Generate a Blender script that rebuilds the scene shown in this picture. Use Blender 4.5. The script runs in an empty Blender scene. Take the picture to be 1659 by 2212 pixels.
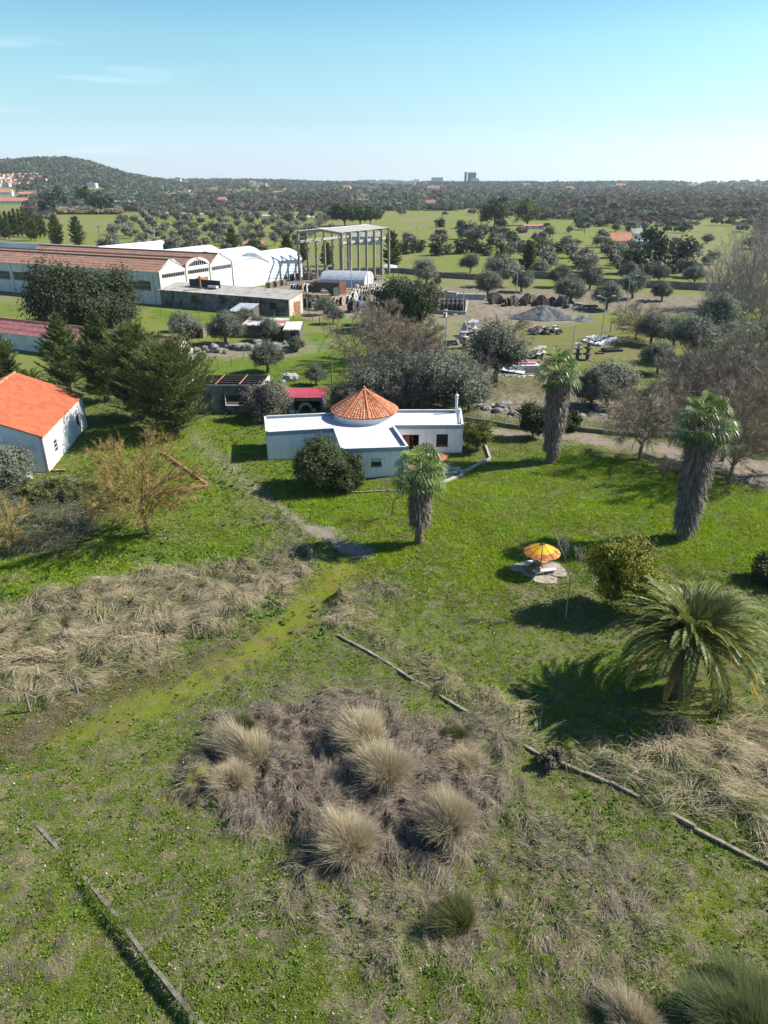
import bpy, math, random
import numpy as np
C = bpy.context.scene.collection
SC = bpy.context.scene
R = math.radians
# ------------------------------------------------------------------ camera, sky, sun
F0, W0, H0, CAMH, PIT = 1534.0, 1659.0, 2212.0, 28.0, R(24.84)
cam = bpy.data.cameras.new('camera'); camo = bpy.data.objects.new('camera', cam); C.objects.link(camo)
camo.location = (0, 0, CAMH); camo.rotation_euler = (R(90) - PIT, 0, 0)
cam.sensor_fit = 'VERTICAL'; cam.sensor_height = 24.0; cam.lens = F0 / H0 * 24.0
cam.clip_start = 0.3; cam.clip_end = 60000
SC.camera = camo
SUN_EL, SUN_AZ = R(40), R(78)          # azimuth clockwise from +Y (the viewing direction): right, a little beyond
HAZE = 0.00007
SUN_STRENGTH, SKY_STRENGTH, EXPOSURE = 5.0, 0.10, 0.92
SKY_TINT = [(0.0, (.53, .69, 1.0)), (1.0, (.15, .29, .44)), (.026, (.44, .53, .75)), (.0715, (.405, .495, .56)), (.113, (.398, .525, .53)), (.151, (.385, .54, .52)), (.187, (.315, .495, .525)), (.30, (.20, .36, .48))]
w = bpy.data.worlds.new('World'); SC.world = w; w.use_nodes = True
nt = w.node_tree; nt.nodes.clear()
sky = nt.nodes.new('ShaderNodeTexSky'); sky.sky_type = 'NISHITA'; sky.sun_disc = False
sky.sun_elevation = SUN_EL; sky.sun_rotation = SUN_AZ; sky.air_density = 1.0; sky.dust_density = 0.6; sky.ozone_density = 1.0
tc = nt.nodes.new('ShaderNodeTexCoord'); sx = nt.nodes.new('ShaderNodeSeparateXYZ'); nt.links.new(tc.outputs['Generated'], sx.inputs[0])
cr = nt.nodes.new('ShaderNodeValToRGB'); nt.links.new(sx.outputs['Z'], cr.inputs[0])      # tint of the clear winter air by elevation
cr.color_ramp.elements[0].position = 0; cr.color_ramp.elements[1].position = 1
for i_, (p_, c_) in enumerate(SKY_TINT):
    e_ = ([e for e in cr.color_ramp.elements if abs(e.position-p_) < 1e-6] or [None])[0] or cr.color_ramp.elements.new(p_)
    e_.position = p_; e_.color = (*c_, 1)
hs = nt.nodes.new('ShaderNodeMix'); hs.data_type = 'RGBA'; hs.blend_type = 'MULTIPLY'; hs.inputs[0].default_value = 1.0; sc2 = nt.nodes.new('ShaderNodeVectorMath'); sc2.operation = 'SCALE'; sc2.inputs['Scale'].default_value = 1.66; nt.links.new(cr.outputs[0], sc2.inputs[0]); nt.links.new(sc2.outputs[0], hs.inputs[7])
bg = nt.nodes.new('ShaderNodeBackground'); bg.inputs['Strength'].default_value = SKY_STRENGTH
out = nt.nodes.new('ShaderNodeOutputWorld')
nt.links.new(sky.outputs[0], hs.inputs[6]); nt.links.new(hs.outputs[2], bg.inputs['Color'])
mpc = nt.nodes.new('ShaderNodeMapping'); mpc.inputs['Scale'].default_value = (2.2, 1, 26); mpc.inputs['Rotation'].default_value = (0, .12, 0); nzc = nt.nodes.new('ShaderNodeTexNoise'); nzc.inputs['Scale'].default_value = 2.3; nzc.inputs['Detail'].default_value = 6   # thin cirrus
nt.links.new(tc.outputs['Generated'], mpc.inputs[0]); nt.links.new(mpc.outputs[0], nzc.inputs['Vector']); rc = nt.nodes.new('ShaderNodeMapRange'); rc.inputs[1].default_value = .58; rc.inputs[2].default_value = .85; rc.inputs[4].default_value = .40; nt.links.new(nzc.outputs[0], rc.inputs[0])
mxc = nt.nodes.new('ShaderNodeMix'); mxc.data_type = 'RGBA'; rx = nt.nodes.new('ShaderNodeMapRange'); rx.inputs[1].default_value = -.12; rx.inputs[2].default_value = -.35; nt.links.new(sx.outputs['X'], rx.inputs[0]); mm_ = nt.nodes.new('ShaderNodeMath'); mm_.operation = 'MULTIPLY'; nt.links.new(rc.outputs[0], mm_.inputs[0]); nt.links.new(rx.outputs[0], mm_.inputs[1]); nt.links.new(mm_.outputs[0], mxc.inputs[0]); nt.links.new(hs.outputs[2], mxc.inputs[6]); mxc.inputs[7].default_value = (6.3, 7.2, 7.6, 1); nt.links.new(mxc.outputs[2], bg.inputs['Color']); nt.links.new(bg.outputs[0], out.inputs[0])
sl = bpy.data.lights.new('sun', 'SUN'); sl.energy = SUN_STRENGTH; sl.angle = R(0.55); sl.color = (1.0, 0.955, 0.87)
so = bpy.data.objects.new('sun', sl); C.objects.link(so)
so.rotation_euler = (R(90) - SUN_EL, 0, math.pi - SUN_AZ)   # light travels from the sun towards the left
SC.view_settings.view_transform = 'Standard'; SC.view_settings.look = 'None'
SC.view_settings.exposure = EXPOSURE; SC.view_settings.gamma = 1.0
SC.cycles.max_bounces = 6; SC.cycles.transparent_max_bounces = 8

# ------------------------------------------------------------------ picture <-> ground (used to survey positions)
cP, sP = math.cos(PIT), math.sin(PIT)
def at(px, py, z=0.0):
    x = (px - W0/2)/F0; y = -(py - H0/2)/F0
    d = np.array([x, cP + y*sP, -sP + y*cP]); t = (z - CAMH)/d[2]
    return np.array([0, 0, CAMH]) + t*d
def proj(p):
    p = np.asarray(p, float); v = p - np.array([0, 0, CAMH])
    zc = v[..., 1]*cP - v[..., 2]*sP; u = v[..., 1]*sP + v[..., 2]*cP
    zc = np.where(zc > 1e-3, zc, 1e-3)
    return v[..., 0]/zc*F0 + W0/2, H0/2 - u/zc*F0
def hof(b, py):                         # height above b that projects to row py
    lo, hi = 0., 70.
    for _ in range(40):
        m = (lo+hi)/2
        if proj(b + np.array([0, 0, m]))[1] > py: lo = m
        else: hi = m
    return lo
def along(p, d, px, z=0., tmax=120):    # distance from p along direction d at which the column px is reached
    lo, hi = 0., tmax; s = np.sign(proj(p + np.array([d[0], d[1], 0])*tmax)[0] - proj(p)[0])
    for _ in range(40):
        m = (lo+hi)/2; q = proj(p + np.array([d[0]*m, d[1]*m, z]))[0]
        if (q - px)*s < 0: lo = m
        else: hi = m
    return lo
def dscale(p): return F0/((p[1])*cP + (CAMH - p[2])*sP)   # picture units per metre at p

# ------------------------------------------------------------------ noise
def _h(ix, iy, s):
    n = (ix*374761393 + iy*668265263 + s*974711) & 0xffffffff
    n = ((n ^ (n >> 13))*1274126177) & 0xffffffff
    return ((n ^ (n >> 16)) & 0xffff)/65535.0
def vn(x, y, s=0):
    ix = np.floor(x).astype(np.int64); iy = np.floor(y).astype(np.int64); fx = x-ix; fy = y-iy
    fx = fx*fx*(3-2*fx); fy = fy*fy*(3-2*fy)
    return (_h(ix,iy,s)*(1-fx)+_h(ix+1,iy,s)*fx)*(1-fy) + (_h(ix,iy+1,s)*(1-fx)+_h(ix+1,iy+1,s)*fx)*fy
def fbm(x, y, o=4, s=0):
    x = np.asarray(x, float); y = np.asarray(y, float); a = .5; t = 0; n = 0
    for i in range(o):
        t = t + a*vn(x, y, s+i*17); n += a; a *= .5; x = x*2.03+11.3; y = y*2.01+5.7
    return t/n
def sstep(a, b, x): t = np.clip((x-a)/(b-a), 0, 1); return t*t*(3-2*t)

# ------------------------------------------------------------------ zones of the ground, in metres
def gp(pts): return np.array([at(*p)[:2] for p in pts])
def sdf(poly, X, Y):
    d2 = np.full(X.shape, 1e18); ins = np.zeros(X.shape, bool); n = len(poly)
    for i in range(n):
        ax, ay = poly[i]; bx, by = poly[(i+1) % n]; ex, ey = bx-ax, by-ay
        t = np.clip(((X-ax)*ex+(Y-ay)*ey)/(ex*ex+ey*ey+1e-9), 0, 1)
        d2 = np.minimum(d2, (X-ax-t*ex)**2+(Y-ay-t*ey)**2)
        c = ((ay > Y) != (by > Y)) & (X < ex*(Y-ay)/(ey+1e-12)+ax); ins ^= c
    return np.where(ins, -1, 1)*np.sqrt(d2)
def zone(polys, X, Y, soft=.8, wob=1.5):
    m = np.zeros(X.shape); nz = (fbm(X*.6, Y*.6, 3, 5)-.5)*wob
    for p, k in polys:
        lo, hi = p.min(0)-10, p.max(0)+10
        sel = (X > lo[0]) & (X < hi[0]) & (Y > lo[1]) & (Y < hi[1])
        if sel.any(): m[sel] = np.maximum(m[sel], k*(1-sstep(-soft, soft, sdf(p, X[sel], Y[sel])+nz[sel])))
    return m
Z_TALL = [(gp([(-120,1330),(0,1305),(200,1265),(330,1235),(560,1215),(640,1230),(625,1275),(560,1320),(430,1378),(330,1425),(150,1485),(0,1535),(-120,1575)]),1),
          (gp([(735,1290),(800,1325),(885,1390),(1070,1515),(1155,1580),(1150,1592),(1010,1516),(870,1420),(760,1348),(715,1320)]),.9),
          (gp([(1800,1560),(1659,1545),(1560,1560),(1440,1600),(1330,1620),(1250,1625),(1345,1668),(1515,1755),(1659,1826),(1800,1885)]),1)]
Z_THATCH = [(gp([(500,1520),(700,1490),(880,1540),(1060,1580),(1090,1670),(1060,1780),(960,1880),(860,1920),(640,1900),(540,1800),(430,1710),(430,1600)]),1), (gp([(640,1880),(860,1900),(1000,1880),(1100,1960),(960,2080),(850,2110),(700,2050),(560,1900)]),.5), (gp([(1090,1660),(1240,1760),(1460,1900),(1400,2060),(1200,2120),(1060,1900)]),.45),
            (gp([(700,1880),(900,1890),(960,1990),(850,2090),(760,2020)]),.75), (gp([(1060,1870),(1200,1900),(1190,1990),(1080,1960)]),.75),
            (gp([(880,618),(1540,640),(1540,680),(1350,668),(1180,680),(1010,690),(900,650)]),.7), (gp([(990,700),(1060,690),(1140,760),(1180,800),(1100,800),(1020,770)]),.7), (gp([(1040,800),(1240,815),(1500,880),(1500,940),(1240,925),(1030,905),(1000,850)]),.6), (gp([(1250,1910),(1380,1940),(1340,2060),(1230,2010)]),.55), (gp([(1080,1740),(1180,1750),(1170,1800),(1080,1790)]),.6),
            (gp([(450,1690),(540,1700),(700,1900),(660,2000),(520,1800)]),.45),(gp([(530,1190),(650,1160),(700,1220),(620,1260),(560,1240)]),.6),
            (gp([(820,1250),(860,1290),(800,1300),(740,1290),(790,1260)]),.7), (gp([(450,1000),(560,1060),(640,1150),(600,1170),(500,1080),(430,1010)]),.5)]
Z_MUD = [(gp([(745,1108),(820,1124),(875,1120),(875,1128),(815,1134),(745,1115)]),1), (gp([(770,1142),(850,1157),(900,1152),(900,1160),(845,1166),(770,1149)]),1), (gp([(1555,1165),(1585,1195),(1590,1230),(1630,1262),(1618,1270),(1570,1235),(1566,1200),(1545,1172)]),.8), (gp([(960,1270),(985,1290),(990,1315),(975,1310)]),.8), (gp([(1350,955),(1500,985),(1659,1020),(1800,1040),(1800,1080),(1659,1052),(1500,1008)]),.75), (gp([(-150,1590),(0,1555),(150,1500),(330,1440),(560,1345),(600,1340),(560,1390),(420,1470),(250,1560),(0,1650),(-150,1690)]),.75),
         (gp([(620,1330),(690,1350),(500,1450),(330,1530),(200,1600),(170,1590),(330,1500),(480,1420)]),.4)]
Z_DIRT = [(gp([(1040,922),(1200,932),(1330,942),(1450,962),(1659,992),(1800,1010),(1800,1085),(1659,1058),(1520,1012),(1400,978),(1250,950),(1040,935)]),1),
          (gp([(640,1115),(700,1140),(790,1185),(800,1205),(745,1200),(700,1170),(640,1130)]),1),
          (gp([(420,935),(450,960),(560,1040),(650,1120),(640,1130),(540,1060),(430,975)]),.6),
          (gp([(1005,645),(1130,640),(1260,690),(1230,700),(1120,705),(1040,690)]),.9),
          (gp([(880,615),(1540,640),(1540,690),(1350,672),(1180,690),(1040,700),(1010,770),(940,730),(900,650)]),.55),
          (gp([(560,640),(620,598),(900,606),(940,640),(930,672),(670,690),(655,668)]),.95),
          (gp([(430,745),(660,735),(680,755),(600,775),(430,770)]),.8), (gp([(990,700),(1050,690),(1130,740),(1180,790),(1100,800),(1030,770)]),.7),
          (gp([(1040,860),(1240,850),(1400,870),(1500,900),(1380,925),(1040,905)]),.6),(gp([(0,1120),(110,1120),(160,1170),(120,1200),(0,1210)]),.4)]
Z_MOSS = [(gp([(690,1205),(770,1215),(765,1250),(690,1335),(560,1430),(480,1440),(520,1385),(600,1335),(660,1285)]),1), (gp([(560,1360),(580,1420),(420,1500),(300,1570),(150,1625),(110,1600),(330,1490),(480,1410)]),.75),
          (gp([(1420,1950),(1540,1930),(1560,2000),(1480,2010)]),.7), (gp([(640,1680),(680,1690),(700,1740),(640,1740)]),.0), (gp([(400,1700),(440,1680),(460,1740),(400,1760)]),.8), (gp([(60,1150),(200,1140),(170,1175),(60,1180)]),.8)]
Z_LUSH = [(gp([(400,915),(600,905),(740,1045),(900,1045),(1000,985),(1250,975),(1500,1025),(1900,1120),(1900,1330),(1659,1260),(1300,1200),(1050,1290),(780,1280),(790,1190),(640,1110),(420,960)]),1),
          (gp([(400,765),(600,760),(680,715),(780,705),(850,730),(830,850),(700,860),(400,820)]),1), (gp([(320,665),(700,690),(560,715),(330,705)]),1), (gp([(-100,655),(120,655),(110,700),(-100,700)]),.8),
          (gp([(200,930),(420,930),(560,1080),(640,1170),(560,1215),(330,1235),(120,1280),(-100,1320),(-100,1215),(200,1190),(180,1080)]),.75),
          (gp([(780,1290),(1050,1300),(1300,1400),(1500,1480),(1400,1620),(1200,1640),(1150,1580),(900,1420),(820,1370)]),.45)]
Z_YARD = [(gp([(1010,700),(1270,700),(1500,720),(1420,790),(1300,800),(1060,790)]),1), (gp([(1040,815),(1240,815),(1300,850),(1040,850)]),.8)]
def masks(X, Y):
    sh = X.shape; X = X.ravel(); Y = Y.ravel(); k = {}
    for n, z in (('tall',Z_TALL),('thatch',Z_THATCH),('mud',Z_MUD),('dirt',Z_DIRT),('moss',Z_MOSS),('lush',Z_LUSH),('yard',Z_YARD)):
        a = zone(z, X, Y, *((1.3, 3.6) if n in ('tall', 'thatch') else (.8, 2.2)))
        if n in ('dirt','yard','lush','mud'): b = zone(z, X, Y, 2.5, 7.); f = sstep(45, 110, Y); a = a*(1-f)+b*f
        k[n] = np.clip(a, 0, 1).reshape(sh)
    return k

# ------------------------------------------------------------------ terrain height
PX = np.array([-900,0,75,150,200,260,330,420,500,620,700,830,1000,1100,1250,1400,1500,1580,1659,2600])
PY = np.array([356,355,350,348,356,376,390,390,391,393,396,398,398,398,397,396,396,393,391,390])
KL = (at(70, 1775)[:2], at(520, 2330)[:2])
def T(X, Y, mk=None):
    X = np.asarray(X, float); Y = np.asarray(Y, float)
    z = np.zeros(X.shape)
    az = X/np.maximum(Y, 1.)                       # tan of azimuth
    px = W0/2 + az*F0*1.102
    prof = np.interp(px, PX, PY)
    ang = np.interp(prof, [330, 396.3], [ (396.3-330)/F0/1.102*0.99, 0.0])
    near = sstep(420, 300, px)                     # the left hill stands nearer
    y0 = 1500*(1-near)+1200*near; y1 = 3600*(1-near)+2500*near
    top = CAMH + ang*y1/np.maximum(1e-3, 1)*1.0
    s = sstep(0, 1, (Y-y0)/(y1-y0))
    und = (fbm(X/260., Y/330., 3, 3)-.5)*14*sstep(900, 2200, Y)
    z = z + s*top*0.93 + und*(1-.7*s)
    z = z - sstep(y1+200, y1+2500, Y)*25
    lx, ly = KL[0]; mx, my = KL[1]; ex, ey = mx-lx, my-ly; Lk = math.hypot(ex, ey); sd = ((X-lx)*ey-(Y-ly)*ex)/Lk; al = ((X-lx)*ex+(Y-ly)*ey)/Lk
    z = z - .42*sstep(1., 9., al)*sstep(.02, .26, sd)*sstep(9, 1.5, sd)     # the bank is cut away on the left of the lower kerb
    bump = (fbm(X*.22, Y*.22, 3, 9)-.5)*.5*sstep(12, 22, Y)*sstep(140, 90, Y) + (fbm(X*2.2, Y*2.2, 2, 4)-.5)*.12*sstep(120, 70, Y)
    z = z + bump
    if mk is not None:
        rg = 1-np.abs(2*fbm(X*.55+.8*fbm(X*.4,Y*.4,2,31), Y*.75, 3, 21)-1)
        z = z + mk['tall']*(rg**3)*.75 + mk['thatch']*(1-np.abs(2*fbm(X*.9, Y*.9, 3, 22)-1))**3*.62
        z = z - mk['dirt']*.03
    return z
def Tm(X, Y): X = np.asarray(X, float); Y = np.asarray(Y, float); return T(X, Y, masks(np.atleast_1d(X), np.atleast_1d(Y)))
def atT(px, py):                                   # point of the terrain seen at a picture position
    x = (px - W0/2)/F0; y = -(py - H0/2)/F0
    d = np.array([x, cP + y*sP, -sP + y*cP]); t = np.geomspace(20, 6000, 6000)
    P = np.array([0, 0, CAMH]) + t[:, None]*d; below = P[:, 2] < T(P[:, 0], P[:, 1])
    i = np.argmax(below) if below.any() else len(t)-1
    return P[i]

# ------------------------------------------------------------------ materials
def new_mat(name):
    m = bpy.data.materials.new(name); m.use_nodes = True; t = m.node_tree; t.nodes.clear()
    return m, t, t.nodes.new('ShaderNodeOutputMaterial')
def N(t, kind, **kw):
    n = t.nodes.new(kind)
    for k, v in kw.items():
        if k in n.inputs: n.inputs[k].default_value = v
        else: setattr(n, k, v)
    return n
def mixc(t, fac, a, b, mode='MIX'):
    n = t.nodes.new('ShaderNodeMix'); n.data_type = 'RGBA'; n.blend_type = mode
    for s, v in ((0, fac), (6, a), (7, b)):
        if hasattr(v, 'links'): t.links.new(v, n.inputs[s])
        else: n.inputs[s].default_value = v if s == 0 else (*v, 1) if len(v) == 3 else v
    return n.outputs[2]
def ramp(t, src, a, b):
    n = t.nodes.new('ShaderNodeMapRange'); n.inputs[1].default_value = a; n.inputs[2].default_value = b; n.interpolation_type = 'SMOOTHSTEP'
    t.links.new(src, n.inputs[0]); return n.outputs[0]
def noise(t, scale, detail=4, coord=None, stretch=None, rough=.6):
    n = N(t, 'ShaderNodeTexNoise', Scale=scale, Detail=detail, Roughness=rough)
    if stretch:
        mp = t.nodes.new('ShaderNodeMapping'); mp.inputs['Scale'].default_value = stretch
        t.links.new(coord, mp.inputs[0]); t.links.new(mp.outputs[0], n.inputs['Vector'])
    else: t.links.new(coord, n.inputs['Vector'])
    return n.outputs[0]
_mats = {}
def mat(name, c1, c2=None, scale=1.5, rough=.85, bump=0.0, metal=0.0, stain=None, stainsc=.8, streak=None, thr=(.5,.68), spec=.25):
    """surface of two close tones plus optional stains (colour, where noise passes a threshold) and vertical streaks"""
    if name in _mats: return _mats[name]
    m, t, o = new_mat(name); b = N(t, 'ShaderNodeBsdfPrincipled', Roughness=rough, Metallic=metal)
    b.inputs['Specular IOR Level'].default_value = spec
    co = t.nodes.new('ShaderNodeTexCoord').outputs['Object']
    c = mixc(t, ramp(t, noise(t, scale, 5, co), .35, .65), c1, c2 or tuple(x*.82 for x in c1))
    if streak: c = mixc(t, ramp(t, noise(t, 1.0, 5, co, (2.5, 2.5, .22)), .5, .75), c, streak)
    if stain: c = mixc(t, ramp(t, noise(t, stainsc, 6, co, rough=.7), *thr), c, stain) if not hasattr(stain[0], '__len__') else c
    t.links.new(c, b.inputs['Base Color'])
    if bump:
        bp = N(t, 'ShaderNodeBump', Strength=bump, Distance=.05); t.links.new(noise(t, scale*12, 3, co), bp.inputs['Height']); t.links.new(bp.outputs[0], b.inputs['Normal'])
    t.links.new(b.outputs[0], o.inputs[0]); _mats[name] = m; return m
def leafmat(name, c1, c2, trans=.25, var=.35, rough=.6):
    if name in _mats: return _mats[name]
    m, t, o = new_mat(name)
    a = N(t, 'ShaderNodeAttribute', attribute_name='v'); oi = t.nodes.new('ShaderNodeObjectInfo')
    c = mixc(t, a.outputs['Fac'], c1, c2)
    h = N(t, 'ShaderNodeHueSaturation'); t.links.new(c, h.inputs['Color'])
    mr = t.nodes.new('ShaderNodeMapRange'); mr.inputs[3].default_value = 1-var; mr.inputs[4].default_value = 1+var
    t.links.new(oi.outputs['Random'], mr.inputs[0]); t.links.new(mr.outputs[0], h.inputs['Value'])
    d = N(t, 'ShaderNodeBsdfPrincipled', Roughness=rough); d.inputs['Specular IOR Level'].default_value = .18; tr = t.nodes.new('ShaderNodeBsdfTranslucent'); mx = N(t, 'ShaderNodeMixShader', Fac=trans)
    t.links.new(h.outputs[0], d.inputs['Base Color']); t.links.new(h.outputs[0], tr.inputs['Color'])
    t.links.new(d.outputs[0], mx.inputs[1]); t.links.new(tr.outputs[0], mx.inputs[2]); t.links.new(mx.outputs[0], o.inputs[0])
    _mats[name] = m; return m
def vcolmat(name, trans=.25):
    m, t, o = new_mat(name); a = N(t, 'ShaderNodeAttribute', attribute_name='Col')
    d = N(t, 'ShaderNodeBsdfDiffuse'); tr = t.nodes.new('ShaderNodeBsdfTranslucent'); mx = N(t, 'ShaderNodeMixShader', Fac=trans)
    t.links.new(a.outputs['Color'], d.inputs['Color']); t.links.new(a.outputs['Color'], tr.inputs['Color'])
    t.links.new(d.outputs[0], mx.inputs[1]); t.links.new(tr.outputs[0], mx.inputs[2]); t.links.new(mx.outputs[0], o.inputs[0]); return m

# ------------------------------------------------------------------ mesh helpers
def npmesh(name, V, faces, m=None, v=None, col=None, smooth=False):
    V = np.asarray(V, np.float32); faces = [np.asarray(f, np.int32) for f in faces if len(f)]
    me = bpy.data.meshes.new(name); me.vertices.add(len(V)); me.vertices.foreach_set('co', V.ravel())
    nl = sum(f.size for f in faces); npo = sum(len(f) for f in faces)
    me.loops.add(nl); me.polygons.add(npo)
    me.loops.foreach_set('vertex_index', np.concatenate([f.ravel() for f in faces]))
    st = []; o = 0
    for f in faces: st.append(o+np.arange(len(f))*f.shape[1]); o += f.size
    me.polygons.foreach_set('loop_start', np.concatenate(st).astype(np.int32))
    me.polygons.foreach_set('use_smooth', np.full(npo, smooth))
    me.update(calc_edges=True)
    if v is not None: a = me.attributes.new('v', 'FLOAT', 'POINT'); a.data.foreach_set('value', np.asarray(v, np.float32))
    if col is not None:
        a = me.attributes.new('Col', 'FLOAT_COLOR', 'POINT'); c = np.ones((len(V), 4), np.float32); c[:, :3] = col; a.data.foreach_set('color', c.ravel())
    if m: me.materials.append(m)
    return me
def tag(o, label=None, cat=None, group=None, kind=None, category=None):
    cat = cat or category
    if label: o['label'] = label
    if cat: o['category'] = cat
    if group: o['group'] = group
    if kind: o['kind'] = kind
    return o
def obj(name, me, parent=None, loc=None):
    o = bpy.data.objects.new(name, me); C.objects.link(o)
    if parent is not None: o.parent = parent
    if loc is not None: o.location = loc
    return o
def thing(name, label, cat, loc=(0, 0, 0), rz=0., group=None, scale=None):
    o = bpy.data.objects.new(name, None); C.objects.link(o); o.empty_display_size = .2
    o.location = tuple(float(a) for a in loc); o.rotation_euler = (0, 0, rz)
    if scale is not None: o.scale = scale if hasattr(scale, '__len__') else (scale,)*3
    return tag(o, label, cat, group)
def dup(root, loc, rz=0., scale=1., label=None, cat=None, group=None):
    r = root.copy(); C.objects.link(r); r.location = tuple(float(a) for a in loc); r.rotation_euler = (0, 0, rz)
    r.scale = scale if hasattr(scale, '__len__') else (scale,)*3
    tag(r, label, cat, group)
    for ch in list(root.children):
        c = ch.copy(); C.objects.link(c); c.parent = r
        for g in ch.children: d = g.copy(); C.objects.link(d); d.parent = c
    return r
class MB:
    def __init__(s): s.v = []; s.f = []; s.o = np.zeros(3)
    def add(s, vs, fs):
        n = len(s.v); s.v += [tuple(float(c) for c in p) for p in vs]; s.f += [tuple(i+n for i in f) for f in fs]; return s
    def box(s, c, d, rz=0., rx=0., ry=0.):
        ca, sa = math.cos(rz), math.sin(rz); vs = []
        for z in (-.5, .5):
            for x, y in ((-.5, -.5), (.5, -.5), (.5, .5), (-.5, .5)):
                X, Y, Z = x*d[0], y*d[1], z*d[2]
                if rx: Y, Z = Y*math.cos(rx)-Z*math.sin(rx), Y*math.sin(rx)+Z*math.cos(rx)
                if ry: X, Z = X*math.cos(ry)+Z*math.sin(ry), -X*math.sin(ry)+Z*math.cos(ry)
                vs.append((c[0]+X*ca-Y*sa, c[1]+X*sa+Y*ca, c[2]+Z))
        return s.add(vs, [(3,2,1,0),(4,5,6,7),(0,1,5,4),(1,2,6,5),(2,3,7,6),(3,0,4,7)])
    def b2(s, x0, x1, y0, y1, z0, z1): return s.box(((x0+x1)/2, (y0+y1)/2, (z0+z1)/2), (x1-x0, y1-y0, z1-z0))
    def prism(s, poly, z0, z1):          # poly: (x,y) list; z0/z1 numbers or per-vertex lists
        n = len(poly); a = z0 if hasattr(z0, '__len__') else [z0]*n; b = z1 if hasattr(z1, '__len__') else [z1]*n
        vs = [(p[0], p[1], a[i]) for i, p in enumerate(poly)]+[(p[0], p[1], b[i]) for i, p in enumerate(poly)]
        return s.add(vs, [tuple(range(n-1, -1, -1)), tuple(range(n, 2*n))]+[(i, (i+1) % n, (i+1) % n+n, i+n) for i in range(n)])
    def slab(s, q, th):                   # q: four 3-D corners; thickened downwards
        q = [np.array(p, float) for p in q]; d = np.array([0, 0, -th]); n = len(q)
        return s.add(q+[p+d for p in q], [tuple(range(n)), tuple(range(2*n-1, n-1, -1))]+[(i, i+n, (i+1) % n+n, (i+1) % n) for i in range(n)])
    def cyl(s, p0, p1, r0, r1=None, n=8, cap=True):
        r1 = r0 if r1 is None else r1; p0 = np.array(p0, float); p1 = np.array(p1, float); d = p1-p0; d = d/(np.linalg.norm(d)+1e-9)
        u = np.cross(d, [0, 0, 1.] if abs(d[2]) < .9 else [1., 0, 0]); u /= np.linalg.norm(u); w_ = np.cross(d, u)
        an = [2*math.pi*i/n for i in range(n)]
        vs = [p0+r0*(u*math.cos(a)+w_*math.sin(a)) for a in an]+[p1+r1*(u*math.cos(a)+w_*math.sin(a)) for a in an]
        fs = [(i, (i+1) % n, (i+1) % n+n, i+n) for i in range(n)]
        if cap: fs += [tuple(range(n-1, -1, -1)), tuple(range(n, 2*n))]
        return s.add(vs, fs)
    def lathe(s, c, prof, n=16):
        vs = []; fs = []
        for r, z in prof: vs += [(c[0]+r*math.cos(2*math.pi*i/n), c[1]+r*math.sin(2*math.pi*i/n), c[2]+z) for i in range(n)]
        for k in range(len(prof)-1): fs += [(k*n+i, k*n+(i+1) % n, (k+1)*n+(i+1) % n, (k+1)*n+i) for i in range(n)]
        return s.add(vs, fs)
    def wall(s, P, Q, z0, z1, th, holes=()):   # straight wall from P to Q (left-hand side is inside), holes = (a0,a1,z0,z1) along it
        P = np.array(P[:2], float); Q = np.array(Q[:2], float); L = np.linalg.norm(Q-P); d = (Q-P)/L; rz = math.atan2(d[1], d[0]); nrm = np.array([-d[1], d[0]])
        xs = sorted({0., L, *[h[0] for h in holes], *[h[1] for h in holes]}); zs = sorted({z0, z1, *[h[2] for h in holes], *[h[3] for h in holes]})
        for i in range(len(xs)-1):
            for j in range(len(zs)-1):
                mx, mz = (xs[i]+xs[i+1])/2, (zs[j]+zs[j+1])/2
                if any(h[0] < mx < h[1] and h[2] < mz < h[3] for h in holes): continue
                c = P+d*mx+nrm*th/2; s.box((c[0], c[1], mz), (xs[i+1]-xs[i], th, zs[j+1]-zs[j]), rz)
        return s
    def build(s, name, m, parent=None, smooth=False, wl=None, **k):
        off = np.zeros(3) if wl is None else np.array(wl, float)
        me = bpy.data.meshes.new(name); me.from_pydata([tuple(np.array(p)-off) for p in s.v], [], s.f); me.update()
        if smooth: me.polygons.foreach_set('use_smooth', [True]*len(me.polygons))
        if m: me.materials.append(m)
        o = obj(name, me, parent)
        if parent is None and wl is not None: o.location = tuple(off)
        return tag(o, **k) if k else o
def wthing(name, label, cat, loc, group=None):  # a thing whose parts are given in world metres (build with wl=loc)
    return thing(name, label, cat, loc, 0, group)
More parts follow.
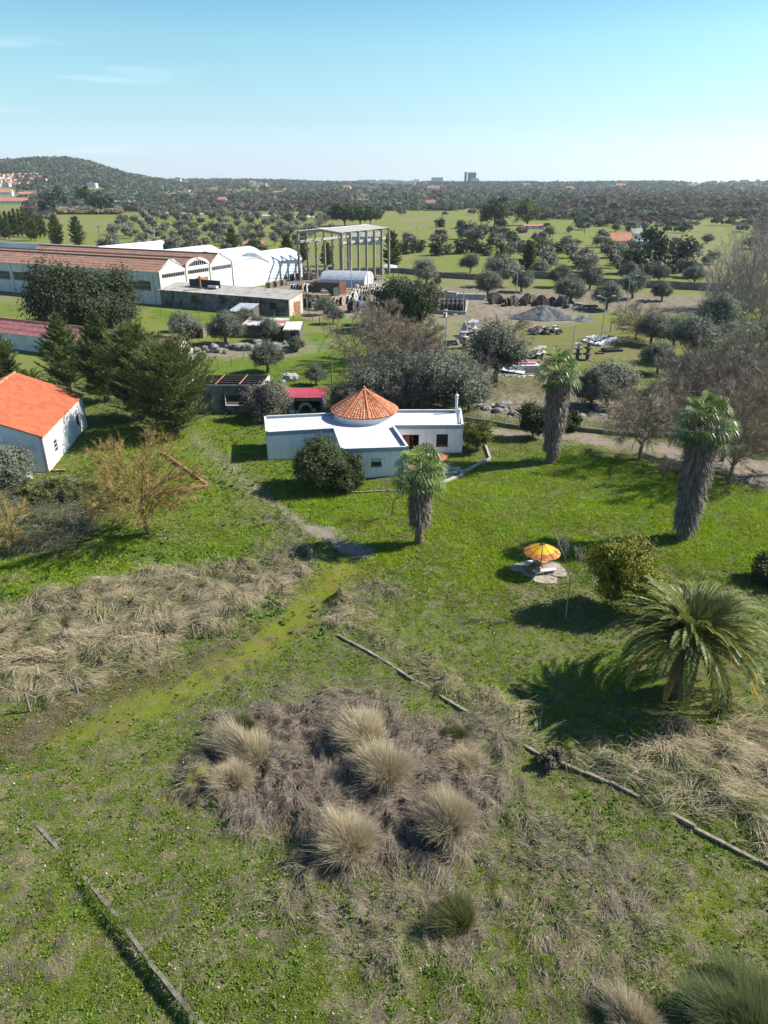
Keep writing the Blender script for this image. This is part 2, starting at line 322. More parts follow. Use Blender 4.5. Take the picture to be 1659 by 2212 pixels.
# ------------------------------------------------------------------ vegetation builders
def quads(Pc, A, B):                    # leaf quads from centres and two half-axes
    V = np.stack([Pc-A-B, Pc+A-B, Pc+A+B, Pc-A+B], 1).reshape(-1, 3); n = len(Pc)
    return V, np.arange(4*n).reshape(n, 4)
def tris3(P0, D, Wd):                   # pointed blades: base centre, direction*length, half-width vector
    V = np.stack([P0-Wd, P0+Wd, P0+D], 1).reshape(-1, 3); return V, np.arange(3*len(P0)).reshape(-1, 3)
def unit(a): return a/(np.linalg.norm(a, axis=-1, keepdims=True)+1e-9)
def rv(g, n): return unit(g.normal(size=(n, 3)))
def crown_mesh(name, blobs, n, size, m, seed=0, asp=1.6, shell=.55, up=.3, sub=None, fuzz=.17):
    """foliage: every limb blob breaks into twig clumps, every clump into leaves, with gaps between them"""
    g = np.random.default_rng(seed); c = np.array([b[0] for b in blobs], float); r = np.array([b[1] for b in blobs], float)
    if r.ndim == 1: r = np.stack([r]*3, 1)
    r = r*1.12; w_ = r.prod(1)**.75; ns = sub or max(40, n//55); k = g.choice(len(blobs), ns, p=w_/w_.sum()); d = rv(g, ns)*(.35+.75*g.random((ns, 1))**.55)
    S = c[k]+d*r[k]; sr = r[k].mean(1)*fuzz*(.6+1.1*g.random(ns)); out = unit(d); ww = sr**1.6; j = g.choice(ns, n, p=ww/ww.sum())
    off = g.normal(size=(n, 3)); along_ = (off*out[j]).sum(1, keepdims=True); off = off+out[j]*along_*.5; P = S[j]+off*sr[j][:, None]
    nr = unit(out[j]*1.0+rv(g, n)*.8+np.array([0, 0, up])); a = unit(np.cross(nr, rv(g, n))); b = np.cross(nr, a)
    s = size*(.55+.8*g.random((n, 1))); V, F = quads(P, a*s*asp*.5, b*s*.5)
    cl = (g.random(ns)*.5)[j]; v = np.repeat(np.clip(cl+g.random(n)*.5, 0, 1), 4)
    return npmesh(name, V, [F], m, v)
def skel(seed, h, depth=5, kids=(3, 4), spread=.6, ratio=.68, up=.15, r0=.18, trunk=.22, wig=.18, lean=0., rmin=.008, droop=0., tr=.62, R_=None):
    """branching skeleton: list of (p0, p1, r0, r1)"""
    g = random.Random(seed); segs = []; tips = []
    def go(p, d, L, r, k):
        n = 3 if k > 1 else 2; q = np.array(p); dd = np.array(d)
        for i in range(n):
            dd = dd+np.array([g.uniform(-wig, wig) for _ in range(3)])+np.array([0, 0, up*.35 - droop*(depth-k)*.1]); dd /= np.linalg.norm(dd)
            p1 = q+dd*L/n; ra = r*(1-(1-tr)*i/n); rb = r*(1-(1-tr)*(i+1)/n); segs.append((q, p1, max(ra, rmin), max(rb, rmin))); q = p1
            if k < depth and i == 1 and k > 1 and g.random() < .6:
                e = dd+np.array([g.uniform(-1, 1), g.uniform(-1, 1), g.uniform(-.2, .6)])*spread*1.3; e /= np.linalg.norm(e); go(q, e, L*ratio*.8, r*tr*.6, k-1)
        if k == 0: tips.append((q, dd)); return
        if k <= 2: tips.append((q, dd)); tips.append(((q+np.array(p))/2, dd))
        a0 = g.uniform(0, 6.28); m_ = g.randint(*kids)
        for j in range(m_):
            a = a0+6.283*j/m_+g.uniform(-.4, .4); e = dd+spread*g.uniform(.7, 1.3)*np.array([math.cos(a), math.sin(a), g.uniform(-.3, .3)]); e /= np.linalg.norm(e)
            go(q, e, L*ratio*g.uniform(.75, 1.2), r*tr*g.uniform(.75, 1.), k-1)
    go(np.zeros(3), np.array([lean, 0, 1.]), h*trunk*1.2, r0, depth)
    zt = max(t[0][2] for t in tips); f = h/zt
    rm = sorted(math.hypot(t[0][0], t[0][1]) for t in tips)[int(len(tips)*.93)]*f; k_ = (R_/rm) if R_ else 1.; f = np.array([f*k_, f*k_, f])
    segs = [(a*f, b*f, c, d) for a, b, c, d in segs]; tips = [(a*f, b*np.array([k_, k_, 1.])) for a, b in tips]
    return segs, tips
def seg_mesh(name, segs, m, n=4, extra=None, v=None):
    a = np.array([s[0] for s in segs]); b = np.array([s[1] for s in segs]); ra = np.array([s[2] for s in segs]); rb = np.array([s[3] for s in segs])
    d = unit(b-a); t = np.where(np.abs(d[:, 2:3]) < .9, [[0, 0, 1.]], [[1., 0, 0]]); u = unit(np.cross(d, t)); w_ = np.cross(d, u)
    V = []
    for P, r in ((a, ra), (b, rb)):
        for i in range(n): V.append(P+r[:, None]*(u*math.cos(6.2832*i/n)+w_*math.sin(6.2832*i/n)))
    V = np.stack(V, 1).reshape(-1, 3); k = np.arange(len(segs))[:, None]*2*n; F = np.concatenate([k+np.array([[i, (i+1) % n, n+(i+1) % n, n+i]]) for i in range(n)])
    fs = [F]; vv = np.full(len(V), .3)
    if extra is not None: fs.append(extra[1]+len(V)); vv = np.concatenate([vv, extra[2]]); V = np.concatenate([V, extra[0]])
    return npmesh(name, V, fs, m, vv, smooth=False)
def twigs(tips, n, L, w_, seed, droop=0., sp=.7):
    g = np.random.default_rng(seed); P = np.repeat(np.array([t[0] for t in tips]), n, 0); D = np.repeat(np.array([t[1] for t in tips]), n, 0)
    D = unit(D+sp*rv(g, len(P))+np.array([0, 0, -droop])); l = L*(.5+g.random((len(P), 1))); wd = unit(np.cross(D, rv(g, len(P))))*w_
    V, F = tris3(P-D*l*.3*g.random((len(P), 1)), D*l, wd); return V, F, np.repeat(.2+.8*g.random(len(P)), 3)
BARK = mat('bark', (.07, .055, .042), (.13, .11, .09), 3, .95, .6)
BARK_GREY = leafmat('grey_bark', (.11, .095, .08), (.21, .185, .16), .0, .2)
BARK_BROWN = leafmat('brown_bark', (.12, .095, .068), (.36, .285, .205), .0, .25)
BARK_RUST = leafmat('lichen_bark', (.13, .10, .045), (.50, .36, .11), .05, .1)
BARK_PALE = leafmat('pale_bark', (.24, .205, .17), (.50, .43, .36), .0, .15)
OLIVE = leafmat('olive_leaf', (.105, .115, .080), (.235, .25, .18), .25, .3)
OLIVE_B = leafmat('olive_leaf_brown', (.115, .103, .076), (.235, .215, .16), .25, .25)
DARK = leafmat('holm_oak_leaf', (.028, .038, .018), (.10, .12, .055), .2, .2)
PINE = leafmat('pine_leaf', (.026, .045, .014), (.085, .125, .034), .15, .2)
CYP = leafmat('cypress_leaf', (.04, .065, .02), (.25, .29, .09), .28, .15)
SHRUB = leafmat('shrub_leaf', (.024, .036, .012), (.10, .12, .042), .18, .2)
YEL = leafmat('yellow_leaf', (.06, .085, .014), (.34, .31, .03), .25, .15)
EUC = leafmat('eucalyptus_leaf', (.03, .042, .02), (.10, .11, .05), .2, .2)
def olive_proto(seed, h=5.5, rad=2.8, n=2600, size=.22, m=None, name='olive_tree', low=.28, trunkr=.22, cat='tree', group=None, label=None, nb=13):
    g = random.Random(seed); bl = []
    for i in range(nb):
        a = 6.283*i/nb+g.uniform(-.5, .5); rr = rad*g.uniform(.25, .78); z = h*g.uniform(low+.16, .86-.2*(rr/rad)); s = rad*g.uniform(.24, .46)
        bl.append(((rr*math.cos(a), rr*math.sin(a), z), (s, s, s*g.uniform(.7, 1))))
    bl.append(((0, 0, h*.78), (rad*.45,)*2+(h*.2,)))
    t = thing(name, label, cat, group=group)
    segs = []
    base = np.array([g.uniform(-.1, .1), 0, -.3]); fork = np.array([g.uniform(-.25, .25), g.uniform(-.2, .2), h*low])
    segs += [(base, fork*.5+base*.5+np.array([.06, .05, 0]), trunkr*1.5, trunkr*1.05), (fork*.5+base*.5+np.array([.06, .05, 0]), fork, trunkr*1.05, trunkr*.95)]
    for c, s in bl:
        c = np.array(c); mid = fork*.45+c*.55+np.array([g.uniform(-.2, .2), g.uniform(-.2, .2), -.1*h]); segs += [(fork, mid, trunkr*.55, trunkr*.35), (mid, c, trunkr*.35, trunkr*.1)]
        for q in range(5): e = c+np.array([g.uniform(-1, 1) for _ in range(3)])*s[0]*.9; segs.append((c, e, trunkr*.12, .012))
    obj('trunk', seg_mesh('trunk', segs, BARK, 5), t)
    obj('crown', crown_mesh('crown', bl, n, size, m or OLIVE, seed, shell=.35), t)
    return t
def blob_tree(name, label, blobs, n, size, m, segs, seed=0, cat='tree', group=None, shell=.5, asp=1.5):
    t = thing(name, label, cat, group=group); obj('trunk', seg_mesh('trunk', segs, BARK, 6), t)
    obj('crown', crown_mesh('crown', blobs, n, size, m, seed, asp, shell), t); return t
def bare_sap(name, label, seed, h, m=None, tw=(8, .9, .010), group=None, cat='tree', tips_droop=0., **k):
    segs, tips = skel(seed, h, **k); t = thing(name, label, cat, group=group); big = [s for s in segs if s[2] > .055]; sm = [s for s in segs if s[2] <= .055]
    segs0 = [(segs[0][0]-np.array([0, 0, .4]), segs[0][0], segs[0][2]*1.15, segs[0][2])]
    obj('trunk', seg_mesh('trunk', segs0+big, m or BARK_BROWN, 6), t)
    obj('crown', seg_mesh('crown', sm or segs[-3:], m or BARK_BROWN, 3, twigs(tips, tw[0], tw[1], tw[2], seed, tips_droop)), t); return t
def bare_tree(name, label, seed, h, m=None, tw=(8, .9, .010), group=None, cat='tree', tips_droop=0., R_=None, z0=.22, r0=.2, zc=.60, nl=16, n2=150, fan=0., lean=0., wob=.3, **k):
    """leafless tree: limbs bend out from the trunk into the crown, carry branches, and those carry twigs"""
    g = random.Random(seed); G = np.random.default_rng(seed); R_ = R_ or h*.42; hz = h*(1-z0)/2*1.02; c = np.array([lean*h*.2, 0, h-hz]); L = []; segs = []; nodes = []
    def bez(a, b, q, ra, rb, n):
        pts = []
        for i in range(n+1):
            t = i/n; pts.append(a*(1-t)**2+b*2*t*(1-t)+q*t*t+(np.array([g.uniform(-1, 1) for _ in range(3)])*wob*.12*R_*(0 < i < n)*(.5+t)))
        return [(pts[i], pts[i+1], ra+(rb-ra)*i/n, ra+(rb-ra)*(i+1)/n) for i in range(n)], pts
    f = np.array([lean*h*.06, 0, h*z0*.8]); s, _ = bez(np.array([0, 0, -.4]), np.array([.08, .03, h*z0*.4]), f, r0*1.25, r0, 4); segs += s
    ld = bez(f, f+np.array([.1, .1, h*.2]), np.array([c[0], 0, h*.9]), r0*.8, .03, 6); segs += ld[0]; trunkp = ld[1]
    for i in range(nl):
        a = i*2.4+g.uniform(-.3, .3); q = (i+.5)/nl; zz = (q*2-1)*.85; rr = math.sqrt(max(.05, 1-zz*zz))*g.uniform(.75, 1.); tgt = c+np.array([rr*R_*math.cos(a), rr*R_*math.sin(a), zz*hz]); st = np.array(trunkp[min(5, int(q*4.2))]); st = f if i % 3 == 0 else st
        ctl = (st+tgt)/2+np.array([0, 0, .16*h*(1-fan)])*(1 if zz < .3 else .2)-np.array([math.cos(a), math.sin(a), 0])*R_*.12*fan; s, p = bez(st, ctl, tgt, r0*g.uniform(.2, .34), .018, 7); segs += s; nodes += [(p[j], p[j]-p[j-1]) for j in range(2, 8)]
    fine = []
    for i in range(n2):
        p, d = nodes[g.randrange(len(nodes))]; o = p-c; o = o/(np.linalg.norm(o)+1e-6); v = unit(np.array(d)/np.linalg.norm(d)*.8+o*.7+np.array([g.gauss(0, .55) for _ in range(3)])+np.array([0, 0, .25+fan*.5])); l = R_*g.uniform(.2, .42); q = p+v*l
        e = (q-c)/np.array([R_, R_, hz]); ne = np.linalg.norm(e)
        if ne > 1.08: q = c+(q-c)/ne*1.05
        s, pp = bez(p, (p+q)/2+np.array([0, 0, -.06*l if tips_droop else .08*l]), q, .02, .009, 3); fine += s; L += [(pp[j], unit(pp[j]-pp[j-1])) for j in (1, 2, 3)]
    t = thing(name, label, cat, group=group); obj('trunk', seg_mesh('trunk', segs, m or BARK_BROWN, 6), t)
    obj('crown', seg_mesh('crown', fine, m or BARK_BROWN, 3, twigs(L, tw[0]*2, tw[1], tw[2], seed, tips_droop, .55)), t); return t
def cypress_tree(name, label, h, r, seed, nbr=150, nl=70, m=None, shape=lambda t: (1-t)**.75*(.55+.9*min(1, t*4)), elev=(.15, .75), lf=(.55, .06), bend=0., group=None, z0=.06):
    g = np.random.default_rng(seed); P = []; D = []; segs = [(np.array([0, 0, -.4]), np.array([0, 0, h*.5]), r*.09, r*.055), (np.array([0, 0, h*.5]), np.array([0, 0, h*.97]), r*.055, .02)]; Rn = []
    for i in range(nbr):
        t = (z0+(1-z0)*(i+g.random())/nbr)**1.0; a = g.random()*6.283; el = elev[0]+(elev[1]-elev[0])*g.random()+.5*t; L = r*shape(t)*g.uniform(.65, 1.15)
        d = np.array([math.cos(a)*math.cos(el), math.sin(a)*math.cos(el), math.sin(el)]); p0 = np.array([0, 0, h*t*.86]); segs.append((p0, p0+d*L*.75, .05, .015))
        s = g.random(nl)**.65; k = int(nl)
        side = unit(np.cross(d, [0, 0, 1.])); ww = L*.22*(1-s*.55)
        q = p0+d*(s*L)[:, None]+side*(g.normal(size=k)*ww)[:, None]+np.array([0, 0, 1.])*((g.normal(size=k)*.12*ww)+s**2*L*.10-bend*s**2*L)[:, None]
        dd = unit(d+side*(g.normal(size=(k, 1))*.45)+np.array([0, 0, 1.])*(.15+g.normal(size=(k, 1))*.18)); P.append(q); D.append(dd)
    P = np.concatenate(P); D = np.concatenate(D); n = len(P); wd = unit(np.cross(D, rv(g, n)+np.array([0, 0, 1.])))*(lf[1]*(.6+.8*g.random((n, 1))))
    V, F = tris3(P-D*lf[0]*.3, D*lf[0]*(.6+.8*g.random((n, 1))), wd); t = thing(name, label, 'tree', group=group)
    obj('trunk', seg_mesh('trunk', segs, BARK, 6), t); obj('crown', npmesh('crown', V, [F], m or CYP, np.repeat(g.random(n), 3)), t); return t

FAN = leafmat('fan_leaf', (.075, .12, .03), (.27, .34, .11), .25, .1, .35); DEADP = leafmat('dead_fan', (.075, .06, .05), (.30, .25, .205), .08, .1)
PTRUNK = mat('palm_trunk', (.10, .075, .055), (.22, .17, .12), 9, .95, .8)
def fan_palm(name, label, loc, h, skirt0, skirtr, crownr, seed, baser=.42, lean=.0, top_r=None):
    g = np.random.default_rng(seed); t = thing(name, label, 'palm', loc)
    tb = MB(); prof = []
    for i in range(30):
        z = -.3+(h-1.0)*i/29; rr = baser*(1.25-.35*min(1, z/1.5))*(1+.09*(i % 2)); prof.append((rr, z))
    tb.lathe((0, 0, 0), prof, 14); tb.build('trunk', PTRUNK, t)
    n = int(2600*(h-skirt0)/3); z = skirt0+.35+(h-.9-skirt0)*g.random(n)**.9; a = g.random(n)*6.283; tt = (z-skirt0)/(h-skirt0)
    rr = (skirtr*(.72+.42*tt)*(.85+.3*vn(a*1.5, z*1.2, seed)))*(.62+.46*g.random(n)); P = np.stack([rr*np.cos(a), rr*np.sin(a), z], 1)
    D = unit(np.stack([.32*np.cos(a), .32*np.sin(a), -np.ones(n)], 1)+g.normal(size=(n, 3))*.26)*(.35+.65*g.random((n, 1)))
    tang = np.stack([-np.sin(a), np.cos(a), 0*a], 1)+g.normal(size=(n, 3))*.35; V, F = tris3(P, D, unit(tang)*(.035+.05*g.random((n, 1))))
    obj('dead_leaf_skirt', npmesh('skirt', V, [F], DEADP, np.repeat(g.random(n), 3)), t)
    V = []; vv = []; m = 34; segs = []; fi = []
    for i in range(m):
        f = i/m; el = 1.25-f*1.75+g.uniform(-.15, .15); a = i*2.399+g.uniform(-.2, .2); L = crownr*.66*g.uniform(.75, 1.15); ax = np.array([math.cos(a)*math.cos(el), math.sin(a)*math.cos(el), math.sin(el)])
        b = np.array([0, 0, h-.9+.5*(1-f)]); c = b+ax*L; segs.append((b+ax*.1, c, .03, .02)); side = unit(np.cross(ax, [0, 0, 1.])); nor = np.cross(side, ax); fl = crownr*.50*g.uniform(.85, 1.1); dead = f > .86
        for k in range(18):
            th = (-1.5+3.0*k/17); d = ax*math.cos(th)+side*math.sin(th)+nor*(.12*(-1)**k+.1); d = d/np.linalg.norm(d); wd = unit(np.cross(d, nor))*.062; p1 = c+d*fl*.66-np.array([0, 0, .06]); p2 = p1+(d+np.array([0, 0, -.8-.7*g.random()]))*fl*.34
            V += [c-wd*.3, c+wd*.3, p1+wd, p1-wd, p2]; sh = g.random()*.5+.25*(1-f)+.2*(k % 2); vv += [0. if dead else sh]*5
    V = np.array(V); q = np.arange(len(V)//5)[:, None]*5; F4 = q+np.array([[0, 1, 2, 3]]); F3 = q+np.array([[3, 2, 4]]); nd = int(.86*m)*18
    k = nd*5; cr = npmesh('crown', V, [F4, F3], FAN, np.array(vv)); obj('crown', cr, t)
    obj('leaf_stalks', seg_mesh('stalks', segs, FAN, 3), t); return t
FROND = leafmat('frond_leaf', (.05, .08, .016), (.32, .34, .08), .22, .1, .4); FROND_Y = leafmat('frond_yellow', (.20, .17, .03), (.60, .38, .06), .3, .1)
def date_palm(name, label, loc, th, L, nf, seed, tr=.55, part_y=.18, lw=.022):
    g = np.random.default_rng(seed); t = thing(name, label, 'palm', loc); tb = MB(); prof = []
    for i in range(26):
        z = -.3+(th+.5)*i/25; prof.append((tr*(.92+.12*(i % 2)+.25*max(0, z/th-.7)), z))
    tb.lathe((0, 0, 0), prof, 18)
    for i in range(130):                                    # cut leaf bases
        a = i*2.399; z = .1+th*i/130; rr = tr*1.02; tb.box((rr*math.cos(a), rr*math.sin(a), z), (.16, .17, .14), a, 0, -.5)
    tb.build('trunk', PTRUNK, t)
    for nm, mtl, lo, hi in (('crown', FROND, 0, 1-part_y), ('yellow_fronds', FROND_Y, 1-part_y, 1.)):
        V4 = []; vv = []; segs = []
        for i in range(nf):
            f = i/nf
            if not (lo <= f < hi): continue
            el = 1.45-1.18*f**.95+g.uniform(-.1, .1); a = i*2.399+g.uniform(-.15, .15); Lf = L*(.72+.28*min(1, f*2.2))*g.uniform(.9, 1.08); K = 44
            p = np.array([.25*math.cos(a), .25*math.sin(a), th+.25*(1-f)]); e = el; sd = np.array([-math.sin(a), math.cos(a), 0]); bd = (.80+.27*f)/K*g.uniform(.8, 1.2); q0 = p
            for k in range(K):
                d = np.array([math.cos(a)*math.cos(e), math.sin(a)*math.cos(e), math.sin(e)]); q = p+d*Lf/K
                if k % 4 == 0 and k: segs.append((q0, p, .045*(1-k/K)+.008, .045*(1-k/K)+.006)); q0 = p
                e -= bd*(1+1.4*k/K); nor = np.cross(sd, d); nor = nor if nor[2] > 0 else -nor
                if k > 4:
                    ll = Lf*.115*math.sin(math.pi*min(1, (k+3)/(K+4))**.7)**.6*g.uniform(.85, 1.15)
                    for s in (-1, 1):
                        dd = unit(sd*s*.70+d*.85+nor*.22+g.normal(size=3)*.05); w_ = unit(np.cross(dd, nor))*lw; tip = q+dd*ll*1.1+np.array([0, 0, -.10*ll]); mid = q+dd*ll*.55
                        V4 += [q, mid+w_, tip, mid-w_]; sh = g.random()*.45+.3*(1-f); vv += [sh]*4
                p = q
            segs.append((q0, p, .01, .006))
        V4 = np.array(V4); n = len(V4)//4; V, F, vvv = V4, np.arange(4*n).reshape(n, 4), np.array(vv)
        obj(nm, seg_mesh(nm, segs, mtl, 3, (V, F, vvv)), t)
    return t
# ------------------------------------------------------------------ ground sheet
def ground_mat():
    m, t, o = new_mat('ground'); b = N(t, 'ShaderNodeBsdfPrincipled', Roughness=.95); b.inputs['Specular IOR Level'].default_value = .1
    co = t.nodes.new('ShaderNodeNewGeometry').outputs['Position']; A = lambda n: N(t, 'ShaderNodeAttribute', attribute_name=n).outputs['Fac']
    n1 = noise(t, 1.6, 6, co, rough=.7); n2 = noise(t, .28, 5, co, rough=.65); n3 = noise(t, 7., 4, co); nf = noise(t, .012, 6, co, rough=.65); nm = noise(t, .05, 5, co)
    green = mixc(t, ramp(t, n3, .3, .7), (.06, .095, .012), (.115, .16, .024))
    base = mixc(t, ramp(t, n1, .46, .66), green, (.145, .125, .078))
    base = mixc(t, ramp(t, n2, .52, .72), base, mixc(t, ramp(t, n3, .3, .7), (.10, .11, .035), (.16, .14, .085)))
    lush = mixc(t, ramp(t, n2, .35, .65), mixc(t, ramp(t, n3, .3, .7), (.075, .145, .007), (.13, .205, .012)), mixc(t, ramp(t, n1, .3, .7), (.062, .115, .010), (.110, .140, .022)))
    far = mixc(t, ramp(t, nm, .35, .7), mixc(t, ramp(t, n1, .3, .7), (.115, .155, .022), (.18, .20, .042)), (.175, .175, .062))
    far = mixc(t, ramp(t, nf, .5, .62), far, (.19, .17, .085))
    c = mixc(t, A('farm'), base, far)
    lm = t.nodes.new('ShaderNodeMath'); lm.operation = 'MULTIPLY'; t.links.new(A('lush'), lm.inputs[0]); t.links.new(ramp(t, noise(t, .17, 4, co), .30, .60), lm.inputs[1]); c = mixc(t, lm.outputs[0], c, lush)
    yard = mixc(t, ramp(t, n1, .35, .65), (.13, .14, .03), mixc(t, ramp(t, n2, .4, .6), (.16, .165, .04), (.19, .16, .10)))
    c = mixc(t, A('yard'), c, yard)
    dry = mixc(t, ramp(t, n1, .35, .65), (.10, .09, .045), (.21, .175, .115)); c = mixc(t, A('tall'), c, dry)
    th = mixc(t, ramp(t, n1, .35, .65), (.085, .066, .048), (.18, .145, .11)); c = mixc(t, A('thatch'), c, th)
    mud = mixc(t, ramp(t, n3, .35, .65), (.055, .040, .028), (.13, .085, .055)); c = mixc(t, A('mud'), c, mud)
    moss = mixc(t, ramp(t, n1, .40, .62), (.13, .165, .012), mixc(t, ramp(t, n2, .4, .6), (.165, .185, .016), (.17, .125, .045))); c = mixc(t, A('moss'), c, moss)
    dirt = mixc(t, ramp(t, n1, .35, .7), (.20, .165, .125), mixc(t, ramp(t, n3, .3, .7), (.34, .28, .22), (.24, .195, .15))); c = mixc(t, A('dirt'), c, dirt)
    t.links.new(c, b.inputs['Base Color'])
    ad = t.nodes.new('ShaderNodeMath'); ad.operation = 'ADD'; t.links.new(n3, ad.inputs[0]); t.links.new(noise(t, 22, 3, co), ad.inputs[1])
    bp = N(t, 'ShaderNodeBump', Strength=.55, Distance=.12); t.links.new(ad.outputs[0], bp.inputs['Height']); t.links.new(bp.outputs[0], b.inputs['Normal'])
    t.links.new(b.outputs[0], o.inputs[0]); return m
ys = [-60.]
while ys[-1] < 9000: y = ys[-1]; ys.append(y+(.28 if 12 < y < 70 else .5 if y <= 12 else .28+.006*(y-70)))
ys = np.array(ys); us = np.linspace(-1, 1, 560)
GX = us[None, :]*(45+np.maximum(ys, 0)*.75)[:, None]; GY = np.repeat(ys[:, None], len(us), 1)
MK = masks(GX, GY); GZ = T(GX, GY, MK)
nr, nc = GX.shape; idx = np.arange(nr*nc).reshape(nr, nc)
F = np.stack([idx[:-1, :-1], idx[:-1, 1:], idx[1:, 1:], idx[1:, :-1]], -1).reshape(-1, 4)
me = npmesh('ground', np.stack([GX, GY, GZ], -1).reshape(-1, 3), [F], ground_mat(), smooth=True)
MK['farm'] = sstep(85, 150, GY+0*GX+(fbm(GX*.05, GY*.05, 3, 2)-.5)*40)
for k, v in MK.items():
    a = me.attributes.new(k, 'FLOAT', 'POINT'); a.data.foreach_set('value', v.ravel().astype(np.float32))
tag(obj('ground', me), 'grassy ground with dry patches reaching the horizon', 'ground', kind='structure')

# ------------------------------------------------------------------ grass and weeds (stuff)
def scatter(n, y0, y1, seed, bias=1.0):
    g = np.random.default_rng(seed); Y = y0+(y1-y0)*g.random(n)**bias; X = (g.random(n)*2-1)*(8.5+Y*.56); return g, X, Y
def pick(g, n, a, b): return np.array(a)+(np.array(b)-np.array(a))*g.random((n, 1))
VC = vcolmat('grass_blades', .35)
def grass(name, label, n, y0, y1, seed, hgt, wid, blades=4):
    g, X, Y = scatter(n, y0, y1, seed, 1.25); mk = masks(X, Y); fade = sstep(y0, y0+(8 if y0 > 20 else .1), Y)*sstep(y1, y1-(9 if y1 < 60 else 22), Y); keep = (g.random(n) < fade) & (g.random(n) > np.maximum(mk['dirt']*1.2, np.maximum(mk['mud']*.75, np.maximum(mk['tall']*.8, mk['thatch']*.85))))
    X, Y = X[keep], Y[keep]; mk = {k: v[keep] for k, v in mk.items()}; n = len(X); Z = T(X, Y, mk)
    dryp = sstep(.48, .62, fbm(X*1.1+3, Y*1.1, 4, 41)); dryp2 = sstep(.5, .66, fbm(X*.3, Y*.3, 3, 42)); L = np.maximum(mk['lush'], mk['yard']*.7)*(.45+.55*sstep(.36, .54, fbm(X*.23+2, Y*.23, 4, 93)))
    pd = np.clip((dryp*.62+dryp2*.25+.07)*(1-.82*L), 0, 1); dry = g.random(n) < pd
    col = pick(g, n, (.10, .155, .018), (.28, .35, .055)); lu = pick(g, n, (.155, .28, .008), (.42, .52, .025)); mo = pick(g, n, (.22, .28, .012), (.38, .40, .03)); dr = pick(g, n, (.26, .21, .13), (.50, .41, .28))
    yl = pick(g, n, (.22, .25, .02), (.36, .35, .06)); ylm = (sstep(.45, .6, fbm(X*.35+9, Y*.35, 3, 77))*.7*(g.random(n) < .7))[:, None]
    col = col*(1-L[:, None])+lu*L[:, None]; col = col*(1-ylm)+yl*ylm; col = col*(1-mk['moss'][:, None])+mo*mk['moss'][:, None]; col[dry] = dr[dry]
    P = np.repeat(np.stack([X, Y, Z], 1), blades, 0); m = len(P); P[:, :2] += g.normal(size=(m, 2))*.05; a = g.random(m)*6.283; H = (hgt*(.5+g.random(m))*(1-.6*np.repeat(mk['moss'], blades))*(1+.5*np.repeat(L, blades)))
    flat = np.repeat(np.where(dry, 1.5, .6), blades); D = np.stack([np.cos(a)*H*flat, np.sin(a)*H*flat, H*np.where(flat > 1, .45, 1)], 1); b = a+1.57+g.normal(size=m)*.5
    V, F = tris3(P-np.array([0, 0, .01]), D, np.stack([np.cos(b), np.sin(b), 0*b], 1)*wid); c = np.repeat(np.repeat(col, blades, 0)*(.75+.5*g.random((m, 1))), 3, 0)
    tag(obj(name, npmesh(name, V, [F], VC, col=c)), label, 'grass', kind='stuff')
grass('grass', 'short green grass with dry blades on the near slope', 260000, 13, 52, 1, .075, .014, 4)
grass('lawn_grass', 'bright green lawn grass round the white house', 250000, 42, 115, 2, .12, .026, 4)
def weeds(name, label, n, y0, y1, seed, c1, c2, size, cond, leaves=7, cat='weeds'):
    g, X, Y = scatter(n, y0, y1, seed, 1.2); mk = masks(X, Y); keep = cond(X, Y, mk, g) & (g.random(n) > mk['moss']*.93) & (g.random(n) > np.maximum(mk['dirt'], mk['thatch']*.8)) & (g.random(n) > mk['tall']*.85)
    X, Y = X[keep], Y[keep]; mk = {k: v[keep] for k, v in mk.items()}; n = len(X); Z = T(X, Y, mk); s = size*(.5+g.random(n)); m = n*leaves
    a = g.random(m)*6.283; S = np.repeat(s, leaves); el = .25+.7*g.random(m); d = np.stack([np.cos(a)*np.cos(el), np.sin(a)*np.cos(el), np.sin(el)], 1); P = np.repeat(np.stack([X, Y, Z+.01], 1), leaves, 0)+d*S[:, None]*.55
    side = np.stack([-np.sin(a), np.cos(a), 0*a], 1); V, F = quads(P, d*S[:, None]*.5, side*S[:, None]*.22); col = np.repeat(pick(g, n, c1, c2), leaves, 0)*(.7+.6*g.random((m, 1)))
    tag(obj(name, npmesh(name, V, [F], VC, col=np.repeat(col, 4, 0))), label, cat, kind='stuff')
weeds('broadleaf_weeds', 'dark green leafy weeds low in the near grass', 42000, 13, 60, 3, (.085, .14, .018), (.19, .28, .045), .08, lambda X, Y, m, g: fbm(X*.8, Y*.8, 4, 51) > .47)
weeds('thistle_plants', 'green thistles and fennel on the left bank', 16000, 40, 95, 4, (.06, .13, .03), (.14, .27, .05), .17, lambda X, Y, m, g: (X < -4-.0*Y) & (fbm(X*.5, Y*.5, 3, 52) > .46), 9)
weeds('yellow_flowers', 'tiny yellow flowers in the lower left grass', 9000, 14, 36, 6, (.62, .42, .0), (.75, .55, .02), .035, lambda X, Y, m, g: (X < -1.5+.0*Y) & (fbm(X*.5, Y*.5, 3, 53) > .47), 3, 'flowers')
weeds('pale_leaf_litter', 'pale dry leaves lying on the near grass', 2600, 14, 50, 7, (.42, .34, .25), (.6, .52, .42), .07, lambda X, Y, m, g: X < 100, 2, 'leaves')
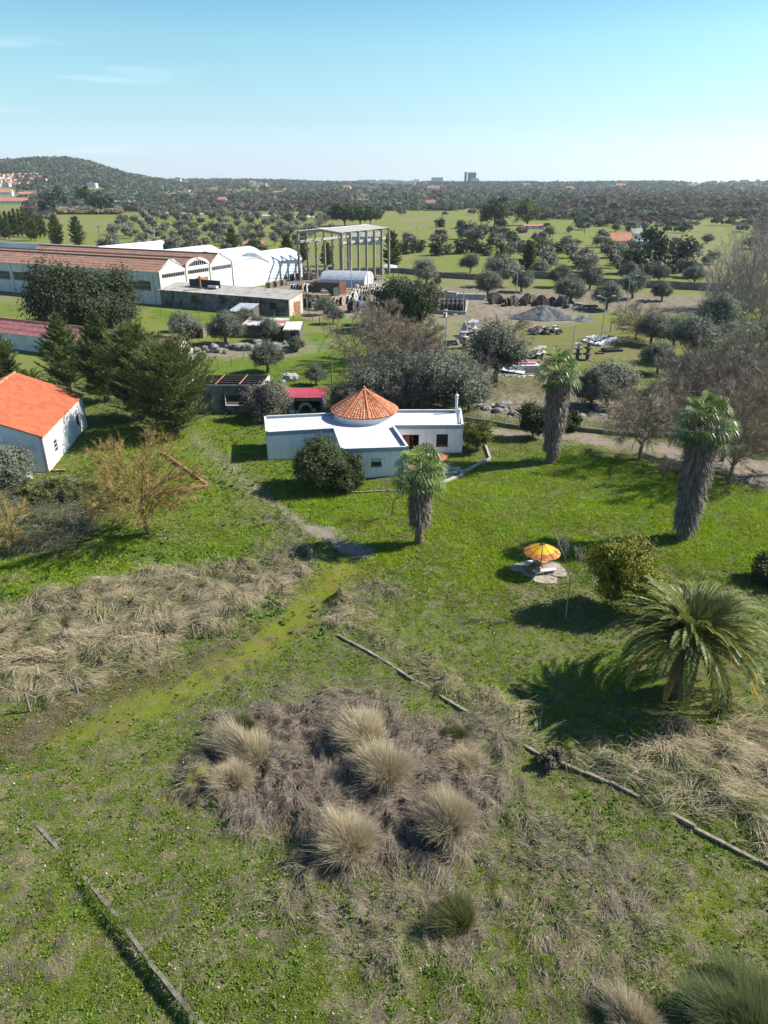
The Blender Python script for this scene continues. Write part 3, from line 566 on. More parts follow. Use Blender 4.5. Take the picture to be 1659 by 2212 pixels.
def straw(name, label, zkey, n, box, seed, L, c1, c2, gk, width=.011, lift=.35, cat='dry grass', green=.0, swirl=.35, dirb=-.9):
    g = np.random.default_rng(seed); X = box[0]+(box[1]-box[0])*g.random(n); Y = box[2]+(box[3]-box[2])*g.random(n); mk = masks(X, Y); keep = g.random(n) < mk[zkey]*gk(X, Y)*(.25+.75*sstep(.36, .50, fbm(X*.7+5, Y*.7, 3, 88)))
    X, Y = X[keep], Y[keep]; mk = {k: v[keep] for k, v in mk.items()}; n = len(X); Z = T(X, Y, mk); S = 5
    # blades are swept by a swirling field and curl down over the mounds
    th = dirb+(fbm(X*swirl, Y*swirl, 3, 61)-.5)*7.5+g.normal(size=n)*.26+(g.random(n) < .12)*g.normal(size=n)*1.3; l = L*(.5+.9*g.random(n)); el = lift+.5*g.random(n)+.4*(fbm(X*1.2, Y*1.2, 2, 63)-.3)
    P = np.stack([X, Y, Z], 1); pts = [P]; e = el.copy(); q = P.copy()
    for i in range(S-1):
        th = th+g.normal(size=n)*.10; q = q+np.stack([np.cos(th)*np.cos(e), np.sin(th)*np.cos(e), np.sin(e)], 1)*(l/(S-1))[:, None]; e = e-.36
        gz = T(q[:, 0], q[:, 1], None); q[:, 2] = np.maximum(q[:, 2], np.minimum(Z, gz+.5)*.6+gz*.4+.03); pts.append(q.copy())
    side = np.stack([-np.sin(th), np.cos(th), 0*th], 1)*width; V = []
    for i, p in enumerate(pts): w_ = side*(1-.75*i/(S-1))*(1+.6*(i == 1)); V += [p-w_, p+w_]
    V = np.stack(V, 1).reshape(-1, 3); k = np.arange(n)[:, None]*2*S; F = np.concatenate([k+np.array([[2*i, 2*i+1, 2*i+3, 2*i+2]]) for i in range(S-1)])
    col = pick(g, n, c1, c2)*(.8+.5*fbm(X*1.4, Y*1.4, 3, 65))[:, None]; gr = (g.random(n) < green*2*sstep(.45, .6, fbm(X*.8, Y*.8, 3, 66))); col[gr] = pick(g, gr.sum(), (.08, .13, .02), (.16, .20, .05))
    tag(obj(name, npmesh(name, V, [F], VC, col=np.repeat(col, 2*S, 0))), label, cat, kind='stuff')
one = lambda X, Y: np.ones(X.shape)
straw('dry_grass', 'long pale windswept dry grass in the left field', 'tall', 88000, (-38, -2, 28, 52), 11, 1.15, (.30, .25, .16), (.63, .53, .36), lambda X, Y: (X < -2)*1., .013, green=.24)
straw('dry_grass', 'long pale windswept dry grass in the right corner field', 'tall', 42000, (7, 26, 19, 34), 12, 1.25, (.30, .25, .16), (.63, .53, .36), lambda X, Y: (X > 7)*1., .012, green=.26)
straw('dry_grass', 'dry grass strip along the wire fence before the lawn', 'tall', 9000, (-4.2, 9, 27, 45), 13, .6, (.28, .23, .15), (.54, .45, .31), lambda X, Y: ((X > -4.2) & (X < 9))*.9, .011, green=.2)
straw('dead_thatch', 'matted purplish brown dead grass among the tussocks', 'thatch', 190000, (-14, 14, 17, 60), 14, .6, (.14, .105, .085), (.40, .33, .275), one, .010, .15, 'dead grass', .05)
# wisps of dead grass scattered through the near slope
g = np.random.default_rng(99)
def wisps():
    n = 2600; g, X, Y = scatter(n, 14, 46, 15, 1.2); k = fbm(X*.35, Y*.35, 3, 71) > .46; X, Y = X[k], Y[k]; n = len(X); B = 26
    Xs = np.repeat(X, B)+g.normal(size=n*B)*.12; Ys = np.repeat(Y, B)+g.normal(size=n*B)*.12; m = len(Xs); Z = T(Xs, Ys, masks(Xs, Ys)); th = np.repeat(-.9+(fbm(X*.3, Y*.3, 2, 72)-.5)*5, B)+g.normal(size=m)*.4
    l = .45*(.4+g.random(m)); d = np.stack([np.cos(th), np.sin(th), .32*g.random(m)], 1)*l[:, None]; V, F = tris3(np.stack([Xs, Ys, Z+.02], 1), d, np.stack([-np.sin(th), np.cos(th), 0*th], 1)*.009)
    col = np.repeat(pick(g, n, (.17, .135, .10), (.36, .30, .22)), B, 0)*(.75+.5*g.random((m, 1))); tag(obj('dry_wisps', npmesh('wisps', V, [F], VC, col=np.repeat(col, 3, 0))), 'wisps of fallen dry grass across the near green slope', 'dry grass', kind='stuff')
wisps()
# ------------------------------------------------------------------ tussocks
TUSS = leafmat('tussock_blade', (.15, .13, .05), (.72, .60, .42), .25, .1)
def tussock_mesh(seed, r, h, n=8000, lean=(0, 0), green=.25):
    g = np.random.default_rng(seed); a = g.random(n)*6.283; q = g.random(n)**.6; el = 1.5-.78*q+g.normal(size=n)*.13; az_ = fbm(np.cos(a)*1.6+seed, np.sin(a)*1.6, 3, seed); l = h*1.02*(.5+.5*g.random(n)**.6)*(.36+1.25*az_); d = np.stack([np.cos(a)*np.cos(el)+lean[0]-.08, np.sin(a)*np.cos(el)+lean[1]+.16, np.sin(el)], 1)
    b = np.stack([np.cos(a)*q*r*.26, np.sin(a)*q*r*.26, -.05+0*a], 1); side = unit(np.cross(d, rv(g, n)))*.0085; S = 4; kb = g.normal(size=(n, 3))*.13*np.array([1, 1, .3]); V = []; vv = []; sh = g.random(n)
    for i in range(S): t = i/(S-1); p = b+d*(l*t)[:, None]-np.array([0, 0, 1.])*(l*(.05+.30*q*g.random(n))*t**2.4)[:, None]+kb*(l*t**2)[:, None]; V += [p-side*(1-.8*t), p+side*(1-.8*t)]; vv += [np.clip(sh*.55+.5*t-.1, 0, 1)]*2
    V = np.stack(V, 1).reshape(-1, 3); k = np.arange(n)[:, None]*2*S; F = np.concatenate([k+np.array([[2*i, 2*i+1, 2*i+3, 2*i+2]]) for i in range(S-1)])
    return npmesh('tussock', V, [F], TUSS, np.stack(vv, 1).reshape(-1))
for i, (px, py, r, h, lean, lab) in enumerate([
    (552, 1648, 1.35, 1.75, (-.35, .1), 'tan tussock at the back left of the thatch patch, leaning left'),
    (507, 1700, 1.1, 1.25, (-.1, 0), 'short olive tussock lowest at the left edge of the thatch patch'),
    (795, 1625, 1.3, 1.5, (-.2, .15), 'straw tussock at the back middle behind a larger one'),
    (838, 1695, 1.4, 1.85, (.05, .1), 'tall pale tussock in the centre of the thatch patch'),
    (758, 1850, 1.25, 1.85, (-.05, 0), 'upright tan tussock at the front of the thatch patch'),
    (968, 1800, 1.6, 1.95, (-.1, .05), 'largest round tussock with pale spreading blades'),
    (1003, 1660, 1.2, 1.1, (-.1, 0), 'brown tussock at the back right of the thatch patch'),
    (1000, 2000, .9, 1.25, (-.3, .1), 'yellow green tussock standing apart below the others'),
    (1368, 2222, 1.1, 1.1, (0, 0), 'brown tussock cut by the bottom edge'),
    (985, 1600, .9, .8, (0, 0), 'small green tuft behind the brown back right tussock'),
    (530, 1590, .8, .7, (0, 0), 'small dark green tuft behind the left tussocks')]):
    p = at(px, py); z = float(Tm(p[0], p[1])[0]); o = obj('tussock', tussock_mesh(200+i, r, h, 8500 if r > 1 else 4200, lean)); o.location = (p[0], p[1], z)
    tag(o, lab, 'grass tussock', 'grass tussocks in the foreground')
    if 'green' in lab:
        o.data.materials[0] = leafmat('green_tussock', (.05, .07, .016), (.19, .19, .065), .3, .1)
# ------------------------------------------------------------------ building materials
WHITE = mat('white_plaster', (.74, .75, .75), (.67, .68, .68), .6, .9, streak=(.56, .56, .52), stain=(.52, .51, .46), stainsc=.7, thr=(.60, .78))
WHITE_OLD = mat('weathered_white_wall', (.62, .62, .59), (.54, .54, .51), .5, .9, streak=(.36, .34, .30), stain=(.40, .36, .31), stainsc=.5, thr=(.58, .72))
GREYTRIM = mat('blue_grey_trim', (.30, .33, .37), (.27, .30, .34), .8, .8)
ROOFGREY = mat('pale_flat_roof', (.56, .57, .57), (.50, .51, .51), .8, .9, stain=(.38, .36, .32), stainsc=.55, thr=(.53, .74))
TERRA = mat('terracotta_tile', (.50, .185, .085), (.36, .125, .06), 3.5, .85, stain=(.62, .36, .24), stainsc=2.6, thr=(.48, .64))
TERRA_NEW = mat('orange_tile', (.47, .135, .065), (.37, .10, .045), 1.1, .85, stain=(.50, .20, .11), stainsc=2.6, thr=(.50, .75))
TERRA_OLD = mat('old_brown_tile', (.36, .20, .14), (.26, .14, .10), .9, .9, stain=(.20, .14, .10), stainsc=.35, thr=(.5, .66))
PINK = mat('pink_tile', (.56, .22, .20), (.46, .16, .15), 1.0, .85, stain=(.62, .34, .30), stainsc=.8)
REDMETAL = mat('red_sheet_metal', (.42, .045, .065), (.34, .035, .05), 1.2, .45, spec=.5)
GLASS = mat('dark_glass', (.012, .014, .016), (.02, .022, .026), 1, .12, spec=.6)
DARKF = mat('dark_frame', (.035, .028, .025), None, 2, .5)
LIGHTF = mat('light_shutter', (.52, .53, .53), (.46, .47, .47), 3, .7)
BROWN = mat('brown_door', (.20, .065, .035), (.14, .045, .025), 3, .5)
CONC = mat('concrete', (.27, .24, .20), (.20, .18, .15), 2.2, .95, .4, stain=(.17, .155, .12), stainsc=1.6)
CONC_L = mat('pale_concrete', (.42, .40, .36), (.35, .33, .30), 1.6, .95, .3, stain=(.22, .20, .17), stainsc=1.2)
RUST = mat('rusty_metal', (.26, .09, .045), (.38, .20, .13), 1.8, .85, stain=(.13, .04, .025), stainsc=1.5)
STONE = mat('grey_boulder', (.27, .255, .23), (.18, .17, .15), 1.5, .95, .9, stain=(.14, .14, .10), stainsc=1.2)
STONE_L = mat('pale_boulder', (.45, .43, .40), (.33, .32, .29), 1.5, .95, .8)
WOOD = mat('grey_wood', (.24, .205, .165), (.15, .125, .10), 4, .95, .5)
WOOD_L = mat('pale_wood', (.42, .34, .25), (.32, .25, .18), 4, .9)
WALLDARK = mat('dirty_grey_wall', (.25, .245, .235), (.17, .165, .16), .7, .95, streak=(.075, .075, .07), stain=(.06, .06, .055), stainsc=.5, thr=(.48, .62))
METAL = mat('galvanised_metal', (.42, .45, .48), (.33, .36, .39), 1.2, .45, metal=.25, spec=.5)
METAL_W = mat('white_sheet', (.68, .69, .69), (.58, .59, .60), .5, .5, stain=(.42, .40, .37), stainsc=.35, thr=(.56, .7))
TINROOF = mat('tin_roof', (.44, .45, .46), (.33, .34, .35), .8, .55, stain=(.34, .17, .10), stainsc=.45, thr=(.58, .66))
FIBRO = mat('fibre_cement_roof', (.36, .335, .30), (.28, .26, .235), .7, .95, stain=(.20, .185, .16), stainsc=.5, thr=(.5, .66))
BRICK = mat('brick', (.36, .13, .07), (.27, .10, .06), 6, .95, .5, stain=(.42, .32, .25), stainsc=2.2)
def tiled(mb, P00, P10, P11, P01, pitch=.25, row=.4, amp=.035, step=.02, pts=4):
    """corrugated tile surface: u runs along the eave P00->P10, v up the slope to P01/P11"""
    P00, P10, P11, P01 = [np.array(p, float) for p in (P00, P10, P11, P01)]
    nu = max(2, int(max(np.linalg.norm(P10-P00), np.linalg.norm(P11-P01))/pitch))*pts; nv = max(1, int(np.linalg.norm(P01-P00)/row)); nr_ = unit(np.cross(P10-P00, P01-P00)+1e-9)
    u = np.linspace(0, 1, nu+1); V = []
    for j in range(nv):
        for e in (0, 1):
            v = (j+e)/nv; b = P00[None]*((1-u)*(1-v))[:, None]+P10[None]*(u*(1-v))[:, None]+P11[None]*(u*v)[:, None]+P01[None]*((1-u)*v)[:, None]
            V.append(b+nr_*(amp*np.abs(np.sin(np.pi*u*nu/pts))[:, None]*1.4+(step*(1-e))))
    V = np.concatenate(V); k = nu+1; i = np.arange(nu); F = np.concatenate([np.stack([r*k+i, r*k+i+1, (r+1)*k+i+1, (r+1)*k+i], 1) for r in range(2*nv-1)]); n = len(mb.v)
    mb.v += [tuple(p) for p in V]; mb.f += [tuple(int(q)+n for q in f) for f in F]; return mb
def seg2(P, Q): P = np.array(P[:2], float); Q = np.array(Q[:2], float); L = np.linalg.norm(Q-P); d = (Q-P)/L; return P, d, L, math.atan2(d[1], d[0]), np.array([-d[1], d[0]])
def win(t, wl, P, Q, a0, a1, z0, z1, nx=1, nz=1, fm=None, gm=None, th=.25, fr=.07, shutter=0., sill=True, name='window'):
    P, d, L, rz, nn = seg2(P, Q); fm = fm or DARKF; m = MB(); c = lambda a, off: P+d*a+nn*off; off = .07; D = .09
    for a in np.linspace(a0+fr/2, a1-fr/2, nx+1): q = c(a, off); m.box((q[0], q[1], (z0+z1)/2), (fr if a in (a0+fr/2, a1-fr/2) else fr*.7, D, z1-z0), rz)
    for z in np.linspace(z0+fr/2, z1-fr/2, nz+1): q = c((a0+a1)/2, off+.004); m.box((q[0], q[1], z), (a1-a0-.01, D-.01, fr if nz == 1 else fr*.7), rz)
    if sill: q = c((a0+a1)/2, -.04); m.box((q[0], q[1], z0-.045), (a1-a0+.16, .2, .06), rz)
    o = m.build(name, fm, t, wl=wl); g = MB(); q = c((a0+a1)/2, off+.06); g.box((q[0], q[1], (z0+z1)/2), (a1-a0-.02, .03, z1-z0-.02), rz); g.build('pane', gm or GLASS, o, wl=(0, 0, 0) if False else wl)
    if shutter:
        s = MB(); q = c((a0+a1)/2, off-.03); k = int(shutter/.07)+1
        for i in range(k): s.box((q[0], q[1], z1-.035-i*shutter/k), (a1-a0-.06, .05, shutter/k*.82), rz)
        s.build('roller_shutter', LIGHTF, o, wl=wl)
    return o
def rel(P, Q, px, z=1.5): P, d, L, rz, nn = seg2(P, Q); return along(np.array([P[0], P[1], 0]), d, px, z, L*1.3)

# ------------------------------------------------------------------ the white house with the conical roof
def white_house():
    k = lambda x, y, z=3.3: at(540+x*.3093, 783+y*.3093, z)
    a, b, c, d, e, f, g, h, i, j = [k(*p)[:2] for p in ((100,375),(112,488),(585,460),(637,605),(1108,590),(1003,440),(1489,438),(1475,331),(1010,331),(590,352))]
    o = np.array([(b[0]+g[0])/2, b[1]+3, 0]); t = thing('white_house', 'white flat roofed house with a round drum and conical terracotta roof', 'house', o)
    top = 3.3; th = .28
    DZ = (0.05, 2.15); wl = MB()
    R1 = rel(f, g, 869.5), rel(f, g, 905); R2 = rel(f, g, 942.5), rel(f, g, 967.5); C1 = rel(d, e, 801.6, 2), rel(d, e, 824, 2); L1 = rel(b, c, 674), rel(b, c, 715)
    R1 = (max(R1[0], .15), R1[1])
    wl.wall(b, c, -.5, top-.45, th, [(L1[0], L1[1], .9, 2.3)]); wl.wall(c, d, -.5, top-.45, th); wl.wall(d, e, -.5, top-.45, th, [(C1[0], C1[1], 1.35, 2.2)])
    wl.wall(e, f, -.5, top-.45, th, [(2.0, 3.2, .05, 2.15)]); wl.wall(f, g, -.5, top-.45, th, [(R1[0], R1[1], .05, 2.2), (R2[0], R2[1], .85, 2.25)]); wl.wall(g, h, -.5, top-.45, th); wl.wall(h, i, -.5, top-.45, th)
    wl.wall(i, j, -.5, top-.45, th); wl.wall(j, a, -.5, top-.45, th); wl.wall(a, b, -.5, top-.45, th); wl.build('wall', WHITE, t, wl=o)
    poly = [tuple(p) for p in (a, b, c, d, e, f, g, h, i, j)]; fl = MB(); fl.prism(poly, -.3, .04); fl.build('floor', mat('brown_floor', (.16, .10, .07), None, 2, .5), t, wl=o)
    rf = MB(); rf.prism(poly, top-.42, top-.28); rf.build('roof', ROOFGREY, t, wl=o)
    pr = MB()
    for P, Q in zip(poly, poly[1:]+poly[:1]):
        if P is poly[8]: continue
        P_, d_, L, rz, nn = seg2(P, Q); m = P_+d_*L/2-nn*(-.085); pr.box((m[0], m[1], top-.21), (L+.06, .21, .46), rz)
    pr.build('parapet', GREYTRIM, t, wl=o); cp = MB()
    for P, Q in zip(poly, poly[1:]+poly[:1]):
        if P is poly[8]: continue
        P_, d_, L, rz, nn = seg2(P, Q); m = P_+d_*L/2+nn*.085; cp.box((m[0], m[1], top+.032), (L+.09, .25, .035), rz)
    cp.build('coping', mat('white_coping', (.60, .61, .62), None, 1, .8), t, wl=o)
    win(t, o, b, c, L1[0], L1[1], .9, 2.3, 2, 1, shutter=.5); win(t, o, d, e, C1[0], C1[1], 1.35, 2.2, 1, 1, shutter=.42); win(t, o, f, g, R2[0], R2[1], .85, 2.25)
    P, d_, L, rz, nn = seg2(f, g); dr = MB()
    for s in (R1[0]+.04, R1[1]-.04): q = P+d_*s+nn*.1; dr.box((q[0], q[1], 1.12), (.08, .16, 2.16), rz)
    q = P+d_*(R1[0]+R1[1])/2+nn*.1; dr.box((q[0], q[1], 2.16), (R1[1]-R1[0]-.17, .15, .08), rz); D = dr.build('door', DARKF, t, wl=o)
    lf = MB(); q = P+d_*(R1[0]+.45)+nn*.15; lf.box((q[0], q[1], 1.07), (.72, .05, 2.0), rz); q = P+d_*(R1[0]+1.12)+nn*.4; lf.box((q[0], q[1], 1.07), (.05, .6, 2.0), rz); lf.build('door_leaf', BROWN, D, wl=o)
    sh = MB(); sh.box((f[0]+1.9, f[1]+4.2, 1.0), (1.4, .4, 2.0)); sh.build('cupboard', WOOD, t, wl=o)
    # drum and cone
    fr_ = k(795, 441, top-.28); R0 = 3.55; cx, cy = fr_[0], fr_[1]+R0; dz = top-.28; dh = hof(np.array([cx, cy-R0, dz]), 783+393*.3093)
    dm = MB(); dm.lathe((cx, cy, dz-.1), [(R0+.1, 0), (R0+.1, .2), (R0, .22), (R0, dh+.2), (R0-.3, dh+.2)], 48); dm.build('drum', WHITE, t, wl=o)
    z1 = dz+dh+.03; ap = hof(np.array([cx, cy, z1]), 783+185*.3093); RR = R0+.38; ng = 66; rows = 13; V = []; F = []; nn_ = ng*4
    g_ = np.random.default_rng(5)
    for r in range(rows):
        for e_ in (0, 1):
            f_ = (r+e_)/rows; rad = RR*(1-f_)+.06; z = z1+ap*f_+.035*(1-e_)
            for q in range(nn_):
                an = 2*math.pi*q/nn_; lob = abs(math.sin(ng*an/2)); V.append((cx+rad*math.cos(an), cy+rad*math.sin(an), z+.085*lob*min(1, rad*1.1)))
    for r in range(2*rows-1): F += [(r*nn_+q, r*nn_+(q+1) % nn_, (r+1)*nn_+(q+1) % nn_, (r+1)*nn_+q) for q in range(nn_)]
    cn = MB(); cn.v = V; cn.f = F; rfc = cn.build('conical_roof', TERRA, t, wl=o)
    un = MB(); un.lathe((cx, cy, z1-.05), [(R0-.2, 0), (RR, 0), (RR+.02, .05)], 48); un.build('eave', TERRA, t, wl=o)
    hp = MB()
    for q in range(8):
        an = 2*math.pi*(q+.25)/8-.05
        for r in range(11):
            f0, f1 = r/11, (r+1.12)/11; A = lambda f_: (cx+(RR*(1-f_)+.03)*math.cos(an), cy+(RR*(1-f_)+.03)*math.sin(an), z1+.07+ap*f_)
            hp.cyl(A(f0), A(min(f1, 1)), .135, .10, 7)
    hp.build('ridge_tiles', mat('ridge_tile', (.56, .22, .11), (.44, .16, .08), 5, .85), t, wl=o)
    fn = MB(); fn.lathe((cx, cy, z1+ap-.15), [(.24, 0), (.2, .25), (.12, .45), (.10, .50), (0.001, .52)], 12); fn.build('finial', TERRA, t, wl=o)
    for n_, (bx, by, ht, r_) in enumerate(((1440, 352, 1.75, .15), (1455, 432, 1.35, .15))):
        P = k(bx, by, dz); ch = MB(); ch.lathe(P, [(r_, -.02), (r_, ht), (r_+.06, ht+.02), (r_+.06, ht+.09), (r_-.05, ht+.1)], 12); C_ = ch.build('chimney', WHITE, t, wl=o)
        cg = MB()
        for q in range(9): an = 6.283*q/9; cg.box((P[0]+(r_+.01)*math.cos(an), P[1]+(r_+.01)*math.sin(an), P[2]+ht+.24), (.05, .05, .28), an)
        cg.lathe((P[0], P[1], P[2]+ht+.38), [(r_+.09, 0), (r_+.09, .05), (.03, .22), (.035, .30), (.001, .34)], 12); cg.lathe((P[0], P[1], P[2]+ht), [(.06, .08), (.06, .4)], 8); cg.build('chimney_cap', WHITE, C_, wl=o)
    # terrace, kerbs and steps
    kp = lambda x, y: tuple(at(540+x*.3093, 783+y*.3093)[:2])
    tp = MB(); tp.prism([tuple(f+np.array([.15, -.05])), tuple(g*0.42+f*.58+np.array([0, -.04])), kp(1405, 642), kp(1320, 712), kp(1245, 800), tuple(e*.72+f*.28+np.array([.08, 0]))][::-1], -.3, .09); tp.build('terrace', mat('terracotta_paving', (.42, .14, .075), (.34, .11, .06), 2, .9, stain=(.40, .26, .18), stainsc=.9), None, wl=at(890, 990), kind='structure')
    kk = lambda x, y: at(918+x*.2278, 756+y*.2278)
    return t
HOUSE = white_house()
def kerb(name, label, pts, wdt, z0, z1, m, cat='kerb', jit=.0, group=None):
    P = [np.array(p[:2], float) for p in pts]; o = np.array([P[0][0], P[0][1], 0]); b = MB(); g = random.Random(len(pts)+int(P[0][0]*7))
    for A, B in zip(P, P[1:]):
        d = B-A; L = np.linalg.norm(d); d /= L; rz = math.atan2(d[1], d[0]); n = max(1, int(L/1.1))
        for i in range(n):
            l = L/n; c = A+d*l*(i+.5); h = g.uniform(-jit, jit); nn_ = np.array([-d[1], d[0]])*.35; ground = max(float(T(c[0]+nn_[0], c[1]+nn_[1])), float(T(c[0]-nn_[0], c[1]-nn_[1]))); b.box((c[0]+g.uniform(-jit, jit)*.5, c[1]+g.uniform(-jit, jit)*.5, ground+(z0+z1+h)/2), (l*.99, wdt, z1-z0+h), rz+g.uniform(-jit, jit)*.3, g.uniform(-jit, jit)*.4)
    return b.build(name, m, None, wl=o, label=label, category=cat, **({'group': group} if group else {}))
kerb('garden_kerb', 'pale low kerb bordering the terrace garden right of the white house', [at(961,1009), at(993,1021), at(1002,1021), at(1059,994), at(1048,961)], .22, -.3, .28, CONC_L)
kerb('garden_kerb', 'low concrete kerb in the grass in front of the round bushes', [at(725,1066), at(790,1067), at(868,1064)], .16, -.3, .16, CONC)
kerb('garden_kerb', 'short concrete strip edging the terrace steps', [at(950,1048), at(999,1024)], .35, -.3, .14, CONC_L)
st = MB()
for i in range(3): p = at(963+8*i, 1030-7*i); st.box((p[0], p[1], -.05+.07*i), (1.7, .5, .3), .35)
st.build('garden_steps', CONC_L, None, wl=at(968, 1026), label='three worn concrete steps leading up to the terrace', category='steps')
kerb('retaining_kerb', 'long cracked concrete kerb crossing the lower left grass', [at(30,1735), at(70,1775), at(150,1860), at(250,1975), at(340,2100), at(430,2212), at(520,2330)], .16, -.95, .04, mat('mossy_concrete', (.20, .185, .15), (.13, .12, .095), 3, .95, .5, stain=(.07, .08, .04), stainsc=1.5), jit=.05)
kerb('path_kerb', 'broken concrete kerb running down to the right corner of the slope', [at(730,1372), at(850,1440), at(1000,1535), at(1160,1625), at(1320,1695), at(1500,1790), at(1640,1862), at(1740,1915)], .17, -.4, .17, mat('dirty_kerb', (.31, .265, .20), (.20, .165, .12), 2, .95, .4, stain=(.13, .11, .08), stainsc=1.2), jit=.04)
b0 = MB(); br = [at(250,1083), at(300,1075), at(452,1055), at(385,1000), at(352,985)]
kerb('brick_footing', 'unfinished low brick footing outlining a rectangle in the grass', [at(232,1010), at(243,1085), at(300,1077), at(452,1056), at(420,1028), at(352,982)], .28, -.3, .30, BRICK, 'foundation', jit=.04)

# ------------------------------------------------------------------ orange roofed house at the left edge
def left_house():
    A = at(106, 1020); B = at(189, 919); d = (B-A)[:2]; L = np.linalg.norm(d); d = d/L; n = np.array([-d[1], d[0]])       # n points left
    zf = hof(A, 937); zb = hof(B, 857); ze = (zf+zb)/2; best = min(((abs(proj(np.array([*(B[:2]+n*s), z]))[0]-30)+abs(proj(np.array([*(B[:2]+n*s), z]))[1]-805), s, z) for s in np.arange(4, 16, .2) for z in np.arange(4, 9, .2)))
    s, zr = best[1], best[2]; t = thing('orange_roof_house', 'white house with bright orange tiled roof at the left edge', 'house', A)
    a, b = A[:2], B[:2]; a2, b2 = a+n*2*s, b+n*2*s; am, bm = a+n*s, b+n*s; w_ = MB()
    ws = [rel(a, b, 118, 1.6), rel(a, b, 125, 1.6), rel(a, b, 165, 1.9), rel(a, b, 170, 1.9)]
    w_.wall(a2, a, -1, ze-.1, .3); w_.wall(a, b, -1, ze-.1, .3, [(ws[0], ws[1], 1.0, 2.4), (ws[2], ws[3], 1.2, 2.4)]); w_.wall(b, b2, -1, ze-.1, .3); w_.wall(b2, a2, -1, ze-.1, .3)
    for P, Q, M in ((a2, a, am), (b, b2, bm)):
        nn = seg2(P, Q)[4]*.3; w_.add([(*P, ze-.1), (*Q, ze-.1), (*M, zr-.12), (*(P+nn), ze-.1), (*(Q+nn), ze-.1), (*(M+nn), zr-.12)], [(0, 1, 2), (5, 4, 3), (0, 2, 5, 3), (1, 4, 5, 2), (0, 3, 4, 1)])
    w_.build('wall', WHITE, t, wl=A)
    ov = .18; dn = d*ov; r_ = MB()
    for e0, e1, m0, m1 in ((a-dn-n*ov, b+dn-n*ov, am-dn, bm+dn), (b2+dn+n*ov, a2-dn+n*ov, bm+dn, am-dn)): tiled(r_, (*e0, ze-.05), (*e1, ze-.05), (*m1, zr), (*m0, zr), .27, .42, .05, .03)
    r_.build('roof', TERRA_NEW, t, wl=A); u = MB(); dd = d*(L/2); u.slab([(*(a-dn-n*ov), ze-.09), (*(b+dn-n*ov), ze-.09), (*(bm+dn), zr-.05), (*(am-dn), zr-.05)], .08); u.slab([(*(b2+dn+n*ov), ze-.09), (*(a2-dn+n*ov), ze-.09), (*(am-dn), zr-.05), (*(bm+dn), zr-.05)], .08); u.cyl((*(am-dn), zr+.03), (*(bm+dn), zr+.03), .13, n=8); u.build('roof_edge', TERRA, t, wl=A)
    win(t, A, a, b, ws[0], ws[1], 1.0, 2.4, 1, 3, LIGHTF); win(t, A, a, b, ws[2], ws[3], 1.2, 2.4, 1, 2)
    k = MB(); q = A+np.array([.9, .2, 0]); k.box((q[0], q[1], -.02), (1.5, .35, .5), .15); k.build('step', BRICK, t, wl=A)
left_house()
def pink_building():
    B = at(388, 802); A = B+np.array([-.899, .438, 0])*46; z = 2.9; d = (B-A)[:2]; L = np.linalg.norm(d); d /= L; n = np.array([-d[1], d[0]]); zr = 4.9; D = 9.
    M1 = B[:2]+n*D*.5; s = min(np.arange(2, 14, .1), key=lambda s: abs(proj(np.array([*(B[:2]+n*s), zr]))[1]-744)); D = 2*s
    t = thing('pink_roof_building', 'long building with faded pink tiled roof behind the cypresses', 'building', B); a, b = A[:2], B[:2]; am, bm, a2, b2 = a+n*s, b+n*s, a+n*D, b+n*D; w_ = MB()
    for P, Q in ((a, b), (b, b2), (b2, a2), (a2, a)): w_.wall(P, Q, -1, z, .3)
    nn = -d*.3; w_.add([(*b, z), (*b2, z), (*bm, zr), (*(b+nn), z), (*(b2+nn), z), (*(bm+nn), zr)], [(0, 1, 2), (5, 4, 3), (1, 4, 5, 2), (0, 2, 5, 3)]); w_.build('wall', WHITE_OLD, t, wl=B)
    r_ = MB(); o = n*.25; tiled(r_, (*(a-o), z), (*(b-o+d*.2), z), (*(bm+d*.2), zr+.1), (*am, zr+.1), .5, .8, .06, .03); tiled(r_, (*(b2+o+d*.2), z), (*(a2+o), z), (*am, zr+.1), (*(bm+d*.2), zr+.1), .5, .8, .06, .03); r_.build('roof', PINK, t, wl=B)
    e = MB(); e.cyl((*am, zr+.12), (*(bm+d*.2), zr+.12), .15); e.build('ridge', TERRA, t, wl=B)
pink_building()
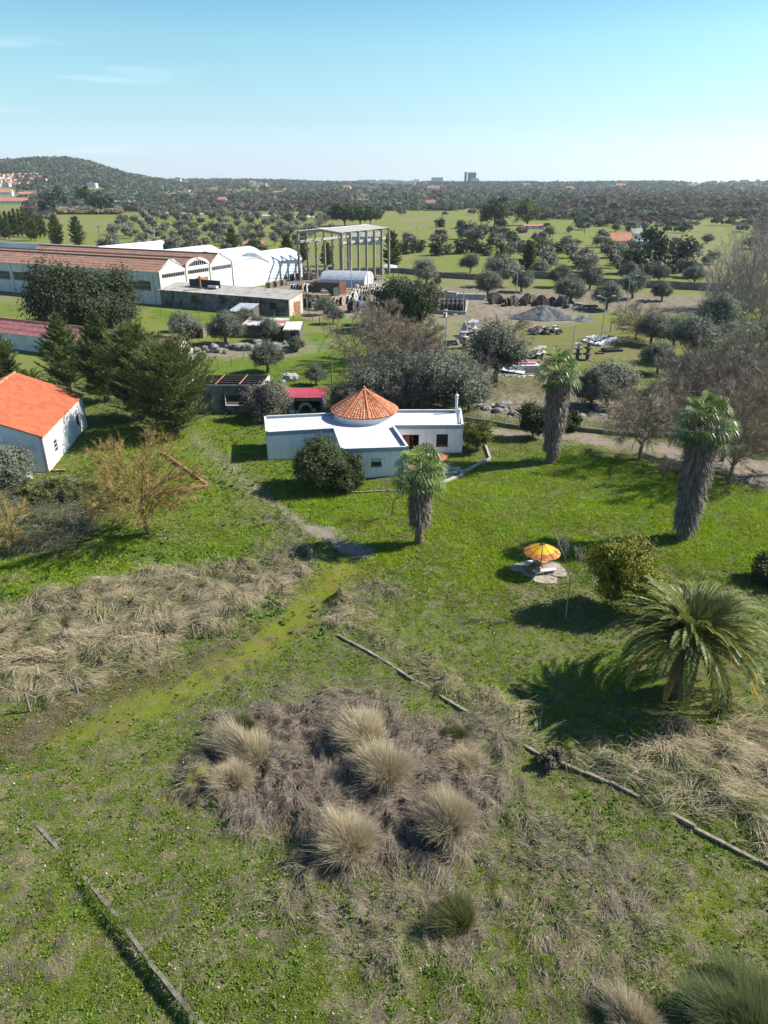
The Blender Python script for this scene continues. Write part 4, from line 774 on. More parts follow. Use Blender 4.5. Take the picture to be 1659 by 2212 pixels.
def roofless():
    FR = at(572, 893); FL = at(396, 893); d = (FR-FL)[:2]; L = np.linalg.norm(d); d /= L; n = np.array([-d[1], d[0]]); zf = hof(FR, 832)
    best = min((abs(proj(np.array([*(FR[:2]+n*s), z]))[0]-583)+abs(proj(np.array([*(FR[:2]+n*s), z]))[1]-810)+abs(z-zf-.9), s, z) for s in np.arange(4, 14, .1) for z in np.arange(3, 6, .1)); s, zb = best[1:]
    t = thing('roofless_building', 'roofless grey building with rusty roof beams left of the red shed', 'building', FR); a, b = FL[:2], FR[:2]; a2, b2 = a+n*s, b+n*s; w_ = MB(); h0, h1 = rel(a, b, 486, 2), rel(a, b, 534, 2)
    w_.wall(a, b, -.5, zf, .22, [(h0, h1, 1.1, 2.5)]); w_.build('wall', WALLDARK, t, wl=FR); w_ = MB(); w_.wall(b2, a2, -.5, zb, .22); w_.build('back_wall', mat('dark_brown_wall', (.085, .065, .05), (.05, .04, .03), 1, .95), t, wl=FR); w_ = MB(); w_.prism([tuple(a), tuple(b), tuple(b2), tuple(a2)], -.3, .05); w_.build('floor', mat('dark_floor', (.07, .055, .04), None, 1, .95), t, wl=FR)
    for P, k in ((b, -1), (a, 1)): e = MB(); e.prism([tuple(P+n*.22), tuple(P+n*(s-.22)), tuple(P+n*(s-.22)+d*.22*k), tuple(P+n*.22+d*.22*k)][::k], -.5, [zf, zb, zb, zf][::k]); e.build('end_wall', WHITE_OLD, t, wl=FR)
    for px in (425, 464, 516):
        q = along(FL, d, px, zf); P = a+d*q; c = np.array([*(P+n*.1), zf+.06]); e_ = np.array([*(P+n*(s-.1)), zb+.06]); m = MB(); m.cyl(c, e_, .10, n=4); m.build('beam', RUST, t, wl=FR)
    pl = MB()
    for f in (.12, .3, .48, .66, .85): P = a+n*s*f; Q = b+n*s*f; z = zf+(zb-zf)*f+.17; pl.cyl((*P, z), (*Q, z), .022, n=4)
    pl.build('purlins', mat('dull_steel', (.20, .19, .18), None, 1, .7), t, wl=FR); f = MB(); P, dd, _, rz, nn = seg2(a, b)
    for x, z0, z1, w0 in ((h0, 1.1, 2.5, .09), ): q = P+dd*x+nn*.1; f.box((q[0], q[1], (z0+z1)/2), (w0, .27, z1-z0), rz)
    q = P+dd*(h0+h1)/2+nn*.1; f.box((q[0], q[1], 1.06), (h1-h0+.1, .28, .09), rz); f.build('window_frame', WHITE_OLD, t, wl=FR)
roofless()
def red_shed():
    FR = at(697, 892.5); FL = at(592, 892); d = (FR-FL)[:2]; L = np.linalg.norm(d); d /= L; n = np.array([-d[1], d[0]]); zf = hof(FR, 858); s = 5.4; zb = min(np.arange(2, 5, .05), key=lambda z: abs(proj(np.array([*(FR[:2]+n*s), z]))[1]-839))
    t = thing('red_roof_shed', 'open fronted shed with a red sheet metal roof', 'shed', FR); a, b = FL[:2], FR[:2]; a2, b2 = a+n*s, b+n*s; w_ = MB(); w_.wall(b2, a2, -.5, zb-.1, .2); m_ = a+d*L*.42; w_.wall(a, m_, -.5, zf-.12, .2)
    for P, k in ((b, -1), (a, 1)): w_.prism([tuple(P+n*.2), tuple(P+n*(s-.2)), tuple(P+n*(s-.2)+d*.2*k), tuple(P+n*.2+d*.2*k)][::k], -.5, [zf-.12, zb-.1, zb-.1, zf-.12][::k])
    w_.wall(a+n*.3, b+n*.3, zf-.6, zf-.14, .2); w_.build('wall', mat('cement_wall', (.27, .255, .23), (.20, .19, .17), 1, .95, stain=(.12, .11, .1)), t, wl=FR)
    r_ = MB(); k = int(L/.42)
    e0, e1 = a-n*.25-d*.15, b-n*.25+d*.2; m0, m1 = a2+n*.1-d*.15, b2+n*.1+d*.2; r_.slab([(*e0, zf), (*e1, zf), (*m1, zb), (*m0, zb)], .05)
    for i in range(k+1): P = e0+(e1-e0)*i/k; Q = m0+(m1-m0)*i/k; r_.cyl((*P, zf+.02), (*Q, zb+.02), .05, n=4)
    r_.build('roof', REDMETAL, t, wl=FR)
    lab = ['white bucket at the left of the shed opening', 'blue bucket next to the white ones in the shed', 'white bucket third from the left in the shed', 'grey white bucket fourth from the left in the shed', 'low white tub nearest the arched oven']
    for i, (px, c) in enumerate(((617, 'w'), (623, 'b'), (628, 'w'), (634, 'w'), (643, 'w'))):
        p = at(px, 893.5); m = MB(); hgt = .55 if i < 4 else .35; m.lathe((0, 0, 0), [(.001, .02), (.2, .02), (.26, hgt), (.23, hgt), (.18, .08), (.001, .08)], 12); o = m.build('bucket', mat('blue_plastic', (.03, .12, .30), None, 1, .4) if c == 'b' else mat('white_plastic', (.6, .6, .58), None, 1, .5)); o.location = p; tag(o, lab[i], 'bucket', 'buckets in the red shed')
    p = at(660, 888); ar = MB(); prof = [(1.0*math.cos(x), 1.15*math.sin(x)) for x in np.linspace(0, math.pi, 13)]; inn = [(.62*math.cos(x), .72*math.sin(x)) for x in np.linspace(0, math.pi, 13)]
    vs = [(x, y_, z) for y_ in (0, .8) for x, z in prof+inn]; fs = []
    for i in range(12): fs += [(i, i+1, 14+i, 13+i), (26+i+1, 26+i, 39+i, 40+i), (i+1, i, 26+i, 27+i), (13+i, 14+i, 40+i, 39+i)]
    ar.add(vs, fs+[(0, 13, 39, 26), (12, 38, 51, 25)]); o = ar.build('arched_oven', mat('white_oven', (.6, .6, .57), (.5, .5, .47), 2, .8)); o.location = (p[0], p[1]+.4, 0); o.rotation_euler = (0, -.25, .3); tag(o, 'white arched oven front leaning inside the red shed', 'oven')
    p = at(678, 891); m = MB(); m.box((0, 0, .25), (.6, .4, .5)); m.box((0, 0, .52), (.66, .46, .06)); o = m.build('crate', mat('yellow_crate', (.55, .42, .16), None, 1, .7)); o.location = p; tag(o, 'small yellow crate in the red shed', 'crate')
    p = at(706, 892); m = MB()
    for x in (-.22, .22): m.cyl((x, 0, 0), (x-.15, .9, 2.7), .035, n=5)
    for i in range(8): f = (i+.6)/8.5; m.cyl((-.22-.15*f, .9*f, 2.7*f), (.22-.15*f, .9*f, 2.7*f), .022, n=5)
    o = m.build('ladder', METAL); o.location = p; tag(o, 'metal ladder leaning by the right wall of the red shed', 'ladder')
red_shed()
# ------------------------------------------------------------------ the factory
FA = at(351, 659); FU = np.array([math.sin(R(26)), math.cos(R(26))]); FV = np.array([-FU[1], FU[0]])      # U along the gables (away), V to the left
def FP(u, v, z=0): q = FA[:2]+FU*u+FV*v; return np.array([q[0], q[1], z])
def factory():
    t = thing('factory', 'old white factory with three brown tiled roofs and a brown door', 'factory', FA); ez = hof(FA, 588)
    us = [0]+[along(FA, FU, x, ez) for x in (401, 453, 501)]; LEN = 95; rid = [hof(FP((us[i]+us[i+1])/2, 0), y) for i, y in enumerate((561, 556, 548))]
    P = lambda u, v: FP(u, v)[:2]; w_ = MB(); zw0, zw1 = hof(FA, 629), hof(FA, 609); holes = []; a = 3.0
    while a < LEN-9: holes.append((LEN-a-7.2 if a > 3 else LEN-a-7.2, LEN-a, zw0, zw1)); a += 8.6
    w_.wall(P(0, LEN), P(0, 0), -1, ez, .35, holes)
    g0, g1 = ez-1.7, ez-.6; d0, d1 = along(FA, FU, 409.5+1, 2), along(FA, FU, 453-1, 2)
    gb = [(1.0, us[1]-.6, g0, g1), (us[1]+.6, us[2]-.6, g0, g1), (us[2]+.6, us[3]-.6, g0, g1)]; w_.wall(P(0, 0), P(us[3], 0), -1, ez, .35, gb+[(d0, d1, 0, g0-1.2)])
    w_.wall(P(us[3], 0), P(us[3], LEN), -1, ez, .35); w_.wall(P(us[3], LEN), P(0, LEN), -1, ez, .35)
    def gable(pts, v):
        n = len(pts); vs = [FP(u, v, z) for u, z in pts]+[FP(u, v+.35, z) for u, z in pts]; w_.add(vs, [tuple(range(n)), tuple(range(2*n-1, n-1, -1))]+[(i, i+n, (i+1) % n+n, (i+1) % n) for i in range(n)])
    for i in (0, 2): c = (us[i]+us[i+1])/2; gable([(us[i], ez), (us[i+1], ez), (c+.6, rid[i]+.15), (c-.6, rid[i]+.15)], 0)
    c, hw = (us[1]+us[2])/2, (us[2]-us[1])/2; arc = [(c+hw*math.cos(x), ez+(rid[1]-ez)*math.sin(x)) for x in np.linspace(0, math.pi, 15)]; arc2 = [(c+(hw-1.1)*math.cos(x), ez+.25+(rid[1]-ez-1.0)*math.sin(x)) for x in np.linspace(0, math.pi, 15)]
    vs = [FP(u, v, z) for v in (0, .35) for u, z in arc+arc2]; fs = []
    for i in range(14): fs += [(i, i+1, 16+i, 15+i), (30+i+1, 30+i, 45+i, 46+i), (i+1, i, 30+i, 31+i), (15+i, 16+i, 46+i, 45+i)]
    w_.add(vs, fs); w_.wall(P(us[1]+.01, 0), P(us[2]-.01, 0), ez, ez+.26, .34); w_.build('wall', WHITE_OLD, t, wl=FA)
    lp = MB(); lp.add([FP(u, .2, z) for u, z in arc2], [tuple(range(15))]); fr_ = MB()
    for i in range(9):
        u = c+(hw-1.1)*(-.9+1.8*i/8); z = ez+.25+(rid[1]-ez-1.0)*math.sqrt(max(0, 1-((u-c)/(hw-1.1))**2)); q = FP(u, .1); fr_.cyl((q[0], q[1], ez+.2), (q[0], q[1], z), .06, n=4)
    lw = fr_.build('lunette_window', WHITE_OLD, t, wl=FA); lp.build('pane', GLASS, lw, wl=FA)
    for i, g in enumerate(gb): win(t, FA, P(0, 0), P(us[3], 0), *g, int((g[1]-g[0])/.8), 1, mat('grey_mullion', (.30, .28, .26), None, 1, .8), fr=.16, sill=False)
    for h in holes: win(t, FA, P(0, LEN), P(0, 0), *h, 9, 2, mat('grey_mullion', (.30, .28, .26), None, 1, .8), fr=.13)
    for h in holes: pi = MB(); q = P(-.12, LEN-h[1]-.7); pi.box((q[0], q[1], ez/2-.5), (.6, .3, ez+1), math.atan2(-FV[1], -FV[0])); pi.build('pier', WHITE_OLD, t, wl=FA)
    for u in us[:4]: pi = MB(); q = P(u+(.2 if u == 0 else 0), -.12); pi.box((q[0], q[1], ez/2-.5), (.5, .28, ez+1), math.atan2(FU[1], FU[0])); pi.build('pier', WHITE_OLD, t, wl=FA)
    dr = MB(); q = P(d0+(d1-d0)*.19, .1); rz = math.atan2(FU[1], FU[0]); hh = g0-1.2; dr.box((q[0], q[1], hh/2), ((d1-d0)*.36, .14, hh), rz); q = P(d1-(d1-d0)*.19, .1); dr.box((q[0], q[1], hh/2), ((d1-d0)*.36, .14, hh), rz); dr.build('door', mat('orange_brown_door', (.42, .14, .075), (.34, .11, .06), .8, .8), t, wl=FA)
    dw = MB(); q = P((d0+d1)/2, .5); dw.box((q[0], q[1], hh*.4), ((d1-d0)*.3, .1, hh*.8), rz); dw.build('inner_door', WHITE, t, wl=FA)
    r_ = MB()
    for i in range(3):
        u0, u1, c = us[i], us[i+1], (us[i]+us[i+1])/2; zz = rid[i]-.1 if i != 1 else rid[i]-.25; o = .35 if i == 0 else 0
        L2 = LEN if i == 0 else LEN-12-6*i
        tiled(r_, FP(u0-o, L2, ez+.02-o*.2), FP(u0-o, -.15, ez+.02-o*.2), FP(c, -.15, zz), FP(c, L2, zz), .7, 1.0, .07, .05, 2); tiled(r_, FP(u1, -.15, ez+.02), FP(u1, L2, ez+.02), FP(c, L2, zz), FP(c, -.15, zz), .7, 1.0, .07, .05, 2)
    r_.build('roof', TERRA_OLD, t, wl=FA); g_ = MB()
    for i in range(3): c = (us[i]+us[i+1])/2; L2 = LEN if i == 0 else LEN-12-6*i; g_.cyl(FP(c, -.1, rid[i]+.02-(.2 if i == 1 else 0)), FP(c, L2, rid[i]+.02-(.2 if i == 1 else 0)), .2, n=5)
    g_.build('ridge', mat('dark_ridge', (.14, .11, .08), None, 1, .95), t, wl=FA)
    # white parapet block at the far left rear
    bk = MB(); a_ = atT(-20, 600); zt = 9.5
    q0, q1 = FP(us[3]+1, 52), FP(us[3]+1, 130); bk.wall(q1, q0, -1, ez+2.2, .4); bk.wall(q0, FP(us[3]+30, 52), -1, ez+2.2, .4); bk.build('rear_wall', WHITE, t, wl=FA)
    return us, ez
FUS, FEZ = factory()
def arch_roof(m, u0, u1, v0, v1, ez, rise, along_v=True, n=14, th=.12, over=0.):
    c, hw = (u0+u1)/2, (u1-u0)/2+over; pts = [(c-hw*math.cos(x), ez+rise*math.sin(x)) for x in np.linspace(0, math.pi, n)] if rise/hw > .6 else [(c-hw+2*hw*i/(n-1), ez+rise*(1-(2*i/(n-1)-1)**2)) for i in range(n)]
    V = []
    for v in (v0, v1):
        for u, z in pts: V.append(FP(u, v, z) if along_v else FP(v, u, z))
    for v in (v0, v1):
        for u, z in pts: V.append(FP(u, v, z-th) if along_v else FP(v, u, z-th))
    N_ = n; fs = []
    for i in range(N_-1): fs += [(i, i+1, N_+i+1, N_+i), (2*N_+i+1, 2*N_+i, 3*N_+i, 3*N_+i+1), (i+1, i, 2*N_+i, 2*N_+i+1), (N_+i, N_+i+1, 3*N_+i+1, 3*N_+i)]
    m.add(V, fs+[(0, N_, 3*N_, 2*N_), (N_-1, 3*N_-1, 4*N_-1, 2*N_-1)]); return pts
def arch_hall():
    t = thing('arched_hall', 'white arched hall joined to the right end of the tiled factory', 'building', FP(FUS[3], 0)); o = FP(FUS[3], 0); u0 = FUS[3]+.05; u1 = along(FA, FU, 583, 2); ez = hof(FP(u1, 0), 566); rise = hof(FP((u0+u1)/2, 0), 556)-ez
    w_ = MB(); w_.wall(FP(u0+.05, -.05), FP(u1, -.05), -1, ez, .3, [(along(FA, FU, 535, 2)-u0, along(FA, FU, 553, 2)-u0, 0, ez-1)]); w_.wall(FP(u1, -.05), FP(u1, 45), -1, ez, .3); w_.build('wall', WHITE, t, wl=o)
    g = MB(); N_ = 14; pts = [(u0+(u1-u0)*i/(N_-1), ez+rise*(1-(2*i/(N_-1)-1)**2)) for i in range(N_)]; V = [FP(u, -.1, z) for u, z in pts]+[FP(u0, -.1, ez-1.2), FP(u1, -.1, ez-1.2)]; V2 = [FP(u, .0, z) for u, z in pts]; g.add(V, [tuple(range(N_-1, -1, -1))+(N_, N_+1)]); g.build('gable_cladding', METAL_W, t, wl=o)
    d_ = MB(); q = FP((along(FA, FU, 535, 2)+along(FA, FU, 553, 2))/2, .05); d_.box((q[0], q[1], (ez-1)/2), (along(FA, FU, 553, 2)-along(FA, FU, 535, 2), .1, ez-1), math.atan2(FU[1], FU[0])); d_.build('sliding_door', METAL_W, t, wl=o)
    r_ = MB(); arch_roof(r_, u0, u1, -.35, 42, ez+.06, rise); r_.build('roof', METAL_W, t, wl=o)
    # three barrel halls beyond, running away
    ub = u1+.3; labs = ['white barrel roofed hall nearest the yard', 'middle white barrel roofed hall behind the factory', 'farthest white barrel roofed hall behind the factory']; W_ = 12.5
    uL = along(FA, FU, 655, 4)
    for i in range(3):
        v0 = .2+i*(W_+.3); L = uL-ub-(0, 3, 8)[i]; ez2 = ez-.5+.3*i; o2 = FP(ub, v0); t2 = thing('barrel_hall', labs[i], 'building', o2, group='white barrel roofed halls'); w2 = MB(); st_ = ub if i == 0 else ub-6*i
        w2.wall(FP(st_, v0), FP(ub+L, v0), -1, ez2, .25); w2.wall(FP(ub+L, v0), FP(ub+L, v0+W_), -1, ez2, .25); w2.wall(FP(st_, v0+W_), FP(st_, v0), -1, ez2, .25); w2.build('wall', METAL_W, t2, wl=o2)
        r2 = MB(); arch_roof(r2, v0, v0+W_, st_-.2, ub+L+.3, ez2+.03, 3.0, False); r2.build('roof', METAL_W, t2, wl=o2)
        N_ = 14
        for uu, fl in ((st_+.1, 1), (ub+L-.05, 0)): e = MB(); V = [FP(uu, v0+W_*k/(N_-1), ez2+2.9*(1-(2*k/(N_-1)-1)**2)) for k in range(N_)]; e.add(V, [tuple(range(N_))]); e.build('end_wall', GLASS if i else METAL_W, t2, wl=o2)
arch_hall()
def annex():
    o = FP(0, 0)-np.array([*FV, 0])*0; t = thing('factory_annex', 'low dirty annex with grey fibre roof and rusty door', 'building', FP(-.3, 0)); o = FP(-.3, 0)
    zl = 4.0; L = along(FP(-.3, 0), -FV, 624, 1.5); zf = hof(FP(-.3, -L), 647); D = along(FP(-.3, -L), FU, 655, 1.5); zb = zf+1.1; w_ = MB()
    w0 = along(FP(-.3, 0), -FV, 414, 2); w1 = along(FP(-.3, 0), -FV, 428, 2); w2 = along(FP(-.3, 0), -FV, 583, 2); w3 = along(FP(-.3, 0), -FV, 597, 2)
    w_.wall(FP(-.3, 0), FP(-.3, -L), -1, zf, .3, [(w0, w1, 1.4, 3.0), (w2, w3, 1.4, 2.9)]); w_.build('wall', WALLDARK, t, wl=o); e = MB(); d0, d1 = D*.28, D*.74
    e.wall(FP(0, -L), FP(-.3+D, -L), -1, 2.9, .3, [(d0, d1, 0, 2.9)]); V = [FP(-.3, -L, 2.9), FP(-.3+D, -L, 2.9), FP(-.3+D, -L, zb), FP(-.3, -L, zf)]; V2 = [FP(-.3, -L+.3, 2.9), FP(-.3+D, -L+.3, 2.9), FP(-.3+D, -L+.3, zb), FP(-.3, -L+.3, zf)]
    e.add(V+V2, [(0, 1, 2, 3), (7, 6, 5, 4), (0, 3, 7, 4), (1, 5, 6, 2), (0, 4, 5, 1), (3, 2, 6, 7)]); e.wall(FP(-.3+D, -L), FP(-.3+D, -.3), -1, zb, .3); e.build('end_wall', mat('pinkish_plaster', (.56, .50, .43), (.48, .42, .36), .8, .95, streak=(.38, .33, .28)), t, wl=o)
    d_ = MB()
    for i in range(2): q = FP(d0+(d1-d0)*(.25+.5*i), -L+.08); d_.box((q[0], q[1], 1.45), ((d1-d0)*.49, .08, 2.88), math.atan2(FU[1], FU[0]))
    d_.build('door', RUST, t, wl=o); r_ = MB(); tiled(r_, FP(-.75, .3, zf-.02), FP(-.75, -L-.3, zf-.02), FP(-.3+D+.4, -L-.3, zb+.08), FP(-.3+D+.4, .3, zb+.08), .45, 1.6, .05, .02, 3); r_.build('roof', FIBRO, t, wl=o)
    for a, b in ((w0, w1), (w2, w3)): win(t, o, FP(-.3, 0), FP(-.3, -L), a, b, 1.4, 3.0 if a == w0 else 2.9, 2, 1)
    # dark raised sign board, stack and box on the roof
    p = FP(D*.72, -along(FP(-.3, 0), -FV, 438, 4)+0); s_ = MB(); c = FP(D*.62, -(along(FP(-.3, 0), -FV, 434, 4)-2)); z = zf+.9; s_.box((c[0], c[1], z+.75), (9.5, .2, 1.7), math.atan2(-FV[1], -FV[0])); s_.build('dark_board', mat('dark_board', (.05, .045, .045), None, 2, .7), t, wl=o)
    q = FP(D*.35, -along(FP(-.3, 0), -FV, 419.5, 4)); m = MB(); m.cyl((q[0], q[1], zf), (q[0], q[1], zf+3.2), .25, n=8); m.cyl((q[0], q[1], zf+3.2), (q[0], q[1], zf+3.5), .35, n=8); m.build('flue', RUST, t, wl=o)
    m = MB(); q = FP(D*.5, -along(FP(-.3, 0), -FV, 442, 4)); m.box((q[0], q[1], zf+1.1), (2.6, 1, .5), math.atan2(-FV[1], -FV[0])); m.build('roof_unit', METAL_W, t, wl=o)
annex()
# ------------------------------------------------------------------ the concrete portal frame
FC = at(648, 606); CU = np.array([math.sin(R(30)), math.cos(R(30))]); CV = np.array([CU[1], -CU[0]])   # CU away, CV to the right
def CPt(u, v, z=0): q = FC[:2]+CU*u+CV*v; return np.array([q[0], q[1], z])
def portal():
    t = thing('concrete_portal', 'tall open concrete frame of columns with thin white roof purlins', 'frame structure', FC); zt = hof(FC, 500); L = along(FC, CU, 752, zt/2); Wd = along(FC, CV, 739, zt/2); rz = math.atan2(CU[1], CU[0])
    for r_, v in enumerate((0, Wd)):
        for i in range(7):
            q = CPt(L*i/6, v); c = MB(); c.box((q[0], q[1], zt/2-.3), (.5, .7, zt+.6), rz); c.box((q[0], q[1]-.01, zt*.77), (.7, 1.3, .35), rz); c.build('column', CONC, t, wl=FC)
        m = MB(); a, b = CPt(0, v+(.75 if v == 0 else -.75)), CPt(L, v+(.75 if v == 0 else -.75)); mid = (a+b)/2; m.box((mid[0], mid[1], zt*.80), (L, .35, .7), rz); m.build('crane_beam', CONC_L, t, wl=FC)
    for i in range(7):
        if i == 4: continue
        m = MB(); pts = [CPt(L*i/6, -.4, zt), CPt(L*i/6, Wd+.4, zt), CPt(L*i/6, Wd/2, zt+.9)]; d = np.array([*CU*.2, 0]); low = [CPt(L*i/6, -.4, zt-.5), CPt(L*i/6, Wd+.4, zt-.5), CPt(L*i/6, Wd/2, zt+.25)]
        for P0, P1, Q0, Q1 in ((pts[0], pts[2], low[0], low[2]), (pts[2], pts[1], low[2], low[1])): V = [P0-d, P1-d, Q1-d, Q0-d, P0+d, P1+d, Q1+d, Q0+d]; m.add(V, [(0, 1, 2, 3), (7, 6, 5, 4), (0, 4, 5, 1), (1, 5, 6, 2), (2, 6, 7, 3), (3, 7, 4, 0)])
        m.build('roof_beam', CONC, t, wl=FC)
    m = MB()
    for k in range(9):
        for s in (0, 1):
            f = (k+.5)/9; v = Wd/2*f if s == 0 else Wd-Wd/2*f; z = zt+.12+.9*f
            for i in range(6):
                if (i >= 3 and s == 0 and k < 5): continue
                m.cyl(CPt(L*i/6+.1, v, z), CPt(L*(i+1)/6-.1, v, z), .075, n=4)
    m.build('purlins', mat('white_purlin', (.62, .61, .58), None, 1, .8), t, wl=FC)
portal()
def quonset():
    A = at(690, 619); B = at(787, 622); C_ = at(808, 606); d = (B-A)[:2]; L = np.linalg.norm(d); d /= L; n = np.array([-d[1], d[0]]); D = along(B, n, 808, 1.0); zh = hof(A*.5+B*.5+np.array([*(n*D*.3), 0]), 587); t = thing('barrel_shed', 'grey corrugated half round metal shed in the yard', 'shed', A)
    g = MB(); N_ = 15; K = 60
    for k in range(K+1):
        rr = 1+.012*(k % 2)
        for i in range(N_): x = math.pi*i/(N_-1); q = A[:2]+d*L*k/K+n*(D/2)*(1-math.cos(x)*rr); g.v.append((q[0], q[1], zh*abs(math.sin(x))**.75*rr))
    for k in range(K): g.f += [(k*N_+i+1, k*N_+i, (k+1)*N_+i, (k+1)*N_+i+1) for i in range(N_-1)]
    g.build('shell', METAL, t, wl=A); PWM = mat('pink_white_panel', (.60, .55, .53), (.52, .48, .46), 1, .8)
    for kk, off in ((0, .02), (L, -.02)):
        V = []; e = MB()
        for i in range(N_): x = math.pi*i/(N_-1); q = A[:2]+d*(kk+off)+n*(D/2)*(1-math.cos(x)*.99); V.append((q[0], q[1], zh*abs(math.sin(x))**.75*.99))
        e.add(V, [tuple(range(N_)) if kk == 0 else tuple(range(N_-1, -1, -1))]); e.build('end_panel', PWM, t, wl=A)
    f = MB()
    for v in (.3, .68): q = B[:2]+n*D*v; f.box((q[0]+d[0]*.04, q[1]+d[1]*.04, zh*.44), (.12, .35, zh*.86), math.atan2(d[1], d[0]))
    f.build('door_post', mat('dark_grey_post', (.09, .09, .1), None, 1, .7), t, wl=A)
quonset()
# ------------------------------------------------------------------ trees and shrubs near the house
def put(t, px, py, rz=0., s=1.):
    p = at(px, py); t.location = (p[0], p[1], float(T(p[0], p[1]))-.03); t.rotation_euler = (0, 0, rz); t.scale = (s,)*3; return t
def hh(px, py, top): return hof(at(px, py), top)
for i, (px, py, top, r, lab) in enumerate([
    (150, 845, 654, 4.3, 'cypress with the pointed tip, left of the three behind the orange roof'), (232, 868, 644, 4.6, 'tallest feathery cypress behind the orange roofed house'),
    (308, 905, 682, 5.4, 'broad dark cypress between the tallest one and the front one'), (378, 938, 735, 6.6, 'wide cypress with feathery upswept sprays nearest the roofless building'),
    (8, 850, 688, 4.0, 'cypress cut by the left edge above the orange roof')]):
    h = hh(px, py, top); big = i in (2, 3)
    t = cypress_tree('cypress', lab, h, r, 300+i, 330 if big else 240, 120, shape=(lambda t: (.72+.5*t if t < .45 else .945*(1-((t-.45)/.58)**1.7))) if big else (lambda t: (1-t)**.8*(.75+.6*min(1, t*3))), elev=(.10, .85), lf=(.55, .05), group='cypresses behind the orange roofed house'); put(t, px, py)
def date_small():
    p = at(72, 858); date_palm('date_palm', 'small dark palm with stiff fronds left of the cypresses', p, 1.8, 4.0, 34, 9, .35, 0.05)
date_small()
# the palms of the lawn
p = at(905, 1174); fan_palm('fan_palm', 'shortest fan palm with brown skirt, in front of the white house', p, hof(p, 1008), 1.7, .82, 2.4, 21, .33)
p = at(1190, 997); fan_palm('fan_palm', 'fan palm with long dead skirt right of the white house', p, hof(p, 795), 1.1, 1.05, 2.5, 22, .50)
p = at(1475, 1163); fan_palm('fan_palm', 'tallest fan palm with shaggy skirt at the right of the lawn', p, hof(p, 898), .9, 1.15, 2.55, 23, .50)
p = at(1468, 1492); date_palm('date_palm', 'large date palm with arching fronds and thick trunk on the lawn', p, 3.6, 4.9, 140, 31, .62, .16, .042)
# holm oaks
def oak(name, lab, px, py, w_, h, n, size, seed, m=DARK, cat='tree', low=.12, cx=0., grp=None, nb=26, pk=.7):
    g = random.Random(seed); bl = []
    for i in range(nb):
        a = g.uniform(0, 6.28); q = math.sqrt(g.random())*.74; z = h*(low+.16+(.84-low-.16)*g.random()*(1-.55*q**2)); s = w_*g.uniform(.11, .2); bl.append(((cx+w_/2*q*math.cos(a), w_/2*q*math.sin(a), z), (s, s, s*pk)))
    top = np.array([cx*.4, 0, h*.35]); segs = [(np.array([0, 0, -.4]), top, w_*.035, w_*.025)]
    for c, s in bl: segs.append((top*g.uniform(.5, 1), np.array(c), w_*.012, w_*.004))
    t = blob_tree(name, lab, bl, n, size, m, segs, seed, cat, grp, .55); return put(t, px, py)
oak('holm_oak', 'huge dark holm oak in front of the long factory', 150, 706, 20.0, hh(150, 706, 568), 110000, .24, 41, cx=3.4, nb=46)
oak('holm_oak', 'dark round holm oak right of the cable yard', 878, 712, 13., hh(878, 712, 600), 60000, .20, 42, nb=30)
oak('holm_oak', 'small dark evergreen at the left foot of the round holm oak', 818, 700, 6.0, hh(818, 700, 640), 18000, .18, 43, nb=12)
def bush(name, lab, px, py, r, h, n, size, seed, m, cat='bush', nb=14, stems=5, grp=None, low=.3):
    g = random.Random(seed); bl = [];
    for i in range(nb):
        a = i*2.4; q = g.uniform(.15, .72); z = h*g.uniform(low, .82); s = r*g.uniform(.28, .42); bl.append(((r*q*math.cos(a), r*q*math.sin(a), z), (s, s, s*.95)))
    segs = [(np.array([0, 0, -.2]), np.array([0, 0, h*.25]), .12, .09)]+[(np.array([0, 0, h*.1]), np.array(b[0]), .06, .02) for b in bl]
    return put(blob_tree(name, lab, bl, n, size, m, segs, seed, cat, grp, .5), px, py)
bush('round_bush', 'larger dark round bush against the left wing of the white house', 688, 1052, 2.35, hh(688, 1052, 953)*.96, 60000, .085, 51, SHRUB, nb=26)
bush('round_bush', 'smaller dark round bush touching the larger one before the white house', 742, 1056, 1.85, hh(742, 1056, 985)*.96, 42000, .08, 52, SHRUB, nb=20)
bush('garden_tree', 'small yellow green tree at the right corner of the white house', 1030, 972, 1.9, 3.3, 20000, .08, 53, leafmat('lime_leaf', (.04, .06, .012), (.16, .18, .03), .25, .1), 'tree', low=.5)
bush('yellow_bush', 'open bush with yellow green sprays beside the large date palm', 1338, 1318, 2.3, hh(1338, 1318, 1178), 42000, .085, 54, YEL, nb=18)
bush('grey_bush', 'grey olive bush against the front of the orange roofed house', 8, 1055, 2.7, 4.2, 55000, .085, 55, OLIVE, nb=18)
bush('dark_bush', 'dark evergreen bush behind the middle fan palm by the dirt road', 1150, 945, 1.9, 4.4, 26000, .10, 56, SHRUB)
bush('dark_bush', 'dark evergreen bush cut by the right edge on the lawn', 1668, 1255, 1.7, 2.0, 18000, .09, 57, SHRUB)
bush('dark_bush', 'dark low bush right of the middle fan palm trunk', 1228, 930, 1.3, 2.2, 12000, .10, 58, SHRUB)
bush('shed_olive', 'round olive tree in front of the roofless building and red shed', 577, 905, 2.9, hh(577, 905, 830), 45000, .09, 59, OLIVE_B, 'tree', nb=20)
pbb = at(1625, 2225); o = obj('broom_bush', tussock_mesh(900, 4.2, 1.9, 26000)); o.data.materials[0] = leafmat('broom_leaf', (.06, .085, .03), (.24, .28, .12), .3, .1); o.location = (pbb[0], pbb[1], float(T(pbb[0], pbb[1]))); tag(o, 'soft grey green broom bush at the bottom right corner', 'bush')
